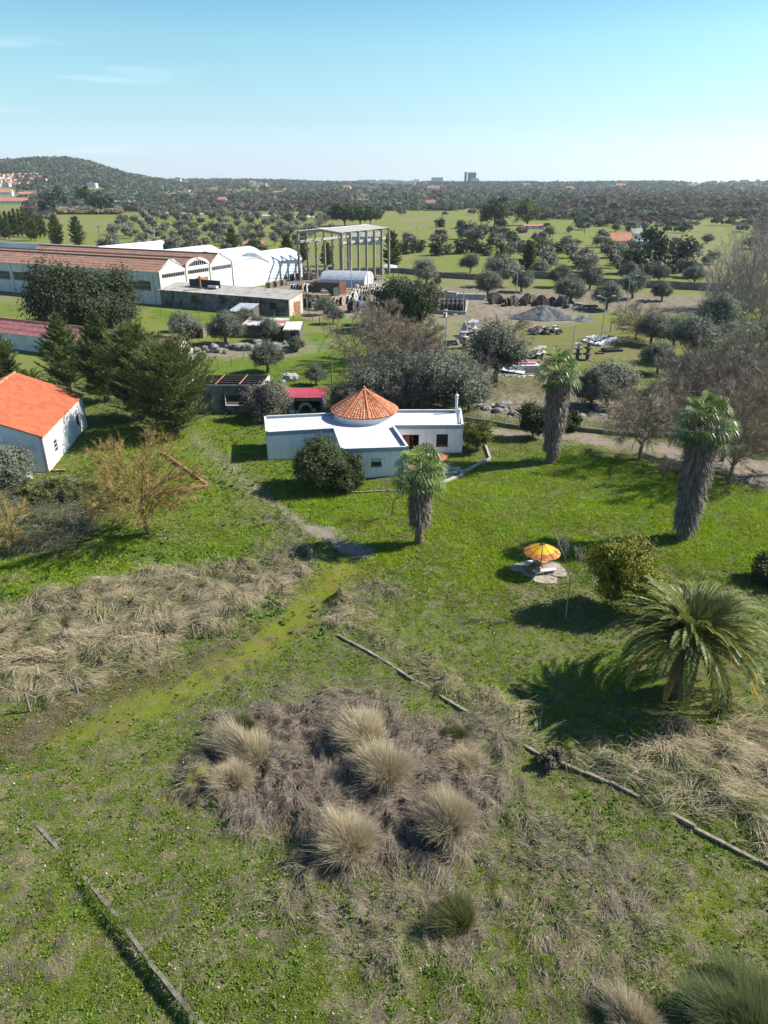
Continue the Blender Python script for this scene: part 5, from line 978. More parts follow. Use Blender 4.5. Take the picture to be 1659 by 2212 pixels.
for i_, (px_, py_) in enumerate([(150, 1085), (185, 1070), (215, 1100), (120, 1065), (90, 1090), (60, 1075)]): bush('bramble_bush', 'low green and brown bramble bush in the left thicket', px_, py_, 1.3, 1.2, 7000, .08, 600+i_, leafmat('bramble_leaf', (.05, .07, .02), (.17, .18, .06), .2, .3), grp='low bramble bushes of the left thicket')
bush('small_shrub', 'small grey shrub growing on the broken kerb below the date palm shadow', 1190, 1645, .75, .9, 3500, .06, 61, OLIVE_B)
# bare trees
put(bare_tree('bare_tree', 'leafless tree covered with orange lichen on the left bank', 71, hh(320, 1157, 948), BARK_RUST, (6, .6, .0105), R_=4.9, z0=.24, nl=26, n2=720, r0=.19), 320, 1157, .5)
put(bare_tree('bare_tree', 'bare brown tree with drooping twigs beside the dirt road', 72, hh(1382, 993, 812), BARK_BROWN, (5, 1.0, .012), tips_droop=.5, R_=4.6, z0=.2, nl=26, n2=380, r0=.19), 1382, 993, 1.1)
put(bare_tree('bare_tree', 'bare greenish brown tree right of the tallest fan palm', 73, hh(1572, 1044, 800), BARK_BROWN, (5, 1.0, .012), depth=5, kids=(3, 4), R_=3.9, z0=.2, nl=24, n2=340, fan=.6), 1575, 1044, 2.1)
put(bare_tree('bare_tree', 'bare tree just behind the greenish brown one at the right', 74, hh(1567, 996, 780), BARK_BROWN, (5, 1.0, .014), depth=5, kids=(3, 3), R_=4., z0=.2, nl=24, n2=340, fan=.6), 1560, 996, .3)
put(bare_tree('bare_tree', 'bare tree cut by the right edge beside the muddy ground', 75, 10.5, BARK_BROWN, (5, 1.0, .012), R_=4.2, z0=.2, nl=24, n2=340, fan=.5), 1668, 1024, .9)
put(bare_sap('bare_sapling', 'tiny leafless tree on the lawn left of the tallest fan palm', 76, hh(1442, 1053, 1000), BARK_BROWN, (9, .3, .008), depth=4, kids=(3, 4), spread=.7, ratio=.66, r0=.05, trunk=.3), 1442, 1053)
put(bare_sap('bare_sapling', 'thin grey leafless sapling standing alone right of the parasol', 77, hh(1222, 1332, 1168), BARK_PALE, (3, .5, .008), depth=4, kids=(2, 3), spread=.5, ratio=.52, up=.5, r0=.06, trunk=.62, wig=.06), 1222, 1332, 2.)
put(bare_sap('bare_shrub', 'small bare shrub in the grass before the white house wall', 78, hh(846, 1115, 1023), BARK_BROWN, (5, .35, .009), depth=4, kids=(3, 3), spread=.6, ratio=.7, r0=.08, trunk=.25), 846, 1115)
put(bare_tree('bare_tree', 'small bare tree with orange forked trunk in the left thicket', 79, hh(34, 1192, 1075), BARK_RUST, (5, .5, .01), depth=4, kids=(2, 3), spread=.55, ratio=.75, r0=.12, trunk=.4), 34, 1192)
put(bare_sap('bare_sapling', 'thin bare stem in the weeds left of the lichen covered tree', 80, 3.0, BARK_PALE, (4, .4, .008), depth=3, kids=(2, 3), spread=.45, ratio=.6, r0=.04, trunk=.5), 172, 1162)
put(bare_sap('bare_sapling', 'thin bare sapling by the last fence post of the track', 81, 2.6, BARK_BROWN, (5, .4, .008), depth=3, kids=(2, 3), spread=.4, ratio=.6, r0=.04, trunk=.5), 636, 1232)
put(bare_sap('bare_sapling', 'small bare sapling on the bank below the front cypress', 82, 2.2, BARK_PALE, (5, .3, .008), depth=3, kids=(3, 3), spread=.5, ratio=.6, r0=.03, trunk=.5), 424, 990)
for i, (px, py, top, lab, k) in enumerate([
    (771, 800, 668, 'dark bare oak with crooked spreading limbs in the green meadow', dict(R_=7.0, r0=.27, z0=.2, nl=14, n2=210, wob=.7)),
    (818, 780, 648, 'dense brown bare tree with leaning trunk before the round holm oak', dict(R_=4.8, r0=.22, z0=.25, nl=24, n2=420, lean=.5)),
    (905, 770, 690, 'brown bare tree on the bank below the round holm oak', dict(R_=5., z0=.12, nl=24, n2=380)),
    (868, 775, 700, 'low brown bare tree between two taller bare ones', dict(R_=5., z0=.12, nl=24, n2=380)),
    (1092, 768, 672, 'bare ochre tree over the stacked wooden reels', dict(R_=5.2, z0=.15, nl=16, n2=220, wob=.5)),
    (1374, 733, 655, 'small bare rounded tree alone in the yellow green yard', dict(R_=5.2, z0=.22, nl=24, n2=400))]):
    put(bare_tree('bare_tree', lab, 90+i, hh(px, py, top), BARK_BROWN, (4, 1.0, .018), **k), px, py, i)
# thickets of bare brown trees on the right
bt = [bare_tree('bare_tree', None, 100+i, 1.0*h, BARK_BROWN if i < 2 else BARK_GREY, (3, 1.0, .014), R_=3.7, z0=.10, nl=20, n2=230, fan=.5) for i, h in enumerate((7.5, 9., 8.))]
G1 = 'bare brown trees of the right hand thicket'
for i, (px, py, s) in enumerate([(1460, 905, 1), (1500, 900, 1.05), (1545, 905, 1.1), (1590, 920, 1.1), (1640, 930, 1.1), (1480, 860, 1), (1530, 850, 1.1), (1580, 860, 1.05), (1635, 870, 1.1), (1440, 850, .8), (1600, 820, 1), (1655, 820, 1), (1680, 950, 1.2)]):
    o = bt[i % 3] if i < 3 else dup(bt[i % 3], (0, 0, 0)); tag(o, 'bare brown tree in the dense leafless thicket above the muddy road', 'tree', G1); put(o, px, py, i*1.7, s)
bp = [bare_tree('poplar', None, 110+i, h, BARK_PALE, (2, 1.7, .020), R_=6.0, z0=.06, nl=34, n2=330, fan=1., r0=.34, group='tall bare poplars at the right edge', cat='tree') for i, h in enumerate((22., 19.))]
for i, (px, py, s) in enumerate([(1600, 700, 1.05), (1555, 690, .95), (1640, 712, 1.12), (1585, 668, 1.), (1655, 690, 1.2), (1625, 672, 1.05), (1680, 700, 1.2), (1540, 668, .7)]):
    o = bp[i % 2] if i < 2 else dup(bp[i % 2], (0, 0, 0)); tag(o, 'tall pale bare poplar in the clump at the right edge', 'tree', 'tall bare poplars at the right edge'); put(o, px, py, i*1.3, s)
# ------------------------------------------------------------------ olive trees of the middle distance
OP = [olive_proto(120+i, 5.6, 2.9, 20000, .10, OLIVE, trunkr=.25) for i in range(4)]+[olive_proto(130+i, 5.4, 3.1, 13000, .10, OLIVE if i else OLIVE_B, trunkr=.2, low=.18) for i in range(3)]
used = set()
def olive(px, py, top, lab, k=0, grp=None, s=1., wide=1., name=None, cat='tree'):
    o = OP[k] if k not in used else dup(OP[k], (0, 0, 0)); used.add(k); p = at(px, py); h = hof(p, top); f = h/5.3; tag(o, lab, cat, grp)
    if name: o.name = name
    o.location = (p[0], p[1], float(T(p[0], p[1]))); o.rotation_euler = (0, 0, (px*7+py*13) % 6.28); o.scale = (f*wide, f*wide, f); return o
ol = [(403, 748, 680, 'olive with a thick pale trunk above the boulders, left of the pair'), (487, 745, 680, 'wide olive above the boulders, right of the pair'), (578, 806, 742, 'twisted old olive by the white boulder above the roofless building'),
 (683, 833, 790, 'low scrubby olive between the red shed and the pole'), (560, 720, 684, 'olive in front of the left tin roofed shack'), (585, 735, 690, 'small olive before the right tin roofed shack'), (530, 705, 668, 'olive behind the wide one, left of the shacks'),
 (640, 760, 728, 'small bare limbed olive at the edge of the green meadow'), (700, 680, 645, 'grey olive at the corner of the annex'), (1232, 657, 604, 'large round olive behind the gravel heap'), (1272, 627, 575, 'olive with short trunk before the stone wall'),
 (1169, 597, 563, 'low spreading olive beyond the stone wall'), (1366, 647, 590, 'leaning forked olive right of the lamp post'), (1429, 652, 610, 'small olive with curved bare trunk before the stone wall'), (1308, 670, 615, 'thin greyish olive behind the second gravel heap'),
 (1126, 632, 585, 'olive by the lamp post in front of the wall'), (1208, 620, 575, 'tall olive touching the stone wall'), (1053, 642, 590, 'large olive on the near side of the wall above the yard'), (1082, 620, 556, 'taller olive behind the large one by the wall'),
 (920, 618, 560, 'olive tree standing alone left of the dark wall'), (1015, 590, 550, 'round olive alone in the bright green field'), (1422, 610, 575, 'small round olive just beyond the stone wall'), (1355, 607, 570, 'round olive left of the bush clump beyond the wall'),
 (1499, 616, 572, 'wide low olive beyond the wall near the poplars'), (1068, 828, 712, 'dark trunked olive on the grass above the middle road'), (1309, 880, 787, 'leaning dark trunked olive above the dirt road'), (1272, 885, 805, 'grey bushy olive right of the middle fan palm'),
 (1406, 745, 680, 'grey olive at the far side of the yellow green yard'), (1496, 782, 690, 'large olive with a dark trunk right of the yard'), (1419, 808, 745, 'silver grey olive nearest the tarps'), (1543, 727, 645, 'dark round olive in front of the poplars'),
 (1455, 748, 690, 'silvery olive between two darker ones at the right'), (1560, 770, 700, 'silver olive above the leafless thicket'), (1500, 845, 770, 'silver olive standing among the bare brown thicket, left'), (1575, 840, 765, 'silver olive standing among the bare brown thicket, middle'), (1640, 850, 775, 'silver olive standing among the bare brown thicket, right'), (1440, 880, 815, 'small silver olive low in the thicket by the road'), (1600, 760, 700, 'olive at the right above the leafless thicket'), (1640, 755, 695, 'olive near the right edge above the thicket'),
 (720, 700, 660, 'low olive beside the cable drums near the annex')]
for i, (px, py, top, lab) in enumerate(ol): olive(px, py, top, lab, i % 4, wide=1.15 if i in (1, 8, 9, 11) else 1.)
for i, (px, py, top) in enumerate([(748, 893, 826), (806, 888, 800), (858, 882, 778), (912, 886, 792), (962, 889, 772), (1010, 886, 800), (1030, 868, 812), (985, 850, 765), (890, 848, 768), (838, 850, 796)]):
    olive(px, py, top, 'brownish grey olive in the loose row behind the white house', 4+i % 3, 'grey olives behind the white house', wide=(.95, 1.15, .85)[i % 3])
bb = [bare_tree('bare_tree', None, 140+i, (6.5, 8.)[i], BARK_GREY, (3, .9, .016), R_=3., z0=.1, nl=18, n2=260, fan=.4) for i in range(2)]
for i, (px, py, s) in enumerate([(832, 896, .9), (780, 868, .8), (885, 870, 1.05), (935, 872, 1.1), (915, 820, 1.), (1040, 850, .8), (800, 830, .9)]):
    o = bb[i % 2] if i < 2 else dup(bb[i % 2], (0, 0, 0)); tag(o, 'bare greyish tree between the olives behind the white house', 'tree', 'bare trees between the olives behind the white house'); put(o, px, py, i*1.9, s)
# ------------------------------------------------------------------ picnic place on the lawn
def picnic():
    q = lambda x, y, z=0: at(1053+x*.1464, 1134+y*.1464, z)
    p = q(775, 690); t = thing('parasol', 'round yellow and rusty orange metal parasol on the lawn', 'parasol', p); m = MB(); m.cyl((0, 0, -.1), (0, 0, 2.55), .05, n=10); m.build('pole', mat('ochre_paint', (.45, .22, .04), None, 3, .6), t)
    R_, z0, z1 = 1.42, 1.78, 2.5; m2 = MB(); m1 = MB()
    def ring(mb, ra, rb, th): f = lambda r: z1-(z1-z0)*(r/R_)**1.12; mb.lathe((0, 0, 0), [(max(ra, .001), f(ra)), ((ra+rb)/2, f((ra+rb)/2)), (rb, f(rb)), (rb, f(rb)-th), (max(ra, .001), f(ra)-th)], 40)
    ring(m1, 0, .95, .02); m1.build('canopy_top', mat('yellow_paint', (.72, .44, .01), (.64, .36, .01), 2, .6), t); ring(m2, .94, R_, .025); m2.build('canopy_rim', mat('rusty_orange', (.62, .30, .05), (.50, .20, .05), 1.5, .8, stain=(.34, .10, .04), stainsc=2.2, thr=(.44, .6)), t)
    f = lambda r: z1-(z1-z0)*(r/R_)**1.12+.012
    for i in range(9):
        a = 6.283*i/9+.3; m = MB(); m.cyl((0, 0, f(0)), (.9*math.cos(a), .9*math.sin(a), f(.9)), .022, n=5); m.cyl((.9*math.cos(a), .9*math.sin(a), f(.9)), (R_*math.cos(a), R_*math.sin(a), f(R_)), .022, n=5); m.build('rib', mat('brown_rib', (.13, .045, .015), None, 3, .7), t)
    m = MB(); m.lathe((0, 0, 0), [(.001, 2.46), (.06, 2.48), (.03, 2.6), (.001, 2.62)], 8); m.build('cap', mat('ochre_paint', (.45, .22, .04)), t)
    p = q(790, 625); t = thing('picnic_table', 'round stone table with ochre top under the parasol', 'table', p); m = MB(); m.lathe((0, 0, 0), [(.22, -.05), (.16, .3), (.2, .62)], 12); m.build('pedestal', CONC_L, t); m = MB(); m.lathe((0, 0, 0), [(.001, .62), (.5, .62), (.52, .66), (.5, .7), (.001, .7)], 24); m.build('tabletop', mat('ochre_stone', (.45, .27, .12), (.36, .20, .08), 4, .9), t)
    for i, (bx, by, rz, lab, c) in enumerate(((645, 610, .28, 'white concrete bench behind the parasol pole', 'w'), (890, 735, .22, 'white concrete bench in front of the parasol pole', 'w'), (735, 730, 1.25, 'grey tilted concrete bench at the left of the parasol pole', 'g'))):
        p = q(bx, by); t = thing('bench', lab, 'bench', p, rz, 'concrete benches round the table'); mt = mat('white_concrete', (.62, .61, .58), (.54, .53, .50), 4, .9) if c == 'w' else CONC_L; L = 1.3 if c == 'w' else .9; m = MB(); m.box((0, 0, .43), (L, .38, .08)); m.build('seat', mt, t)
        for s in (-1, 1):
            m = MB(); m.prism([(s*(L*.34)-.05, -.15), (s*(L*.34)+.05, -.15), (s*(L*.34)+.05, .15), (s*(L*.34)-.05, .15)], -.05, .1); m.box((s*L*.34, 0, .24), (.1, .16, .3)); m.box((s*L*.34, 0, .365), (.1, .3, .05)); m.build('leg', mt, t)
    pv = MB(); g = random.Random(3)
    for (x, y, r) in ((520, 640, 1.0), (700, 700, 1.1), (860, 620, 1.1), (960, 690, 1.0), (860, 820, 1.05), (1040, 740, .7), (760, 800, .7), (600, 600, .8)):
        c = q(x, y); k = 9; pv.prism([(c[0]+r*g.uniform(.8, 1.1)*math.cos(6.283*i/k), c[1]+r*.8*g.uniform(.8, 1.1)*math.sin(6.283*i/k)) for i in range(k)], float(T(c[0], c[1]))-.2, float(T(c[0], c[1]))+.05+.006*x/100)
    pv.build('stone_paving', mat('flagstones', (.40, .35, .29), (.29, .25, .21), 2.5, .95, .5, stain=(.15, .12, .10), stainsc=2.), None, wl=q(800, 700), kind='structure')
picnic()
# ------------------------------------------------------------------ fences, poles, brambles, stones
def wire_fence(name, lab, pts, h=1.1, r=.055, wires=2, m=WOOD, cat='fence', jit=.12, seed=1, group=None):
    P = [at(*p) if len(p) == 2 else np.array(p) for p in pts]; o = P[0].copy(); o[2] = 0; t = thing(name, lab, cat, o, group=group); g = random.Random(seed); tops = []
    for p in P:
        z = float(T(p[0], p[1])); m_ = MB(); q = (p[0]+g.uniform(-jit, jit), p[1]+g.uniform(-jit, jit), z+h*g.uniform(.9, 1.1)); m_.cyl((p[0], p[1], z-.3), q, r, r*.9, 7); m_.build('post', m, t, wl=o); tops.append(((p[0], p[1], z), q))
    if wires:
        w_ = MB()
        for (a0, a1), (b0, b1) in zip(tops, tops[1:]):
            for k in range(wires): f = .95-.4*k; A = np.array(a0)*(1-f)+np.array(a1)*f; B = np.array(b0)*(1-f)+np.array(b1)*f; M = (A+B)/2-np.array([0, 0, .05]); w_.cyl(A, M, .0028, n=3, cap=False); w_.cyl(M, B, .0028, n=3, cap=False)
        w_.build('wire', mat('old_wire', (.16, .15, .14), None, 1, .7), t, wl=o)
    return t
wire_fence('wire_fence', 'row of wooden posts and wire between the track and the left dry grass', [(65, 1535), (170, 1502), (343, 1419), (420, 1378), (610, 1287), (651, 1252), (672, 1215)], 1.25, .08)
wire_fence('wire_fence', 'row of thin wooden posts and wire along the dry grass strip before the lawn', [(730, 1355), (833, 1405), (959, 1475), (1124, 1560)], .95, .05)
wire_fence('wire_fence', 'grey posts and sagging wire round the right corner field below the date palm', [(1322, 1661), (1443, 1590), (1553, 1530), (1690, 1470)], 1.0, .06)
wire_fence('garden_fence', 'long line of uneven pale posts along the back of the factory', [(20+i*41, 668+i*1.5+(i % 3)) for i in range(17)], 1.6, .09, 3, WOOD, seed=5)
wire_fence('garden_fence', 'pale posts and wire beside the meadow right of the shacks', [(600, 735), (632, 722), (655, 706), (668, 690), (690, 700), (700, 720)], 1.6, .08, 2, WOOD, seed=6)
wire_fence('garden_fence', 'short row of stakes in the bright meadow above the roofless building', [(472, 798), (500, 792), (527, 775)], 1.9, .07, 1, WOOD, seed=8)
wire_fence('road_fence', 'wire mesh fence with posts behind the dirt road', [(1000, 925), (1033, 912), (1071, 915), (1120, 925), (1240, 930), (1330, 935)], 1.7, .05, 4, CONC, seed=7)
kerb('road_wall', 'low dark wall along the far side of the dirt road', [at(1004, 908), at(1060, 916), at(1130, 925), at(1240, 931), at(1330, 940), at(1500, 948), at(1700, 955)], .3, -.3, .5, mat('dark_wall', (.11, .10, .085), (.16, .15, .12), 2, .95), 'wall', jit=.03)
def pole(lab, px, py, top, r=.13, arm=False, m=WOOD, name='utility_pole', group=None):
    p = at(px, py); h = hof(p, top); t = thing(name, lab, 'pole', p, group=group); b = MB(); b.cyl((0, 0, -.4), (0, 0, h), r*1.15, r*.75, 8); b.build('mast', m, t)
    if arm: b = MB(); b.box((0, 0, h-.5), (2.2, .14, .14)); b.build('crossarm', m, t); 
    if arm:
        for x in (-.95, 0, .95): b = MB(); b.cyl((x, 0, h-.43), (x, 0, h-.15), .06, n=6); b.build('insulator', GLASS, t)
pole('tall grey wooden pole behind the drum roof, right of the red shed', 719, 884, 778, .12)
def brambles():
    g = np.random.default_rng(7); n = 15000; P = np.array([at(*p)[:2] for p in zip(g.uniform(-40, 260, n), g.uniform(1045, 1200, n))]); keep = zone([(gp([(-60, 1060), (60, 1040), (160, 1050), (240, 1090), (200, 1150), (120, 1190), (-60, 1215)]), 1)], P[:, 0], P[:, 1], 1.2, 2) > g.random(n); P = P[keep]; n = len(P)
    z = T(P[:, 0], P[:, 1]); a = g.random(n)*6.283; l = .5+1.3*g.random(n); e = .4+1.*g.random(n); q = np.stack([P[:, 0], P[:, 1], z+g.random(n)*.5], 1); pts = [q]
    for i in range(4): q = q+np.stack([np.cos(a)*np.cos(e), np.sin(a)*np.cos(e), np.sin(e)], 1)*(l/4)[:, None]; e = e-.55; a = a+g.normal(size=n)*.3; pts.append(q)
    side = unit(rv(g, n)); V = np.stack([x for p in pts for x in (p-side*.012, p+side*.012)], 1).reshape(-1, 3); k = np.arange(n)[:, None]*10; F = np.concatenate([k+np.array([[2*i, 2*i+1, 2*i+3, 2*i+2]]) for i in range(4)]); c = pick(g, n, (.13, .11, .085), (.46, .39, .31)); gg_ = g.random(n) < .42; c[gg_] = pick(g, gg_.sum(), (.06, .11, .02), (.14, .22, .05)); 
    tag(obj('brambles', npmesh('brambles', V, [F], VC, col=np.repeat(c, 10, 0))), 'tangle of grey brown brambles and dead stems below the orange roofed house', 'brambles', kind='stuff')
brambles()
def boulder_mesh(seed, m=None):
    g = np.random.default_rng(seed); b = MB(); n, k = 16, 9; V = []
    for j in range(k+1):
        ph = math.pi*j/k
        for i in range(n):
            th = 2*math.pi*i/n; d = np.array([math.sin(ph)*math.cos(th), math.sin(ph)*math.sin(th), math.cos(ph)]); r = 1+.55*(float(fbm(d[0]*1.4+seed, d[1]*1.4+d[2]*1.7, 3, seed))-.5)*2+.0; d = np.sign(d)*np.abs(d)**.85; V.append(tuple(d*r))
    b.v = V; b.f = [(j*n+i, (j+1)*n+i, (j+1)*n+(i+1) % n, j*n+(i+1) % n) for j in range(k) for i in range(n)]
    me = bpy.data.meshes.new('boulder'); me.from_pydata(b.v, [], b.f); me.materials.append(m or STONE); me.update(); return me
BM = [boulder_mesh(i) for i in range(4)]; BL = [boulder_mesh(9, STONE_L)]
def boulder(lab, px, py, s, k=0, grp=None, pale=False):
    p = at(px, py); o = obj('boulder', (BL if pale else BM)[k % (1 if pale else 4)]); o.location = (p[0], p[1], s[2]*.5); o.scale = s; o.rotation_euler = (0, 0, px*1.3); tag(o, lab, 'boulder', grp)
boulder('large white boulder in the meadow behind the red shed', 631, 822, (1.2, .9, .85), 0, None, True); boulder('small white boulder left of the large white one', 612, 826, (.4, .35, .3), 0, None, True)
for i in range(26):
    g = random.Random(i); px = 420+i*8.7+g.uniform(-4, 4); py = 757+g.uniform(-11, 9)-.03*(px-420); s = g.uniform(.5, 1.25); boulder('grey granite boulder in the row above the green meadow', px, py, (s*.95, s*.75, s*g.uniform(.5, .8)), i, 'boulders in a row above the green meadow')
for i, (px, py, s) in enumerate([(1050, 888, 1.3), (1075, 892, 1.1), (1088, 884, 1.7), (1040, 880, .9), (1108, 895, .9), (1120, 890, 1.0), (1062, 880, .8), (1250, 905, 1.1), (1275, 898, .9), (1290, 890, .8), (1262, 890, .7), (1305, 902, .8), (1100, 903, .5)]): boulder('granite boulder half sunk in the bank behind the dirt road', px, py, (s*.8, s*.6, s*.42), i, 'boulders behind the dirt road')
boulder('flat pale stone at the foot of the left house wall', 62, 1030, (.8, .5, .35), 0, None, True); boulder('pale stone in the left brambles', 48, 1125, (.55, .4, .4), 0, None, True)
boulder('pale flat rock at the right edge in the corner field', 1652, 1640, (.9, .7, .12), 0, None, True)
# ------------------------------------------------------------------ the cable yard
K3 = lambda x, y: (918+x*.2604, 594+y*.2604)       # survey grid of the right hand yard
K6 = lambda x, y: (648+x*.1953, 567+y*.1953)       # survey grid of the factory yard
BLACK = mat('black_cable', (.014, .014, .016), (.03, .03, .034), 6, .6); REELG = mat('weathered_reel', (.17, .15, .13), (.10, .09, .08), 3, .95); REELW = mat('white_reel', (.62, .60, .56), (.48, .46, .43), 3, .9)
REELT = mat('tan_reel', (.46, .36, .25), (.34, .26, .18), 3, .9); BLUE = mat('blue_cable', (.03, .16, .36), (.04, .22, .44), 3, .6); REELB = mat('brown_reel', (.13, .085, .06), (.075, .05, .04), 3, .95)
_reels = {}
def reel(lab, px, py, r, w_, fl, cb, rz=0., up=False, group=None, z=0., tilt=0., cat='cable reel', p=None):
    """a cable drum: two flanges, a hub and the wound cable; up = standing on one flange"""
    w0_, r0_ = w_, r
    key = (fl.name, cb.name if cb else '', round(w_/r, 1))
    if key not in _reels:
        t = thing('cable_reel', lab, cat); k = round(w_/r, 1)
        for s in (-1, 1):
            m = MB(); m.cyl((0, s*k/2-.05, 0), (0, s*k/2+.05, 0), 1, n=22); m.build('flange', fl, t)
            hb = MB(); hb.cyl((0, s*(k/2+.05), 0), (0, s*(k/2+.06), 0), .16, n=10); 
            for q in range(4): a = q*.785; hb.box((0, s*(k/2+.062), 0), (1.8, .02, .05), 0, 0, a)
            hb.build('hub', BLACK if fl is not REELG else REELB, t)
        m = MB(); m.cyl((0, -k/2+.05, 0), (0, k/2-.05, 0), .78 if cb else .42, n=18); m.build('cable' if cb else 'core', cb or fl, t); _reels[key] = t; used_ = False
    else: t = dup(_reels[key], (0, 0, 0)); 
    r = r*(.62 if not up else .8) if p is None else r*.75; z = z*.8 if up else z; p = at(px, py) if p is None else p; t.scale = (r, r, r); t.rotation_euler = (R(90), 0, rz) if up else (tilt, 0, rz); k = round(w0_/r0_, 1)
    t.location = (p[0], p[1], z+(r*(k/2+.05) if up else r*math.cos(tilt)+abs(math.sin(tilt))*r*k*.3)); tag(t, lab, cat, group)
    if group is None and 'group' in t: del t['group']
    return t
Gk = 'cable reels by the shed in the factory yard'
for x, y, r, w_, fl, cb, rz, lab in [
    (385, 470, 1.7, 1.4, REELT, BLACK, 1.2, 'black cable reel with tan flange, left of a row of two'), (465, 470, 1.8, 1.4, REELT, BLACK, 1.2, 'black cable reel with pale tan flange, right of a row of two'),
    (540, 440, 1.5, 1.2, REELW, BLACK, 1.2, 'white reel with black cable behind the tan ones'), (600, 425, 1.9, 1.6, REELW, BLACK, 1.15, 'largest white reel in the middle of the yard'), (577, 452, 1.3, 1.1, REELG, BLACK, 1.2, 'grey reel leaning against the largest white one'),
    (575, 548, 2.4, 2.2, REELB, BLACK, 1.3, 'huge dark brown reel at the front of the yard'), (645, 532, 1.9, 2.0, BLUE, BLACK, 1.3, 'blue flanged reel right of the huge brown one'), (672, 520, 1.7, 1.6, BLUE, BLUE, 1.3, 'smaller blue reel farthest right in the front row'),
    (685, 430, 1.4, 1.0, REELG, BLACK, .9, 'dark reel lying near the evergreen'), (740, 425, 1.5, 1.4, REELG, BLACK, .8, 'dark reel next to the evergreen trees'), (60, 500, 2.1, 1.5, REELB, BLACK, 1.5, 'brown reel leaning at the annex corner'),
    (110, 515, 1.7, 1.3, mat('blue_grey_reel', (.07, .11, .17), None, 3, .8), BLACK, 1.6, 'blue grey reel before the annex corner'), (95, 490, 1.9, 1.3, REELB, BLACK, 1.5, 'second brown reel behind the blue grey one'), (185, 530, 1.4, 1.6, mat('green_reel', (.05, .17, .06), (.03, .1, .04), 3, .8), REELG, 1.5, 'green sided drum right of the blue grey reel'),
    (70, 325, 1.9, 1.3, REELW, BLACK, 1.4, 'black reel with a bright white face left of the green container'), (20, 300, 1.3, 1.1, REELT, BLACK, 1.4, 'tan reel beside the white faced one'), (-20, 300, 1.3, 1.1, REELG, BLACK, 1.4, 'grey reel in the row behind the annex roof'), (-50, 300, 1.3, 1.1, REELW, BLUE, 1.4, 'pale reel with blue cable behind the annex roof'), (-85, 298, 1.2, 1.1, REELW, BLACK, 1.4, 'leftmost pale reel behind the annex roof'),
    (910, 130, 1.4, 1.0, REELT, BLACK, .9, 'tan reel standing by the covered boat'), (1520, 235, 1.7, .6, REELG, None, .2, 'flat grey reel leaning under the lone olive')]: reel(lab, *K6(x, y), r, w_, fl, cb, rz)
g = random.Random(4)
for i in range(44):
    row = i % 4; x = 610+row*14+(i//4)*31+g.uniform(-8, 8); y = 345-row*22+g.uniform(-4, 4); c = g.choice([(REELW, BLACK), (REELW, BLACK), (REELT, BLACK), (REELW, BLUE)])
    nm = {'white_reel': 'white', 'tan_reel': 'tan'}[c[0].name]+(' reel with blue cable' if c[1] is BLUE else ' reel with black cable')
    reel(nm+' in the dense rows before the corrugated shed', *K6(x, y), g.uniform(.75, 1.15), g.uniform(.7, .9), c[0], c[1], 1.25+g.uniform(-.15, .15), group=nm+'s before the corrugated shed')
for i in range(15):
    p = FP(FUS[3]+24+i*2.0, -1.9-(i % 2)*.9); reel('dark coil reel leaning on the white hall wall', 0, 0, g.uniform(1.0, 1.4), .8, mat('dark_blue_reel', (.03, .06, .12), (.015, .02, .03), 3, .8), BLACK, R(-64)+g.uniform(-.2, .2), group='dark reels along the white hall wall', p=p)
# right yard: dark pile of old reels, black stacks, upright wooden reels
for i in range(26):
    f = i/25; x = 545+f*640+g.uniform(-12, 12); y = 232+18*f+g.uniform(-14, 22); r = g.uniform(1.1, 2.1); reel('old dark reel dumped in the long pile behind the gravel heap', *K3(x, y), r, r*.6, REELG if i % 3 else REELB, BLACK if i % 2 else None, g.uniform(0, 3), i % 5 == 4, 'old reels behind the gravel heap', tilt=g.uniform(-.5, .3))
reel('large grey wooden reel standing at the left end of the old pile', *K3(560, 240), 2.3, 1.3, REELG, None, .3)
for i in range(12): x = 140+(i % 6)*36; y = 300-(i//6)*30; reel('black cable reel in the tight double row by the concrete barrier', *K3(x, y), 1.75, 1.3, REELG, BLACK, 1.35, group='black reels by the concrete barrier')
reel('small black reel on the pale slab in front of the double row', *K3(172, 322), .9, .8, REELW, BLACK, 1.2); reel('small black reel lowest on the pale slab', *K3(168, 350), .9, .8, REELW, BLACK, 1.2)
for i, (x, y, n, r) in enumerate([(322, 610, 3, 1.05), (408, 600, 3, 1.05), (398, 500, 2, 1.35), (350, 520, 1, 1.2), (440, 560, 1, 1.1), (1345, 705, 4, 1.05), (1262, 700, 3, .95), (925, 700, 2, .95), (965, 690, 2, 1.), (1100, 660, 1, 1.1), (590, 440, 1, 1.3), (600, 470, 1, 1.2), (470, 600, 1, 1.)]):
    z = 0
    for k in range(n): rr = r*(1-.06*k); reel(['bottom wooden reel', 'wooden reel second from the ground', 'wooden reel third from the ground', 'white topped reel highest'][k]+(' in the middle yard stacks' if x < 700 else ' in the stacks near the palm'), *K3(x, y), rr, rr*1.2, REELW if (k == n-1 and x > 300 and n > 1) else REELG, None, g.uniform(0, 3), True, 'stacked wooden reels', z); z += rr*1.32
reel('dark reel lying tilted left of the stacks by the lamp post', *K3(1185, 690), 1.25, .7, REELG, BLACK, .4, tilt=-.5)
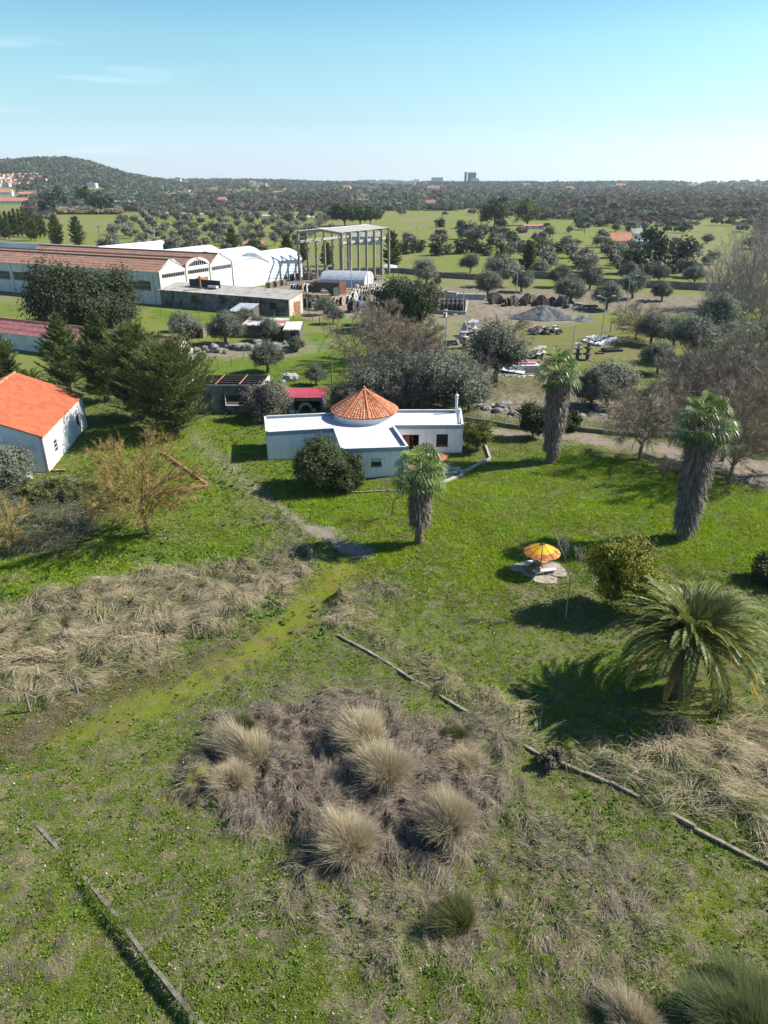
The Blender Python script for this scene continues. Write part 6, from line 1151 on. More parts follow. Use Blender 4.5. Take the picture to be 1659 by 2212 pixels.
# pallets
PLP = thing('pallet', None, 'pallet')
for i in range(3): m = MB(); m.box((0, -.5+.5*i, .05), (1.2, .1, .09)); m.build('bearer', WOOD, PLP)
for i in range(6): m = MB(); m.box((-.5+.2*i, 0, .12), (.13, 1.1, .025)); m.build('slat', WOOD_L, PLP)
first = [True]
def pallet_stack(px, py, n, lab, grp, rz):
    p = at(px, py)
    for k in range(n):
        o = PLP if first[0] else dup(PLP, (0, 0, 0)); first[0] = False; o.location = (p[0]+g.uniform(-.06, .06), p[1]+g.uniform(-.06, .06), .16*k*1.5); o.rotation_euler = (0, 0, rz+g.uniform(-.08, .08)); o.scale = (1.5, 1.5, 1.5); tag(o, lab, 'pallet', grp)
for x, y, n in [(110, 420, 8), (150, 425, 7), (235, 460, 10), (270, 450, 9), (200, 400, 6), (300, 420, 7), (270, 390, 8), (60, 400, 6), (330, 460, 5)]: pallet_stack(*K6(x, y), n, 'weathered wooden pallet in the stacks right of the annex', 'pallets right of the annex', .5)
for x, y, n in [(75, 190, 9), (105, 190, 10), (130, 175, 7), (155, 180, 7), (180, 150, 6)]: pallet_stack(*K6(x, y), n, 'wooden pallet in the stacks under the concrete frame', 'pallets under the concrete frame', .5)
for x, y, n in [(845, 195, 4), (875, 190, 5)]: pallet_stack(*K6(x, y), n, 'pale pallet dumped beside the corrugated shed', 'pallets beside the corrugated shed', .9)
for x, y, n in [(130, 190, 7), (152, 185, 8), (100, 180, 5)]: pallet_stack(*K3(x, y), n, 'wooden pallet stacked left of the concrete barrier', 'pallets left of the concrete barrier', .3)
for u in (9, 12.5, 16): pp = FP(FUS[3]+u, -6); pp2 = proj(pp); pallet_stack(float(pp2[0]), float(pp2[1]), 7, 'wooden pallet before the white sliding door', 'pallets before the arched hall', 1.1)
# containers, barriers, rails, boat
def container(lab, A, B, px2, h, m, name='container'):
    A = at(*A); B = at(*B); d = (B-A)[:2]; L = np.linalg.norm(d); d /= L; rz = math.atan2(d[1], d[0]); n = np.array([-d[1], d[0]]); t = thing(name, lab, name, A, rz); D = px2; b = MB(); b.b2(0, L, 0, D, 0, .12); b.b2(0, .08, .002, D-.002, .12, h); b.b2(L-.08, L, .002, D-.002, .12, h); b.b2(.08, L-.08, 0, .06, .12, h); b.b2(.08, L-.08, D-.06, D, .12, h); b.build('body', m, t)
    for i in range(max(2, int(L/.7))): r_ = MB(); x = .3+i*.7; r_.b2(x, x+.16, -.07, .0, .12, h-.08); r_.build('rib', m, t)
    r_ = MB(); r_.b2(-.03, L+.03, -.1, .02, h-.1, h+.06); r_.b2(-.03, L+.03, D-.02, D+.1, h-.1, h+.06); r_.build('rail', m, t); return t
c = container('long dark green skip container with a white notice', K6(90, 350), K6(372, 378), 2.4, 2.3, mat('green_steel', (.035, .06, .045), (.05, .08, .06), 1, .7))
m = MB(); m.b2(4.9, 6.2, -.12, -.09, .9, 2.0); m.build('notice', mat('white_notice', (.6, .66, .68), None, 2, .6), c); m = MB(); [m.b2(5.05, 6.05-.3*(i % 2), -.135, -.122, 1.75-.2*i, 1.82-.2*i) for i in range(4)]; m.build('notice_text', mat('notice_ink', (.12, .22, .3), None, 2, .6), c)
container('rusty brown skip container behind the green one', K6(120, 285), K6(440, 300), 2.0, 1.5, mat('brown_steel', (.12, .045, .03), (.18, .07, .045), 1, .8)); 
p = at(*K6(437, 355)); t = thing('steel_gate', 'dark brown steel panel standing at the right end of the containers', 'gate', p, 1.0); m = MB(); m.b2(0, 3.2, 0, .1, 0, 3.4); m.build('panel', mat('brown_steel', (.12, .045, .03)), t); m = MB(); m.b2(-.1, 0, 0, .14, 0, 3.7); m.build('post', BLACK, t)
t = thing('yellow_rail', 'yellow metal guard rail in front of the corrugated shed', 'rail', at(*K6(440, 325)), -.1); YR = mat('yellow_steel', (.65, .36, .02), None, 2, .5)
for x in (.3, 3.4, 7.0): m = MB(); m.b2(x, x+.2, 0, .2, 0, 1.35); m.build('post', YR, t)
for z in (.6, 1.15): m = MB(); m.b2(0, 10.5, .21, .29, z, z+.16); m.build('rail', YR, t)
def boat():
    p = at(*K6(975, 105)); t = thing('covered_boat', 'small white boat under a pale blue cover near the wall', 'boat', p, .1); m = MB(); n = 11; V = []
    for i in range(n): f = i/(n-1); hw = 1.15*math.sin(math.pi*min(1, .25+.75*(1-f)))**.6 if f < .98 else .05; x = -3+6*f; V += [(x, -hw, 1.5), (x, -hw*.6, .75), (x, 0, .5+.2*f), (x, hw*.6, .75), (x, hw, 1.5)]
    m.add(V, [(i*5+j, i*5+j+1, i*5+j+6, i*5+j+5) for i in range(n-1) for j in range(4)]+[(0, 5*0+1, 2, 3, 4)]); m.build('hull', METAL_W, t, smooth=True); c = MB(); V = []
    for i in range(n): f = i/(n-1); hw = 1.2*math.sin(math.pi*min(1, .25+.75*(1-f)))**.6 if f < .98 else .06; x = -3.05+6.1*f; V += [(x, -hw, 1.45), (x, -hw*.5, 1.8+.3*math.sin(f*3)), (x, 0, 2.0+.5*math.sin(f*3)), (x, hw*.5, 1.8+.3*math.sin(f*3)), (x, hw, 1.45)]
    c.add(V, [(i*5+j, i*5+j+1, i*5+j+6, i*5+j+5) for i in range(n-1) for j in range(4)]); c.build('cover', mat('pale_blue_cover', (.50, .62, .66), (.42, .54, .58), 1, .6), t, smooth=True); k = MB(); k.b2(-1.6, -1.3, -.9, .9, 0, .8); k.b2(1.2, 1.5, -.9, .9, 0, .8); k.build('cradle', BLACK, t)
boat()
for i, (x, y, L, h, lab) in enumerate([(170, 205, 3.2, 2.0, 'pale concrete barrier block left part, behind the black reels'), (205, 208, 9.2, 1.6, 'long pale concrete barrier behind the black reels')]):
    p = at(*K3(x, y)); m = MB(); m.prism([(0, 0), (L, 0), (L, 1.2), (0, 1.2)], 0, [h, h, h, h]); m.b2(-.1, L+.1, -.12, 1.32, 0, .35); o = m.build('concrete_barrier', CONC_L); o.location = p+np.array([0, 0 if i else .4, 0]); o.rotation_euler = (0, 0, -.12 if i else -.5); tag(o, lab, 'barrier')
kerb('yard_wall', 'pale concrete wall running from the black reels towards the lamp post', [at(*K3(60, 318)), at(*K3(240, 330)), at(*K3(335, 335)), at(*K3(350, 235))], .3, -.2, .9, CONC_L, 'wall')
# gravel heaps
def heap(lab, px, py, rx, ry, h, seed, c):
    p = at(px, py); n, k = 72, 26; V = [(0, 0, h)]; g_ = np.random.default_rng(seed)
    for j in range(1, k+1):
        f = j/k; a = np.arange(n)*6.2832/n; w_ = 1+.18*np.sin(a*2+seed)+.1*np.sin(a*5+2*seed); x = np.cos(a)*f*rx*w_; y = np.sin(a)*f*ry*w_; z = h*(1-f**1.15)*(.75+.5*fbm(x*.35+seed, y*.35, 3, seed))+.12*(fbm(x*2, y*2, 2, 3)-.5)*(f < .97)-.25*(j == k); V += list(zip(x, y, z))
    F = [(0, 1+i, 1+(i+1) % n) for i in range(n)]+[(1+(j-1)*n+i, 1+j*n+i, 1+j*n+(i+1) % n, 1+(j-1)*n+(i+1) % n) for j in range(1, k) for i in range(n)]
    m = MB(); m.add(V, F); o = m.build('gravel_heap', mat('grey_gravel', (.20, .20, .205), (.125, .125, .13), 1.2, .98, .9, stain=(.07, .07, .075), stainsc=.5)); o.location = (p[0], p[1], 0); tag(o, lab, 'gravel heap')
heap('large dark grey gravel heap in the right yard', 1176, 688, 6.6, 4.2, 3.1, 2, 0); heap('smaller pale gravel heap at the right foot of the large one', 1262, 692, 3.0, 2.2, 1.1, 5, 0); heap('low grey gravel spill at the left foot of the large heap', 1108, 682, 4.5, 2.5, .45, 7, 0)
# junk, poles, boards, tarps
JM = [mat('junk_white', (.55, .55, .53), None, 2, .7), mat('junk_black', (.02, .02, .022), (.05, .05, .05), 3, .6), mat('junk_brown', (.14, .07, .045), None, 3, .8), mat('junk_grey', (.25, .25, .25), None, 3, .8), mat('junk_green', (.03, .08, .05), None, 3, .7)]
JL = ['white', 'black', 'brown', 'grey', 'green']
def junk(px, py, w_, where, grp):
    p = at(px, py); k = g.randint(0, 4); t = thing('scrap_box' if k != 1 else 'scrap_bag', f'{JL[k]} piece of scrap in {where}', 'scrap', (p[0], p[1], g.uniform(.1, w_*.45)), group=f'{JL[k]} scrap in {where}'); m = MB(); s = g.uniform(.5, 1.25)*w_*.75
    if k in (0, 3): m.box((0, 0, 0), (s, s*.5, s*.3), g.uniform(0, 3), g.uniform(-.6, .6), g.uniform(-.6, .6)); m.build('body', JM[k], t); m = MB(); m.box((0, 0, s*.2), (s*.8, s*.4, s*.06), g.uniform(0, 3), g.uniform(-.6, .6)); m.build('lid', JM[3-k], t)
    else:
        V = []; 
        for j in range(6):
            for i in range(8): ph, th = math.pi*j/5, 6.283*i/8; rr = s*.5*g.uniform(.7, 1.15); V.append((rr*math.sin(ph)*math.cos(th), rr*math.sin(ph)*math.sin(th), rr*.7*math.cos(ph)))
        m.add(V, [(j*8+i, j*8+8+i, j*8+8+(i+1) % 8, j*8+(i+1) % 8) for j in range(5) for i in range(8)]); m.build('body', JM[k], t)
for i in range(34): junk(*K3(g.uniform(880, 1120), g.uniform(455, 500)), 1.9, 'the junk pile before the gravel heap', 0)
for i in range(34): junk(*K3(g.uniform(300, 1000), g.uniform(600, 760)), 1.0, 'the rubble scattered behind the middle palm', 0)
for i in range(24): junk(*K3(g.uniform(330, 560), g.uniform(380, 520)), 1.0, 'the rubble beside the concrete wall', 0)
for i in range(18): junk(*K3(g.uniform(560, 1300), g.uniform(215, 262)), 1.5, 'the rubble under the old reels', 0)
for i in range(8): junk(*K3(g.uniform(770, 850), g.uniform(395, 420)), 1.3, 'the small scrap patch left of the junk pile', 0)
for i in range(16): junk(*K3(g.uniform(470, 560), g.uniform(500, 620)), 1.3, 'the litter round the stacked reels', 0)
for i in range(22): junk(*K3(g.uniform(1120, 1290), g.uniform(250, 280)), 1.7, 'the black scrap behind the gravel heap', 0)
for i in range(16): junk(*K3(g.uniform(690, 960), g.uniform(640, 740)), 1.1, 'the litter left of the middle palm', 0)
for i in range(14): junk(*K6(g.uniform(100, 330), g.uniform(395, 470)), 1.3, 'the scrap among the pallets by the annex', 0)
for i, (x, y, L, rz, n) in enumerate([(1290, 560, 6.5, .95, 4), (1365, 555, 6, .9, 4), (1385, 585, 8.5, .85, 5)]):
    p = at(*K3(x, y))
    for k in range(n): m = MB(); m.box((L/2, 0, .2), (L, .28, .2)); m.box((.1, 0, .2), (.2, .34, .28)); o = m.build('steel_beam', METAL_W if k % 2 else METAL); o.location = (p[0]+k*.42*math.sin(rz), p[1]-k*.42*math.cos(rz), .22*(k % 2)); o.rotation_euler = (0, 0, rz+g.uniform(-.05, .05)); tag(o, ['pale beam in the left bundle lying in the yard', 'pale beam in the middle bundle lying in the yard', 'pale beam in the longest bundle at the lamp post foot'][i], 'beam', 'pale beams lying in the yard')
def board(name, lab, x, y, w_, d_, z, m, rz=.1, ry=0., th=.08, cat='board', KK=K3):
    p = at(*KK(x, y)); b = MB(); b.box((0, 0, 0), (w_, d_, th), 0, 0, ry); b.box((0, d_*.25, th*.6), (w_*.96, d_*.04, th*.5), 0, 0, ry); o = b.build(name, m); o.location = (p[0], p[1], z); o.rotation_euler = (0, 0, rz); tag(o, lab, cat)
board('blue_sheeting', 'blue plastic sheet lying at the left end behind the house', 475, 838, 3.4, 1.8, .12, mat('blue_sheet', (.12, .32, .46), (.08, .25, .38), 1.5, .6)); board('blue_sheeting', 'longer blue plastic sheet under the dark trunked olive', 570, 840, 4.0, 1.8, .10, mat('blue_sheet', (.12, .32, .46)), .0); board('blue_sheeting', 'pale blue sheet right of the dark trunked olive', 680, 838, 4.2, 1.4, .14, mat('grey_blue_sheet', (.25, .36, .42), None, 1.5, .6), .0)
board('white_sheeting', 'white panel tilted on the grass beside the pink topped stack', 735, 815, 3.6, 2.6, .5, METAL_W, -.3, .1); board('white_sheeting', 'flat pale panel on the grass left of the middle palm', 845, 850, 2.8, 1.6, .12, METAL_W, .1)
for k in range(5): board('insulation_sheet', ['lowest', 'second lowest', 'middle', 'second highest', 'highest'][k]+' grey white sheet in the pink topped stack', 805, 798, 5.0-.2*(k % 2), 2.6, .15+.24*k, METAL_W, .06, 0, .18)
board('insulation_sheet', 'pink sheet on top of the stack near the middle palm', 812, 795, 3.9, 1.5, 1.36, mat('pink_foam', (.60, .25, .28), None, 1, .7), .06, 0, .16)
board('leaning_board', 'large pale board leaning beside the stacked reels', 308, 560, 3.4, 5.0, 2.0, mat('pale_board', (.42, .46, .44), None, 1, .6), 0., -1.25, .1)
board('blue_rack', 'blue and white metal rack lying by the concrete wall', 400, 400, 1.8, 5.2, .3, mat('blue_rack', (.16, .19, .34), (.4, .42, .5), 6, .6), -.3, .15)
board('dark_tarp', 'black tarpaulin bundle on the yellow green grass', 1550, 632, 3.6, 1.8, .22, BLACK, .3, .05, .4, 'tarp'); board('dark_scrap', 'small dark brown scrap near the tarpaulin', 1448, 655, 1.4, .8, .15, JM[2], .2, 0, .25, 'scrap')
board('dark_trailer', 'dark low trailer standing beyond the gravel heaps', 1370, 283, 3.4, 1.6, .7, JM[1], .1, 0, .3, 'trailer')
board('metal_sheets', 'tilted pale metal sheets leaning by the concrete frame', 0, 95, 6.5, 5.0, 2.4, METAL, .5, 1.0, .1, 'metal sheets', K6)
# lamp posts
def lamp_post(lab, px, py, top, double=False, dx=1):
    p = at(px, py); h = hof(p, top); t = thing('lamp_post', lab, 'lamp post', p, group='lamp posts of the yard'); m = MB(); m.cyl((0, 0, -.3), (0, 0, h), .13, .07, 8); m.build('mast', METAL, t)
    for s in ((1, -1) if double else (dx,)): m = MB(); m.cyl((0, 0, h), (s*1.3, -.1, h+.45), .05, .05, 6); m.build('arm', METAL, t); m = MB(); m.prism([(s*1.2-.1, -.2), (s*1.2+.55*s, -.16), (s*1.2+.55*s, .1), (s*1.2-.1, .14)] if s > 0 else [(s*1.2+.1, .14), (s*1.2+.55*s, .1), (s*1.2+.55*s, -.16), (s*1.2+.1, -.2)], h+.4, h+.55); m.build('lamp_head', METAL_W, t)
for a in [('lamp post with curved arm nearest the middle palm', 1236, 757, 702, False, -1), ('double lamp post beside the longest bundle of beams', 1297, 743, 645, True), ('double lamp post left of the gravel heap', 1113, 662, 590, True), ('double lamp post farthest right before the stone wall', 1351, 678, 600, True), ('lamp post in front of the brown thicket, behind the chimneys', 961, 790, 686, False, 1),
    ('lamp post by the black cable reels', 1000, 676, 618, False, 1), ('lamp post left of the lone olive near the dark wall', 896, 602, 578, False, -1), ('lamp post in front of the corrugated shed', 759, 632, 563, False, -1), ('lamp post at the shed corner among the white reels', 807, 630, 600, False, 1), ('lamp post by the white hall wall corner', 686, 616, 592, False, 1), ('lamp post at the factory end of the yard', 673, 600, 572, True)]: lamp_post(*a)
m = pole('short pale post standing in the yellow green yard', 1318, 718, 694, .1)
# shacks in the vegetable plot
K5 = lambda x, y: (459+x*.1465, 637+y*.1465)
def shack(lab, A, B, px_d, zf, zb, roofm, wallm, over=.3, extra=None, front_open=False, name='shack'):
    A = at(*K5(*A)); B = at(*K5(*B)); d = (B-A)[:2]; L = np.linalg.norm(d); d /= L; n = np.array([-d[1], d[0]]); D = px_d; t = thing(name, lab, 'shack', A); a, b = A[:2], B[:2]; a2, b2 = a+n*D, b+n*D; w_ = MB()
    if not front_open: w_.wall(a, b, -.3, zf-.05, .12, [(L*.45, L*.45+.9, 0, 1.7)])
    w_.wall(b2, a2, -.3, zb-.05, .12)
    for P, k in ((b, -1), (a, 1)): w_.prism([tuple(P+n*.12), tuple(P+n*(D-.12)), tuple(P+n*(D-.12)+d*.12*k), tuple(P+n*.12+d*.12*k)][::k], -.3, [zf-.05, zb-.05, zb-.05, zf-.05][::k])
    w_.build('wall', wallm, t, wl=A); r_ = MB(); k = 3
    for i in range(k): e0 = a-n*over+(b-a)*i/k-d*.15; e1 = a-n*over+(b-a)*(i+1)/k+d*.12; r_.slab([(*e0, zf+.02*i), (*e1, zf+.02*i), (*(e1+n*(D+over*1.5)), zb+.02*i), (*(e0+n*(D+over*1.5)), zb+.02*i)], .04)
    r_.build('roof', roofm, t, wl=A); s = MB()
    for i in range(5): q = a-n*over*.3+(b-a)*(.1+.2*i); s.box((q[0], q[1], zf+.1), (.5, .3, .12), i)
    s.build('weight_stones', STONE, t, wl=A)
    return t
shack('open shed with a pale tin roof nearest the annex', (250, 395), (520, 410), 6.0, 2.3, 3.2, TINROOF, mat('dark_boards', (.09, .08, .07), (.14, .12, .1), 3, .9)); shack('long low shack with rusty white roof sheets behind the small olives', (450, 620), (1040, 640), 5.0, 2.4, 3.0, mat('rust_white_roof', (.55, .55, .54), (.44, .44, .43), .4, .6, stain=(.36, .15, .08), stainsc=.3, thr=(.5, .58)), mat('brown_board_wall', (.20, .165, .13), (.12, .10, .08), 2, .95)); shack('tin roofed shack with open sides at the meadow corner', (1060, 690), (1290, 690), 5.2, 2.2, 2.9, METAL_W, mat('dark_boards', (.09, .08, .07)))
shack('small white hut half hidden by the tall cypress', (-640, 560), (-440, 560), 3.0, 2.0, 2.3, METAL_W, WHITE_OLD, name='hut'); shack('low grey wooden pen left of the pair of olives', (-340, 640), (-130, 640), 3., 1.8, 2.0, WOOD, WOOD, name='pen')
shack('blue grey flat shelter at the far left below the factory', (-2900, 560), (-2350, 560), 3., 2.0, 2.2, mat('blue_grey_sheet', (.24, .30, .34), None, 1, .6), mat('dark_boards', (.09, .08, .07)), name='shelter')
# ------------------------------------------------------------------ middle and far distance
def far_proto(seed, h, rad, n, size, m, low=.2, nb=8, bark=True, pk=.85):
    g = random.Random(seed); bl = [((rad*q*math.cos(a), rad*q*math.sin(a), h*z), (s, s, s*pk)) for q, a, z, s in ((g.uniform(.1, .7), g.uniform(0, 6.28), g.uniform(low+.15, .85), rad*g.uniform(.28, .5)) for _ in range(nb))]
    t = thing('olive_tree', None, 'tree'); segs = [(np.array([0, 0, -.5]), np.array([.1, .1, h*.3]), .28, .2)]+[(np.array([.1, .1, h*.3]), np.array(b[0])*.85, .12, .05) for b in bl]
    obj('trunk', seg_mesh('trunk', segs, BARK, 4), t); obj('crown', crown_mesh('crown', bl, n, size, m, seed, shell=.4, sub=60, fuzz=.26), t); return t
FO = [far_proto(400+i, 5.5, 3.0, 800, .42, OLIVE if i % 2 else OLIVE_B) for i in range(4)]+[far_proto(410+i, 4.0, 3.2, 800, .42, SHRUB, low=.0, nb=9) for i in range(2)]+[far_proto(420+i, 7, 3.2, 900, .45, DARK, low=.05) for i in range(2)]
usedf = set()
def ftree(k, px, py, s, lab, grp, cat='tree', name=None, P=None):
    o = FO[k] if k not in usedf else dup(FO[k], (0, 0, 0)); usedf.add(k); p = at(px, py) if P is None else P; tag(o, lab, cat, grp); o.name = name or 'olive_tree'
    o.location = (p[0], p[1], float(T(p[0], p[1]))); o.rotation_euler = (0, 0, random.Random(int(px*31+py*7)).uniform(0, 6.28)); r3 = random.Random(int(px*3+py)); o.scale = (s*r3.uniform(.75, 1.3), s*r3.uniform(.75, 1.3), s*r3.uniform(.75, 1.2)); return o
def inpoly(poly, X, Y): return sdf(np.array(poly, float), np.array([X], float), np.array([Y], float))[0] < 0
g = random.Random(77); cnt = 0; ORCH = [(232, 550), (245, 482), (330, 458), (700, 470), (722, 502), (640, 548), (560, 552), (430, 556)]
yy = 320.
while yy < 820:
    xx = -300.
    while xx < 60:
        X, Y = xx+g.uniform(-4, 4), yy+g.uniform(-5, 5); q = proj(np.array([X, Y, 0.]))
        if inpoly(ORCH, q[0], q[1]) and g.random() < .86: ftree(g.randint(0, 3), 0+cnt, 1, g.uniform(.72, 1.08)*(1+.25*(Y > 550)), 'olive tree in the orchard rows behind the factory', 'orchard olives behind the factory', P=np.array([X, Y, 0])); cnt += 1
        xx += 13.5 if yy < 500 else 18
    yy += 17 if yy < 480 else 26
RF = [(1020, 500), (1200, 488), (1500, 492), (1560, 520), (1550, 606), (1330, 596), (1200, 585), (1120, 560), (960, 520)]; c2 = 0
for i in range(400):
    px, py = g.uniform(940, 1560), 486+120*g.random()**.75
    if inpoly(RF, px, py) and not (1310 < px < 1440 and 505 < py < 545) and c2 < 95: ftree(g.choice([0, 1, 2, 3, 0, 1]), px, py, g.uniform(.7, 1.05), 'scattered olive tree in the green fields beyond the stone wall', 'olives beyond the stone wall'); c2 += 1
for i in range(26):
    px, py = g.uniform(880, 1130), g.uniform(490, 545)
    if not (980 < px < 1040 and py > 530): ftree(g.choice([4, 4, 5, 0]), px, py, g.uniform(.7, 1.3), 'dark round bush in the hedges of the middle fields', 'hedge bushes of the middle fields', 'bush', 'hedge_bush')
for i, (px, py, s) in enumerate([(880, 548, 1.2), (905, 545, 1.), (945, 552, 1.2), (965, 550, 1.), (995, 548, 1.4), (1025, 546, 1.2), (1045, 552, 1.), (1160, 552, 1.1), (1180, 545, 1.2), (1205, 548, 1.2)]): ftree(4+i % 2, px, py, s, 'dark round bush in the hedge behind the bright green field', 'hedge bushes behind the bright field', 'bush', 'hedge_bush')
for i, (px, py, s) in enumerate([(1355, 590, 1.6), (1385, 592, 2.0), (1410, 590, 1.7), (1440, 590, 2.0), (1460, 588, 1.6), (1370, 570, 1.8), (1400, 562, 2.0), (1435, 565, 2.1), (1455, 562, 1.6)]): ftree(5 if i % 2 else 6, px, py, s*.8, 'dark dense bush in the big clump beyond the stone wall', 'big bush clump beyond the stone wall', 'bush', 'large_bush')
for i, px in enumerate([232, 256, 280, 305, 327, 350, 372, 392]): ftree(i % 4, px, 552, .95, 'greyish olive directly behind the factory roof', 'olives directly behind the factory roof')
ftree(4, 413, 549, 1.3, 'bright green round bush behind the factory roof', None, 'bush', 'round_bush')
def tall(lab, px, py, top, w_, m, seed, n=9000, size=.5, name='eucalyptus', low=.2, nb=22, pk=1.1, grp=None): h = hh(px, py, top); wm = w_/dscale(at(px, py)); return oak(name, lab, px, py, wm, h, n, size, seed, m, 'tree', low, 0, grp, nb, pk)
tall('tall dark eucalyptus rising at the edge of the middle meadow', 1068, 492, 419, 58, DARK, 501); tall('tall yellow green eucalyptus right of the dark one', 1139, 487, 431, 54, leafmat('eucalyptus_yellow', (.05, .07, .02), (.20, .22, .06), .25, .1), 502)
for i, (px, py, top, w_) in enumerate([(745, 488, 447, 62), (778, 488, 446, 58), (800, 486, 450, 44)]): tall(['left', 'middle', 'right'][i]+' tree of the dark umbrella pine clump behind the concrete frame', px, py, top, w_, PINE, 510+i, 9000, .6, 'umbrella_pine', .45, 24, .7, 'umbrella pine clump')
for i, (px, py, top, r, lab) in enumerate([(126, 533, 455, 1, 'left one of the two dark cedars above the factory roof'), (170, 533, 460, 1, 'right one of the two dark cedars above the factory roof'), (503, 547, 486, 1, 'dark conifer above the white barrel halls'), (846, 579, 489, 1, 'dark conifer at the right corner of the concrete frame'), (1080, 592, 520, 1, 'dark cypress in the green fields beyond the wall'), (1140, 592, 512, 1, 'grey green cypress right of the dark one beyond the wall'), (622, 562, 500, 1, 'dark conifer just left of the concrete frame'), (655, 566, 508, .9, 'dark conifer seen through the left columns of the concrete frame'), (706, 575, 520, .9, 'thin dark conifer seen through the middle columns of the frame')]):
    h = hh(px, py, top); t = cypress_tree('conifer', lab, h, h*.30*r, 520+i, 110, 60, lf=(1.2, .2), shape=lambda t: (1-t)**.6*(.7+.5*min(1, t*3)), elev=(.0, .5)); put(t, px, py)
for i in range(12):
    px, py = -8+i*9.5, 516+g.uniform(-8, 8); h = hh(px, py, 440+g.uniform(0, 22)); t = cypress_tree('cypress', 'dark cypress in the tree belt at the far left edge', h, 3.8, 540+i, 70, 45, lf=(1.6, .3), shape=lambda t: (1-t)**.7*.9, elev=(.5, .9), group='cypress belt at the far left'); put(t, px, py)
for i, (px, py, top, w_) in enumerate([(118, 462, 405, 30), (132, 452, 393, 26), (160+16, 440, 390, 22), (186, 446, 388, 26), (200, 455, 395, 30), (216, 462, 402, 34), (105, 470, 425, 26), (232, 460, 418, 26), (100, 440, 410, 22)]): tall('dark tall tree lining the distant road', px, py, top, w_, DARK, 560+i, 2500, 1.3, 'roadside_tree', .1, 12, 1.1, 'trees lining the distant road')
# stuff: woods on the plain and the hill
FH = [(365, 389, 20), (385, 391, 16), (408, 390, 18), (420, 388, 14), (450, 392, 16), (540, 391, 18), (560, 400, 12), (403, 418, 12), (481, 437, 14), (570, 401, 14), (750, 410, 16), (785, 437, 18), (770, 404, 16), (600, 424, 14), (652, 431, 12), (936, 411, 26), (1012, 418, 14), (807, 408, 22), (1137, 404, 16), (1172, 412, 18), (1230, 412, 16), (1260, 408, 14), (1322, 404, 18), (1340, 405, 24), (1475, 438, 22), (1505, 436, 26), (1580, 437, 26), (1545, 440, 20), (1625, 439, 22), (860, 447, 12), (930, 445, 14), (1280, 440, 12), (1090, 432, 14), (545, 398, 14), (200, 404, 14)]
FHP = np.array([atT(px, py)[:2] for px, py, w_ in FH]+[atT(px, 401)[:2] for px in (790, 810, 830, 850, 870, 890, 905, 935, 950, 965, 1005, 1018, 1030)])
def wood(name, lab, n, y0, y1, pxr, seed, r, hq, quadn, dens, brown=.25, dark=(.06, .07, .045), light=(.185, .20, .14), sz=.55):
    g = np.random.default_rng(seed); Y = y0*(y1/y0)**(g.random(n)**.72); px = pxr[0]+(pxr[1]-pxr[0])*g.random(n); X = (px-W0/2)/F0*Y*1.102; keep = g.random(n) < dens(X, Y, px)
    for hx, hy in FHP: ux, uy = hx/math.hypot(hx, hy), hy/math.hypot(hx, hy); al = (X-hx)*ux+(Y-hy)*uy; la = np.abs((X-hx)*uy-(Y-hy)*ux); keep &= ~((al > -.09*hy) & (al < 18) & (la < .008*hy+8))
    X, Y = X[keep], Y[keep]; n = len(X)
    Z = T(X, Y); R_ = r[0]+(r[1]-r[0])*g.random(n); H = R_*hq*(.8+.5*g.random(n)); m = n*quadn; d = rv(g, m); d[:, 2] = np.abs(d[:, 2])*1.1-.25; k = np.repeat(np.arange(n), quadn); P = np.stack([X[k], Y[k], Z[k]+H[k]*.5], 1)+d*np.stack([R_[k], R_[k], H[k]*.5], 1)*(.7+.35*g.random((m, 1)))
    nr = unit(d+rv(g, m)*.7); a = unit(np.cross(nr, rv(g, m))); b = np.cross(nr, a); s = (R_[k]*sz*(.6+.7*g.random(m)))[:, None]; V, F = quads(P, a*s*.6, b*s*.5)
    c = pick(g, n, dark, light); bz = (fbm(X/90., Y/120., 3, seed) > 1-brown-.16) & (g.random(n) < .75); c[bz] = pick(g, bz.sum(), (.085, .065, .050), (.19, .155, .125)); C_ = np.repeat((c[k])*(.6+.8*g.random((m, 1))), 4, 0)
    tag(obj(name, npmesh(name, V, [F], VC, col=C_)), lab, 'wood', kind='stuff'); return n
def fld(X, Y, s=7, sc=(170., 260.), t=(.50, .60)): return 1-sstep(t[0], t[1], fbm(X/sc[0], Y/sc[1], 3, s))
wood('hill_wood', 'dark scrub oak wood covering the left hill', 30000, 1150, 2620, (-160, 440), 601, (4, 7.5), 1.25, 15, lambda X, Y, px: np.clip(fld(X, Y, 31, (70, 90), (.56, .66))*.95+.08, 0, 1)*(px < 430)*(1-((Y < 1900) & (px > 128) & (px < 178))), .12, (.055, .068, .04), (.165, .185, .12))
wood('far_wood', 'grey green wood and scrub covering the distant plain', 42000, 1150, 4300, (-100, 1760), 602, (6, 11), 1.0, 10, lambda X, Y, px: np.clip(fld(X, Y, 32, (150, 260), (.46, .56))*.95+.10, 0, 1)*((px > 330) | (Y > 2000))*(1-.9*((px > 1370) & (px < 1570) & (Y > 2700)))*(1-.8*((px > 340) & (px < 520) & (Y > 2900))), .28)
MEAD = np.array([(810, 500), (815, 456), (1010, 455), (1100, 463), (1112, 490), (1060, 498)], float)
def dm(X, Y, px): py = proj(np.stack([X, Y, 0*X], 1))[1]; return np.where(sdf(MEAD, px, py) < 0, .02, .95)*(~((px > 545) & (px < 725) & (py > 458) & (py < 474)))*np.clip(fld(X, Y, 35, (60, 80), (.52, .62))+.25, 0, 1)
wood('middle_wood', 'scattered olives and brown thickets between the fields and the far wood', 13500, 640, 1250, (-60, 1720), 603, (3, 5.2), 1.2, 30, lambda X, Y, px: dm(X, Y, px)*((px > 700) | (Y > 820) | (px < 230))*(1-((Y < 1150) & (px > 128) & (px < 185))), .30)
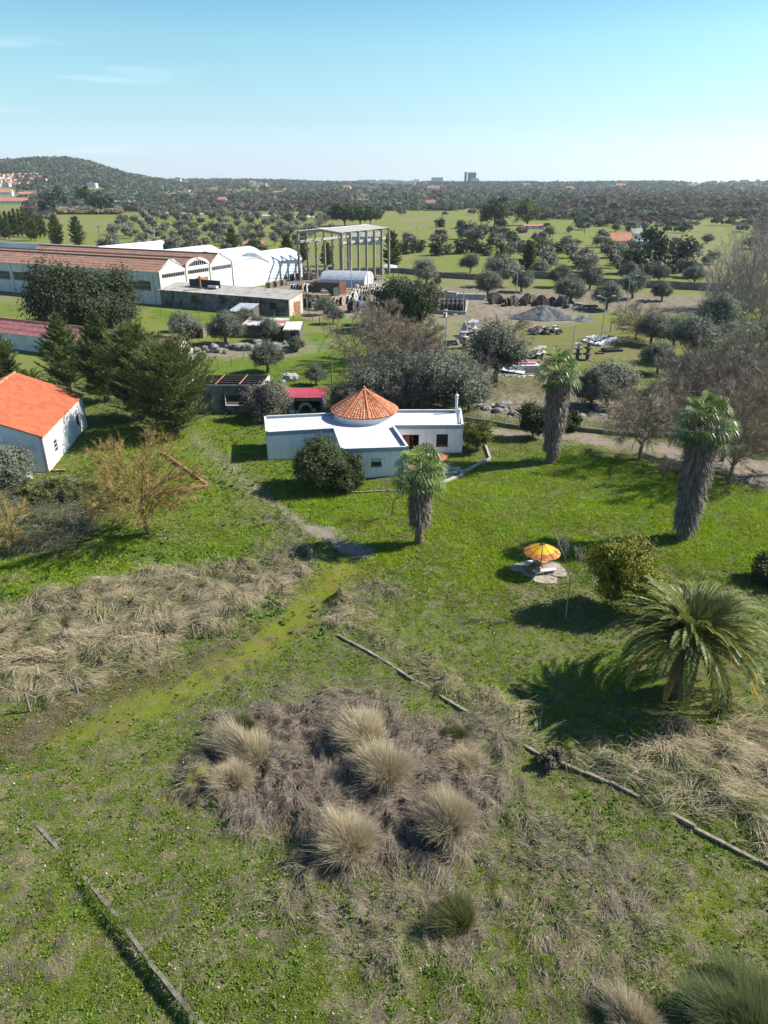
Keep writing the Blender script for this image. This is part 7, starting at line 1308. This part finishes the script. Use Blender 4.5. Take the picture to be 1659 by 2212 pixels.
wood('middle_wood', 'bushes and olives right of the orchard towards the poplars', 900, 330, 640, (1180, 1720), 604, (2.4, 4.2), 1.2, 60, lambda X, Y, px: fld(X, Y, 36, (40, 50), (.5, .6))*.8*((px > 1500) | (Y > 470)), .35, sz=.42)
wood('leafless_wood', 'band of brown leafless trees before the distant ridge', 5200, 820, 1500, (1150, 1720), 605, (4, 6.5), 1.5, 24, lambda X, Y, px: sstep(1120, 1280, px)*.9, .95)
wood('reed_bed', 'tan reed bed before the left hill', 3500, 760, 850, (236, 356), 606, (2, 3), 1.6, 10, lambda X, Y, px: 1+0*X, .0, (.20, .17, .10), (.34, .29, .18))
# road up the hill, pale strips, stone wall
def strip(name, lab, L_, R_, z=.25, m=None, kind='structure'):
    V = []; F = []; n = 14
    A = [np.array(p, float) for p in L_]; B = [np.array(p, float) for p in R_]; pts = []
    for i in range(len(A)-1):
        for k in range(n): f = k/n; pts.append((A[i]*(1-f)+A[i+1]*f, B[i]*(1-f)+B[i+1]*f))
    pts.append((A[-1], B[-1]))
    for a, b in pts:
        for p in (a, a*.5+b*.5, b): q = atT(*p); V.append((q[0], q[1], float(T(q[0], q[1]))+z))
    F = [(3*i+j, 3*i+j+1, 3*i+j+4, 3*i+j+3) for i in range(len(pts)-1) for j in range(2)]; m_ = MB(); m_.add(V, F); return m_.build(name, m, kind=kind, label=lab) if True else None
ASPH = mat('pale_asphalt', (.34, .34, .35), (.28, .28, .29), .05, .9)
strip('road', 'pale asphalt road climbing the left hill', [(139, 457), (139, 440), (138, 425), (133, 404)], [(168, 457), (171, 438), (160, 425), (147, 404)], 1.2, ASPH)
strip('farm_track', 'pale farm track crossing the far meadow', [(410, 461), (560, 464), (722, 468)], [(410, 463), (560, 467), (722, 472)], .3, mat('pale_track', (.45, .45, .40), None, .05, .95)); strip('farm_track', 'thin pale farm track in the far left field', [(330, 458), (410, 461)], [(330, 460), (410, 463)], .3, mat('pale_track', (.45, .45, .40)))
p = atT(152, 416); t = thing('truck', 'tiny white truck driving down the distant road', 'truck', (p[0], p[1], p[2]+1.2), .1); m = MB(); m.box((0, 0, 2.0), (2.6, 6, 3.0)); m.build('box_body', mat('pale_truck', (.55, .6, .6), None, 1, .5), t); m = MB(); m.box((0, -4, 1.4), (2.4, 1.8, 2.2)); m.build('cab', METAL_W, t); m = MB(); m.box((0, -4.93, 1.9), (2.1, .06, .9)); m.build('windscreen', GLASS, t)
for s in (-1.1, 1.1):
    for y in (-3.8, 2): m = MB(); m.cyl((s-.15, y, .5), (s+.15, y, .5), .5, n=10); m.build('wheel', BLACK, t)
SW = mat('old_stone_wall', (.14, .13, .115), (.22, .20, .175), .6, .95, .4, stain=(.30, .28, .25), stainsc=.3, thr=(.6, .7))
kerb('stone_wall', 'long dark stone wall crossing behind the yard, right part', [at(1106, 599), at(1202, 603), at(1306, 617), at(1439, 623), at(1540, 628), at(1700, 640)], .5, -.4, 2.1, SW, 'wall', jit=.06)
kerb('stone_wall', 'dark wall between the bright green field and the yard', [at(650, 596), at(760, 592), at(870, 590), at(960, 600), at(1030, 604), at(1100, 603)], .5, -.4, 1.7, SW, 'wall', jit=.04)
wire_fence('field_fence', 'row of fence posts in the green field beyond the stone wall', [(900, 498), (960, 499), (1020, 500), (1090, 497), (1140, 500)], 2., .14, 0)
# ------------------------------------------------------------------ distant buildings
WH = mat('far_white', (.72, .71, .69), (.64, .63, .61), .2, .9); RT = mat('far_tile', (.46, .20, .12), (.36, .15, .09), .3, .9)
def house(lab, P, w_, d_, h, rz, roof=RT, hip=.35, grp=None, name='house', wins=2, wallm=None, flat=False, cat='house', chim=True):
    P = (P[0], P[1], float(T(P[0], P[1]))-.3); t = thing(name, lab, cat, P, rz, grp); m = MB(); m.b2(-w_/2, w_/2, -d_/2, d_/2, -1.5, h); rh = d_*hip
    if not flat: m.add([(-w_/2, -d_/2, h), (-w_/2, d_/2, h), (-w_/2, 0, h+rh-.1), (w_/2, -d_/2, h), (w_/2, d_/2, h), (w_/2, 0, h+rh-.1)], [(0, 2, 1), (3, 4, 5), (0, 3, 5, 2), (1, 2, 5, 4)])
    m.build('wall', wallm or WH, t); r_ = MB()
    if flat: r_.b2(-w_/2-.2, w_/2+.2, -d_/2-.2, d_/2+.2, h+.02, h+.35)
    else: r_.slab([(-w_/2-.4, -d_/2-.5, h-.15), (w_/2+.4, -d_/2-.5, h-.15), (w_/2+.4, 0, h+rh+.15), (-w_/2-.4, 0, h+rh+.15)], .2); r_.slab([(w_/2+.4, d_/2+.5, h-.15), (-w_/2-.4, d_/2+.5, h-.15), (-w_/2-.4, 0, h+rh+.15), (w_/2+.4, 0, h+rh+.15)], .2)
    rf = r_.build('roof', roof, t)
    if chim and not flat: m = MB(); m.b2(w_*.2, w_*.2+.8, d_*.1, d_*.1+.8, h, h+rh+1.2); m.build('chimney', WH, rf)
    for i in range(wins): x = -w_/2+w_*(i+.5)/wins; m = MB(); m.b2(x-.6, x+.6, -d_/2-.06, -d_/2+.02, h*.45, h*.45+1.3); m.build('window', GLASS, t)
    return t
g = random.Random(12)
for r_ in range(4):
    for i in range(12):
        px = -6+i*9.3+g.uniform(-2, 2)+r_*2; py = 404-r_*6.3-i*.15+g.uniform(-1, 1)
        if px > 102-r_*3: continue
        if r_ == 0 and px > 62: continue
        P = atT(px, py); house('white house with red tiled roof in the village on the left hill', P, g.uniform(9, 13), g.uniform(8, 10), g.uniform(5.5, 7.5), g.choice([-.5, 1.07, -.4, 1.2])+g.uniform(-.1, .1), grp='village houses on the left hill')
P = at(22, 441); house('long white farm building with two gables at the far left', P, 52, 12, 5, .25, wins=10, chim=False, name='farm_building', cat='building'); P = at(14, 432); house('gabled white hall behind the long farm building, left', P, 26, 24, 7, .3, wins=3, chim=False, name='farm_hall', cat='building', hip=.2); P = at(62, 434); house('gabled white hall behind the long farm building, right', P, 26, 24, 7, .3, hip=.2, wins=3, chim=False, name='farm_hall', cat='building')
P = at(279, 444); house('low white shed before the hill foot', P, 42, 14, 4.5, .05, roof=WH, hip=.12, wins=3, chim=False, name='farm_shed', cat='building')
for i, (px, py, w_) in enumerate(FH): P = atT(px, py); k = (0, 1, 1, 2, 1)[i % 5]; s_ = 1.25 if P[1] > 1500 else .8; house(['white house with a faded tile roof among the distant trees', 'white flat roofed house among the distant trees', 'low white house with an orange roof among the distant trees'][k], P, w_*s_*1.1, 11*s_, 6*s_, .1*(k-1), grp=['distant tile roofed houses', 'distant flat roofed houses', 'distant orange roofed houses'][k], flat=k == 1, roof=RT if k != 1 else WH)
g = random.Random(5)
for i in range(16): px = 786+i*8.2; P = atT(px, 401.5-g.uniform(0, 2)); house('pale low industrial hall on the skyline behind the frame', P, g.uniform(22, 55), 20, g.uniform(12, 20), g.uniform(-.15, .1), grp='industrial halls on the skyline', flat=True, roof=WH, wins=3, name='industrial_hall', cat='building')
for px, w_, h in ((944, 44, 26), (960, 70, 14)): P = atT(px, 399); house('bright white cubic block on the skyline' if h > 20 else 'long white block beside the cubic one on the skyline', P, w_, 26, h, 0, flat=True, roof=WH, wins=4, name='block', cat='building')
P = atT(1018, 400); t = house('grey plant with stepped tower on the skyline', P, 62, 30, 14, 0, flat=True, roof=mat('far_grey', (.22, .24, .27), None, .1, .9), wallm=mat('far_grey', (.22, .24, .27)), wins=4, name='plant_tower', cat='tower'); m = MB(); m.b2(-14, 16, -10, 10, 14.4, 44); m.build('tower_block', mat('far_grey', (.22, .24, .27)), t); m = MB(); m.b2(-27, -19, -5, 5, 14.4, 46); m.build('silo', mat('far_grey', (.22, .24, .27)), t)
m = MB(); m.b2(-4, 26, -16, -10.1, 14.4, 24); m.build('white_annex', WH, t)
P = at(1336, 533); house('white farmhouse with a bright orange roof beyond the fields', P, 10, 8, 3.4, .12, name='farmhouse', hip=.4); P = at(1403, 535); house('long low white wing of the estate right of the orange roofed farmhouse', P, 11.5, 6, 3.2, .08, flat=True, roof=WH, name='farm_wing', cat='building'); P = at(1374, 522); house('pale two storey house behind the estate wall', P, 7, 6, 4.6, .1, roof=FIBRO, name='farmhouse')
kerb('estate_wall', 'white wall with a dark hedge before the estate', [at(1320, 541), at(1372, 543), at(1432, 543)], .5, 0, 1.6, WH, 'wall'); kerb('estate_hedge', 'dark hedge below the white estate wall', [at(1325, 547), at(1375, 549), at(1430, 549)], 1.6, 0, 1.5, mat('hedge', (.03, .04, .02), (.06, .07, .035), 3, .95, .8), 'hedge', jit=.2)
P = at(790, 527); house('pale blue barn behind the concrete frame', P, 15, 9, 4.2, 0, wallm=mat('pale_blue_wall', (.42, .54, .60), None, .4, .9), roof=FIBRO, hip=.2, wins=2, chim=False, name='barn', cat='building'); P = at(1150, 494); house('low shed with a rusty red roof before the yellow green eucalyptus', P, 14, 6, 2.4, 0, roof=RT, hip=.1, chim=False, wins=3, name='farm_shed', cat='building'); P = at(548, 537); house('little hut with an orange roof right of the dark conifer', P, 9, 6, 2.6, .2, hip=.15, chim=False, wins=1, name='hut')
P = at(336, 530); t = house('small round well house in the orchard', P, 7, 7, 2.4, 0, flat=True, roof=FIBRO, wins=1, name='well_house', cat='building'); m = MB(); m.b2(-.15, .15, -.1, .1, 2.8, 8); m.b2(-.8, .8, -.1, .1, 6.4, 6.7); m.build('cross', WH, t)
for a in [('utility pole with crossarm below the distant road', 213, 472, 436), ('utility pole with crossarm before the reed bed', 347, 475, 424), ('leaning utility pole left of the roadside trees', 80, 463, 437), ('utility pole behind the factory roof, left of a pair', 220, 541, 487), ('utility pole behind the factory roof, right of a pair', 244, 541, 491), ('thin utility pole in the middle of the orchard', 298, 538, 506), ('utility pole in the middle meadow beside the pine clump', 943, 502, 478), ('utility pole among the hedge bushes of the middle fields', 950, 526, 505), ('utility pole in the fields left of the orange roofed farmhouse', 1333, 490, 458), ('utility pole at the left edge of the olive grove by the farm', 1262, 505, 486), ('utility pole right of the dark conifer by the halls', 523, 540, 508)]: pole(*a, .22, True)
# ------------------------------------------------------------------ air
if HAZE:
    m = MB(); m.b2(-5200, 5200, -70, 9100, -45, 150); o = m.build('haze', None); hm, ht, ho = new_mat('haze'); pv = N(ht, 'ShaderNodeVolumePrincipled', Density=HAZE); pv.inputs['Color'].default_value = (.80, .90, 1, 1); pv.inputs['Anisotropy'].default_value = .2; ht.links.new(pv.outputs[0], ho.inputs['Volume']); o.data.materials.append(hm); tag(o, 'thin pale winter haze over the plain', 'haze', kind='stuff')
# ------------------------------------------------------------------ tidy up: unused patterns out, one label per thing where place tells them apart
for o in [o for o in SC.objects if o.parent is None and o.type == 'EMPTY' and 'label' not in o]:
    for c in list(o.children): bpy.data.objects.remove(c)
    bpy.data.objects.remove(o)
ORD = ['leftmost', 'second from the left', 'third from the left', 'fourth from the left', 'fifth from the left', 'sixth from the left', 'seventh from the left', 'eighth from the left', 'ninth from the left', 'tenth from the left', 'eleventh from the left', 'twelfth from the left', 'thirteenth from the left', 'fourteenth from the left', 'fifteenth from the left', 'sixteenth from the left']
by = {}
for o in SC.objects:
    if o.parent is None and 'label' in o and 'group' in o: by.setdefault((o['group'], o['label']), []).append(o)
for (gn, lb), os_ in by.items():
    if 2 <= len(os_) <= 32 and not gn.startswith(('pallet', 'white reel', 'tan reel', 'distant', 'industrial')) and 'scrap' not in gn:
        os_.sort(key=lambda o: proj(np.array(o.location))[0]); n = len(os_); half = (n+1)//2
        for i, o in enumerate(os_):
            j = i if i < half else n-1-i; s = ORD[j] if i < half else ORD[j].replace('left', 'right'); w_ = lb.split(); s = s.replace('rightmost', 'rightmost'); lab_ = lb
            if len(lab_.split())+len(s.split()) > 16: print('LONG', lab_)
            o['label'] = lab_+', '+s
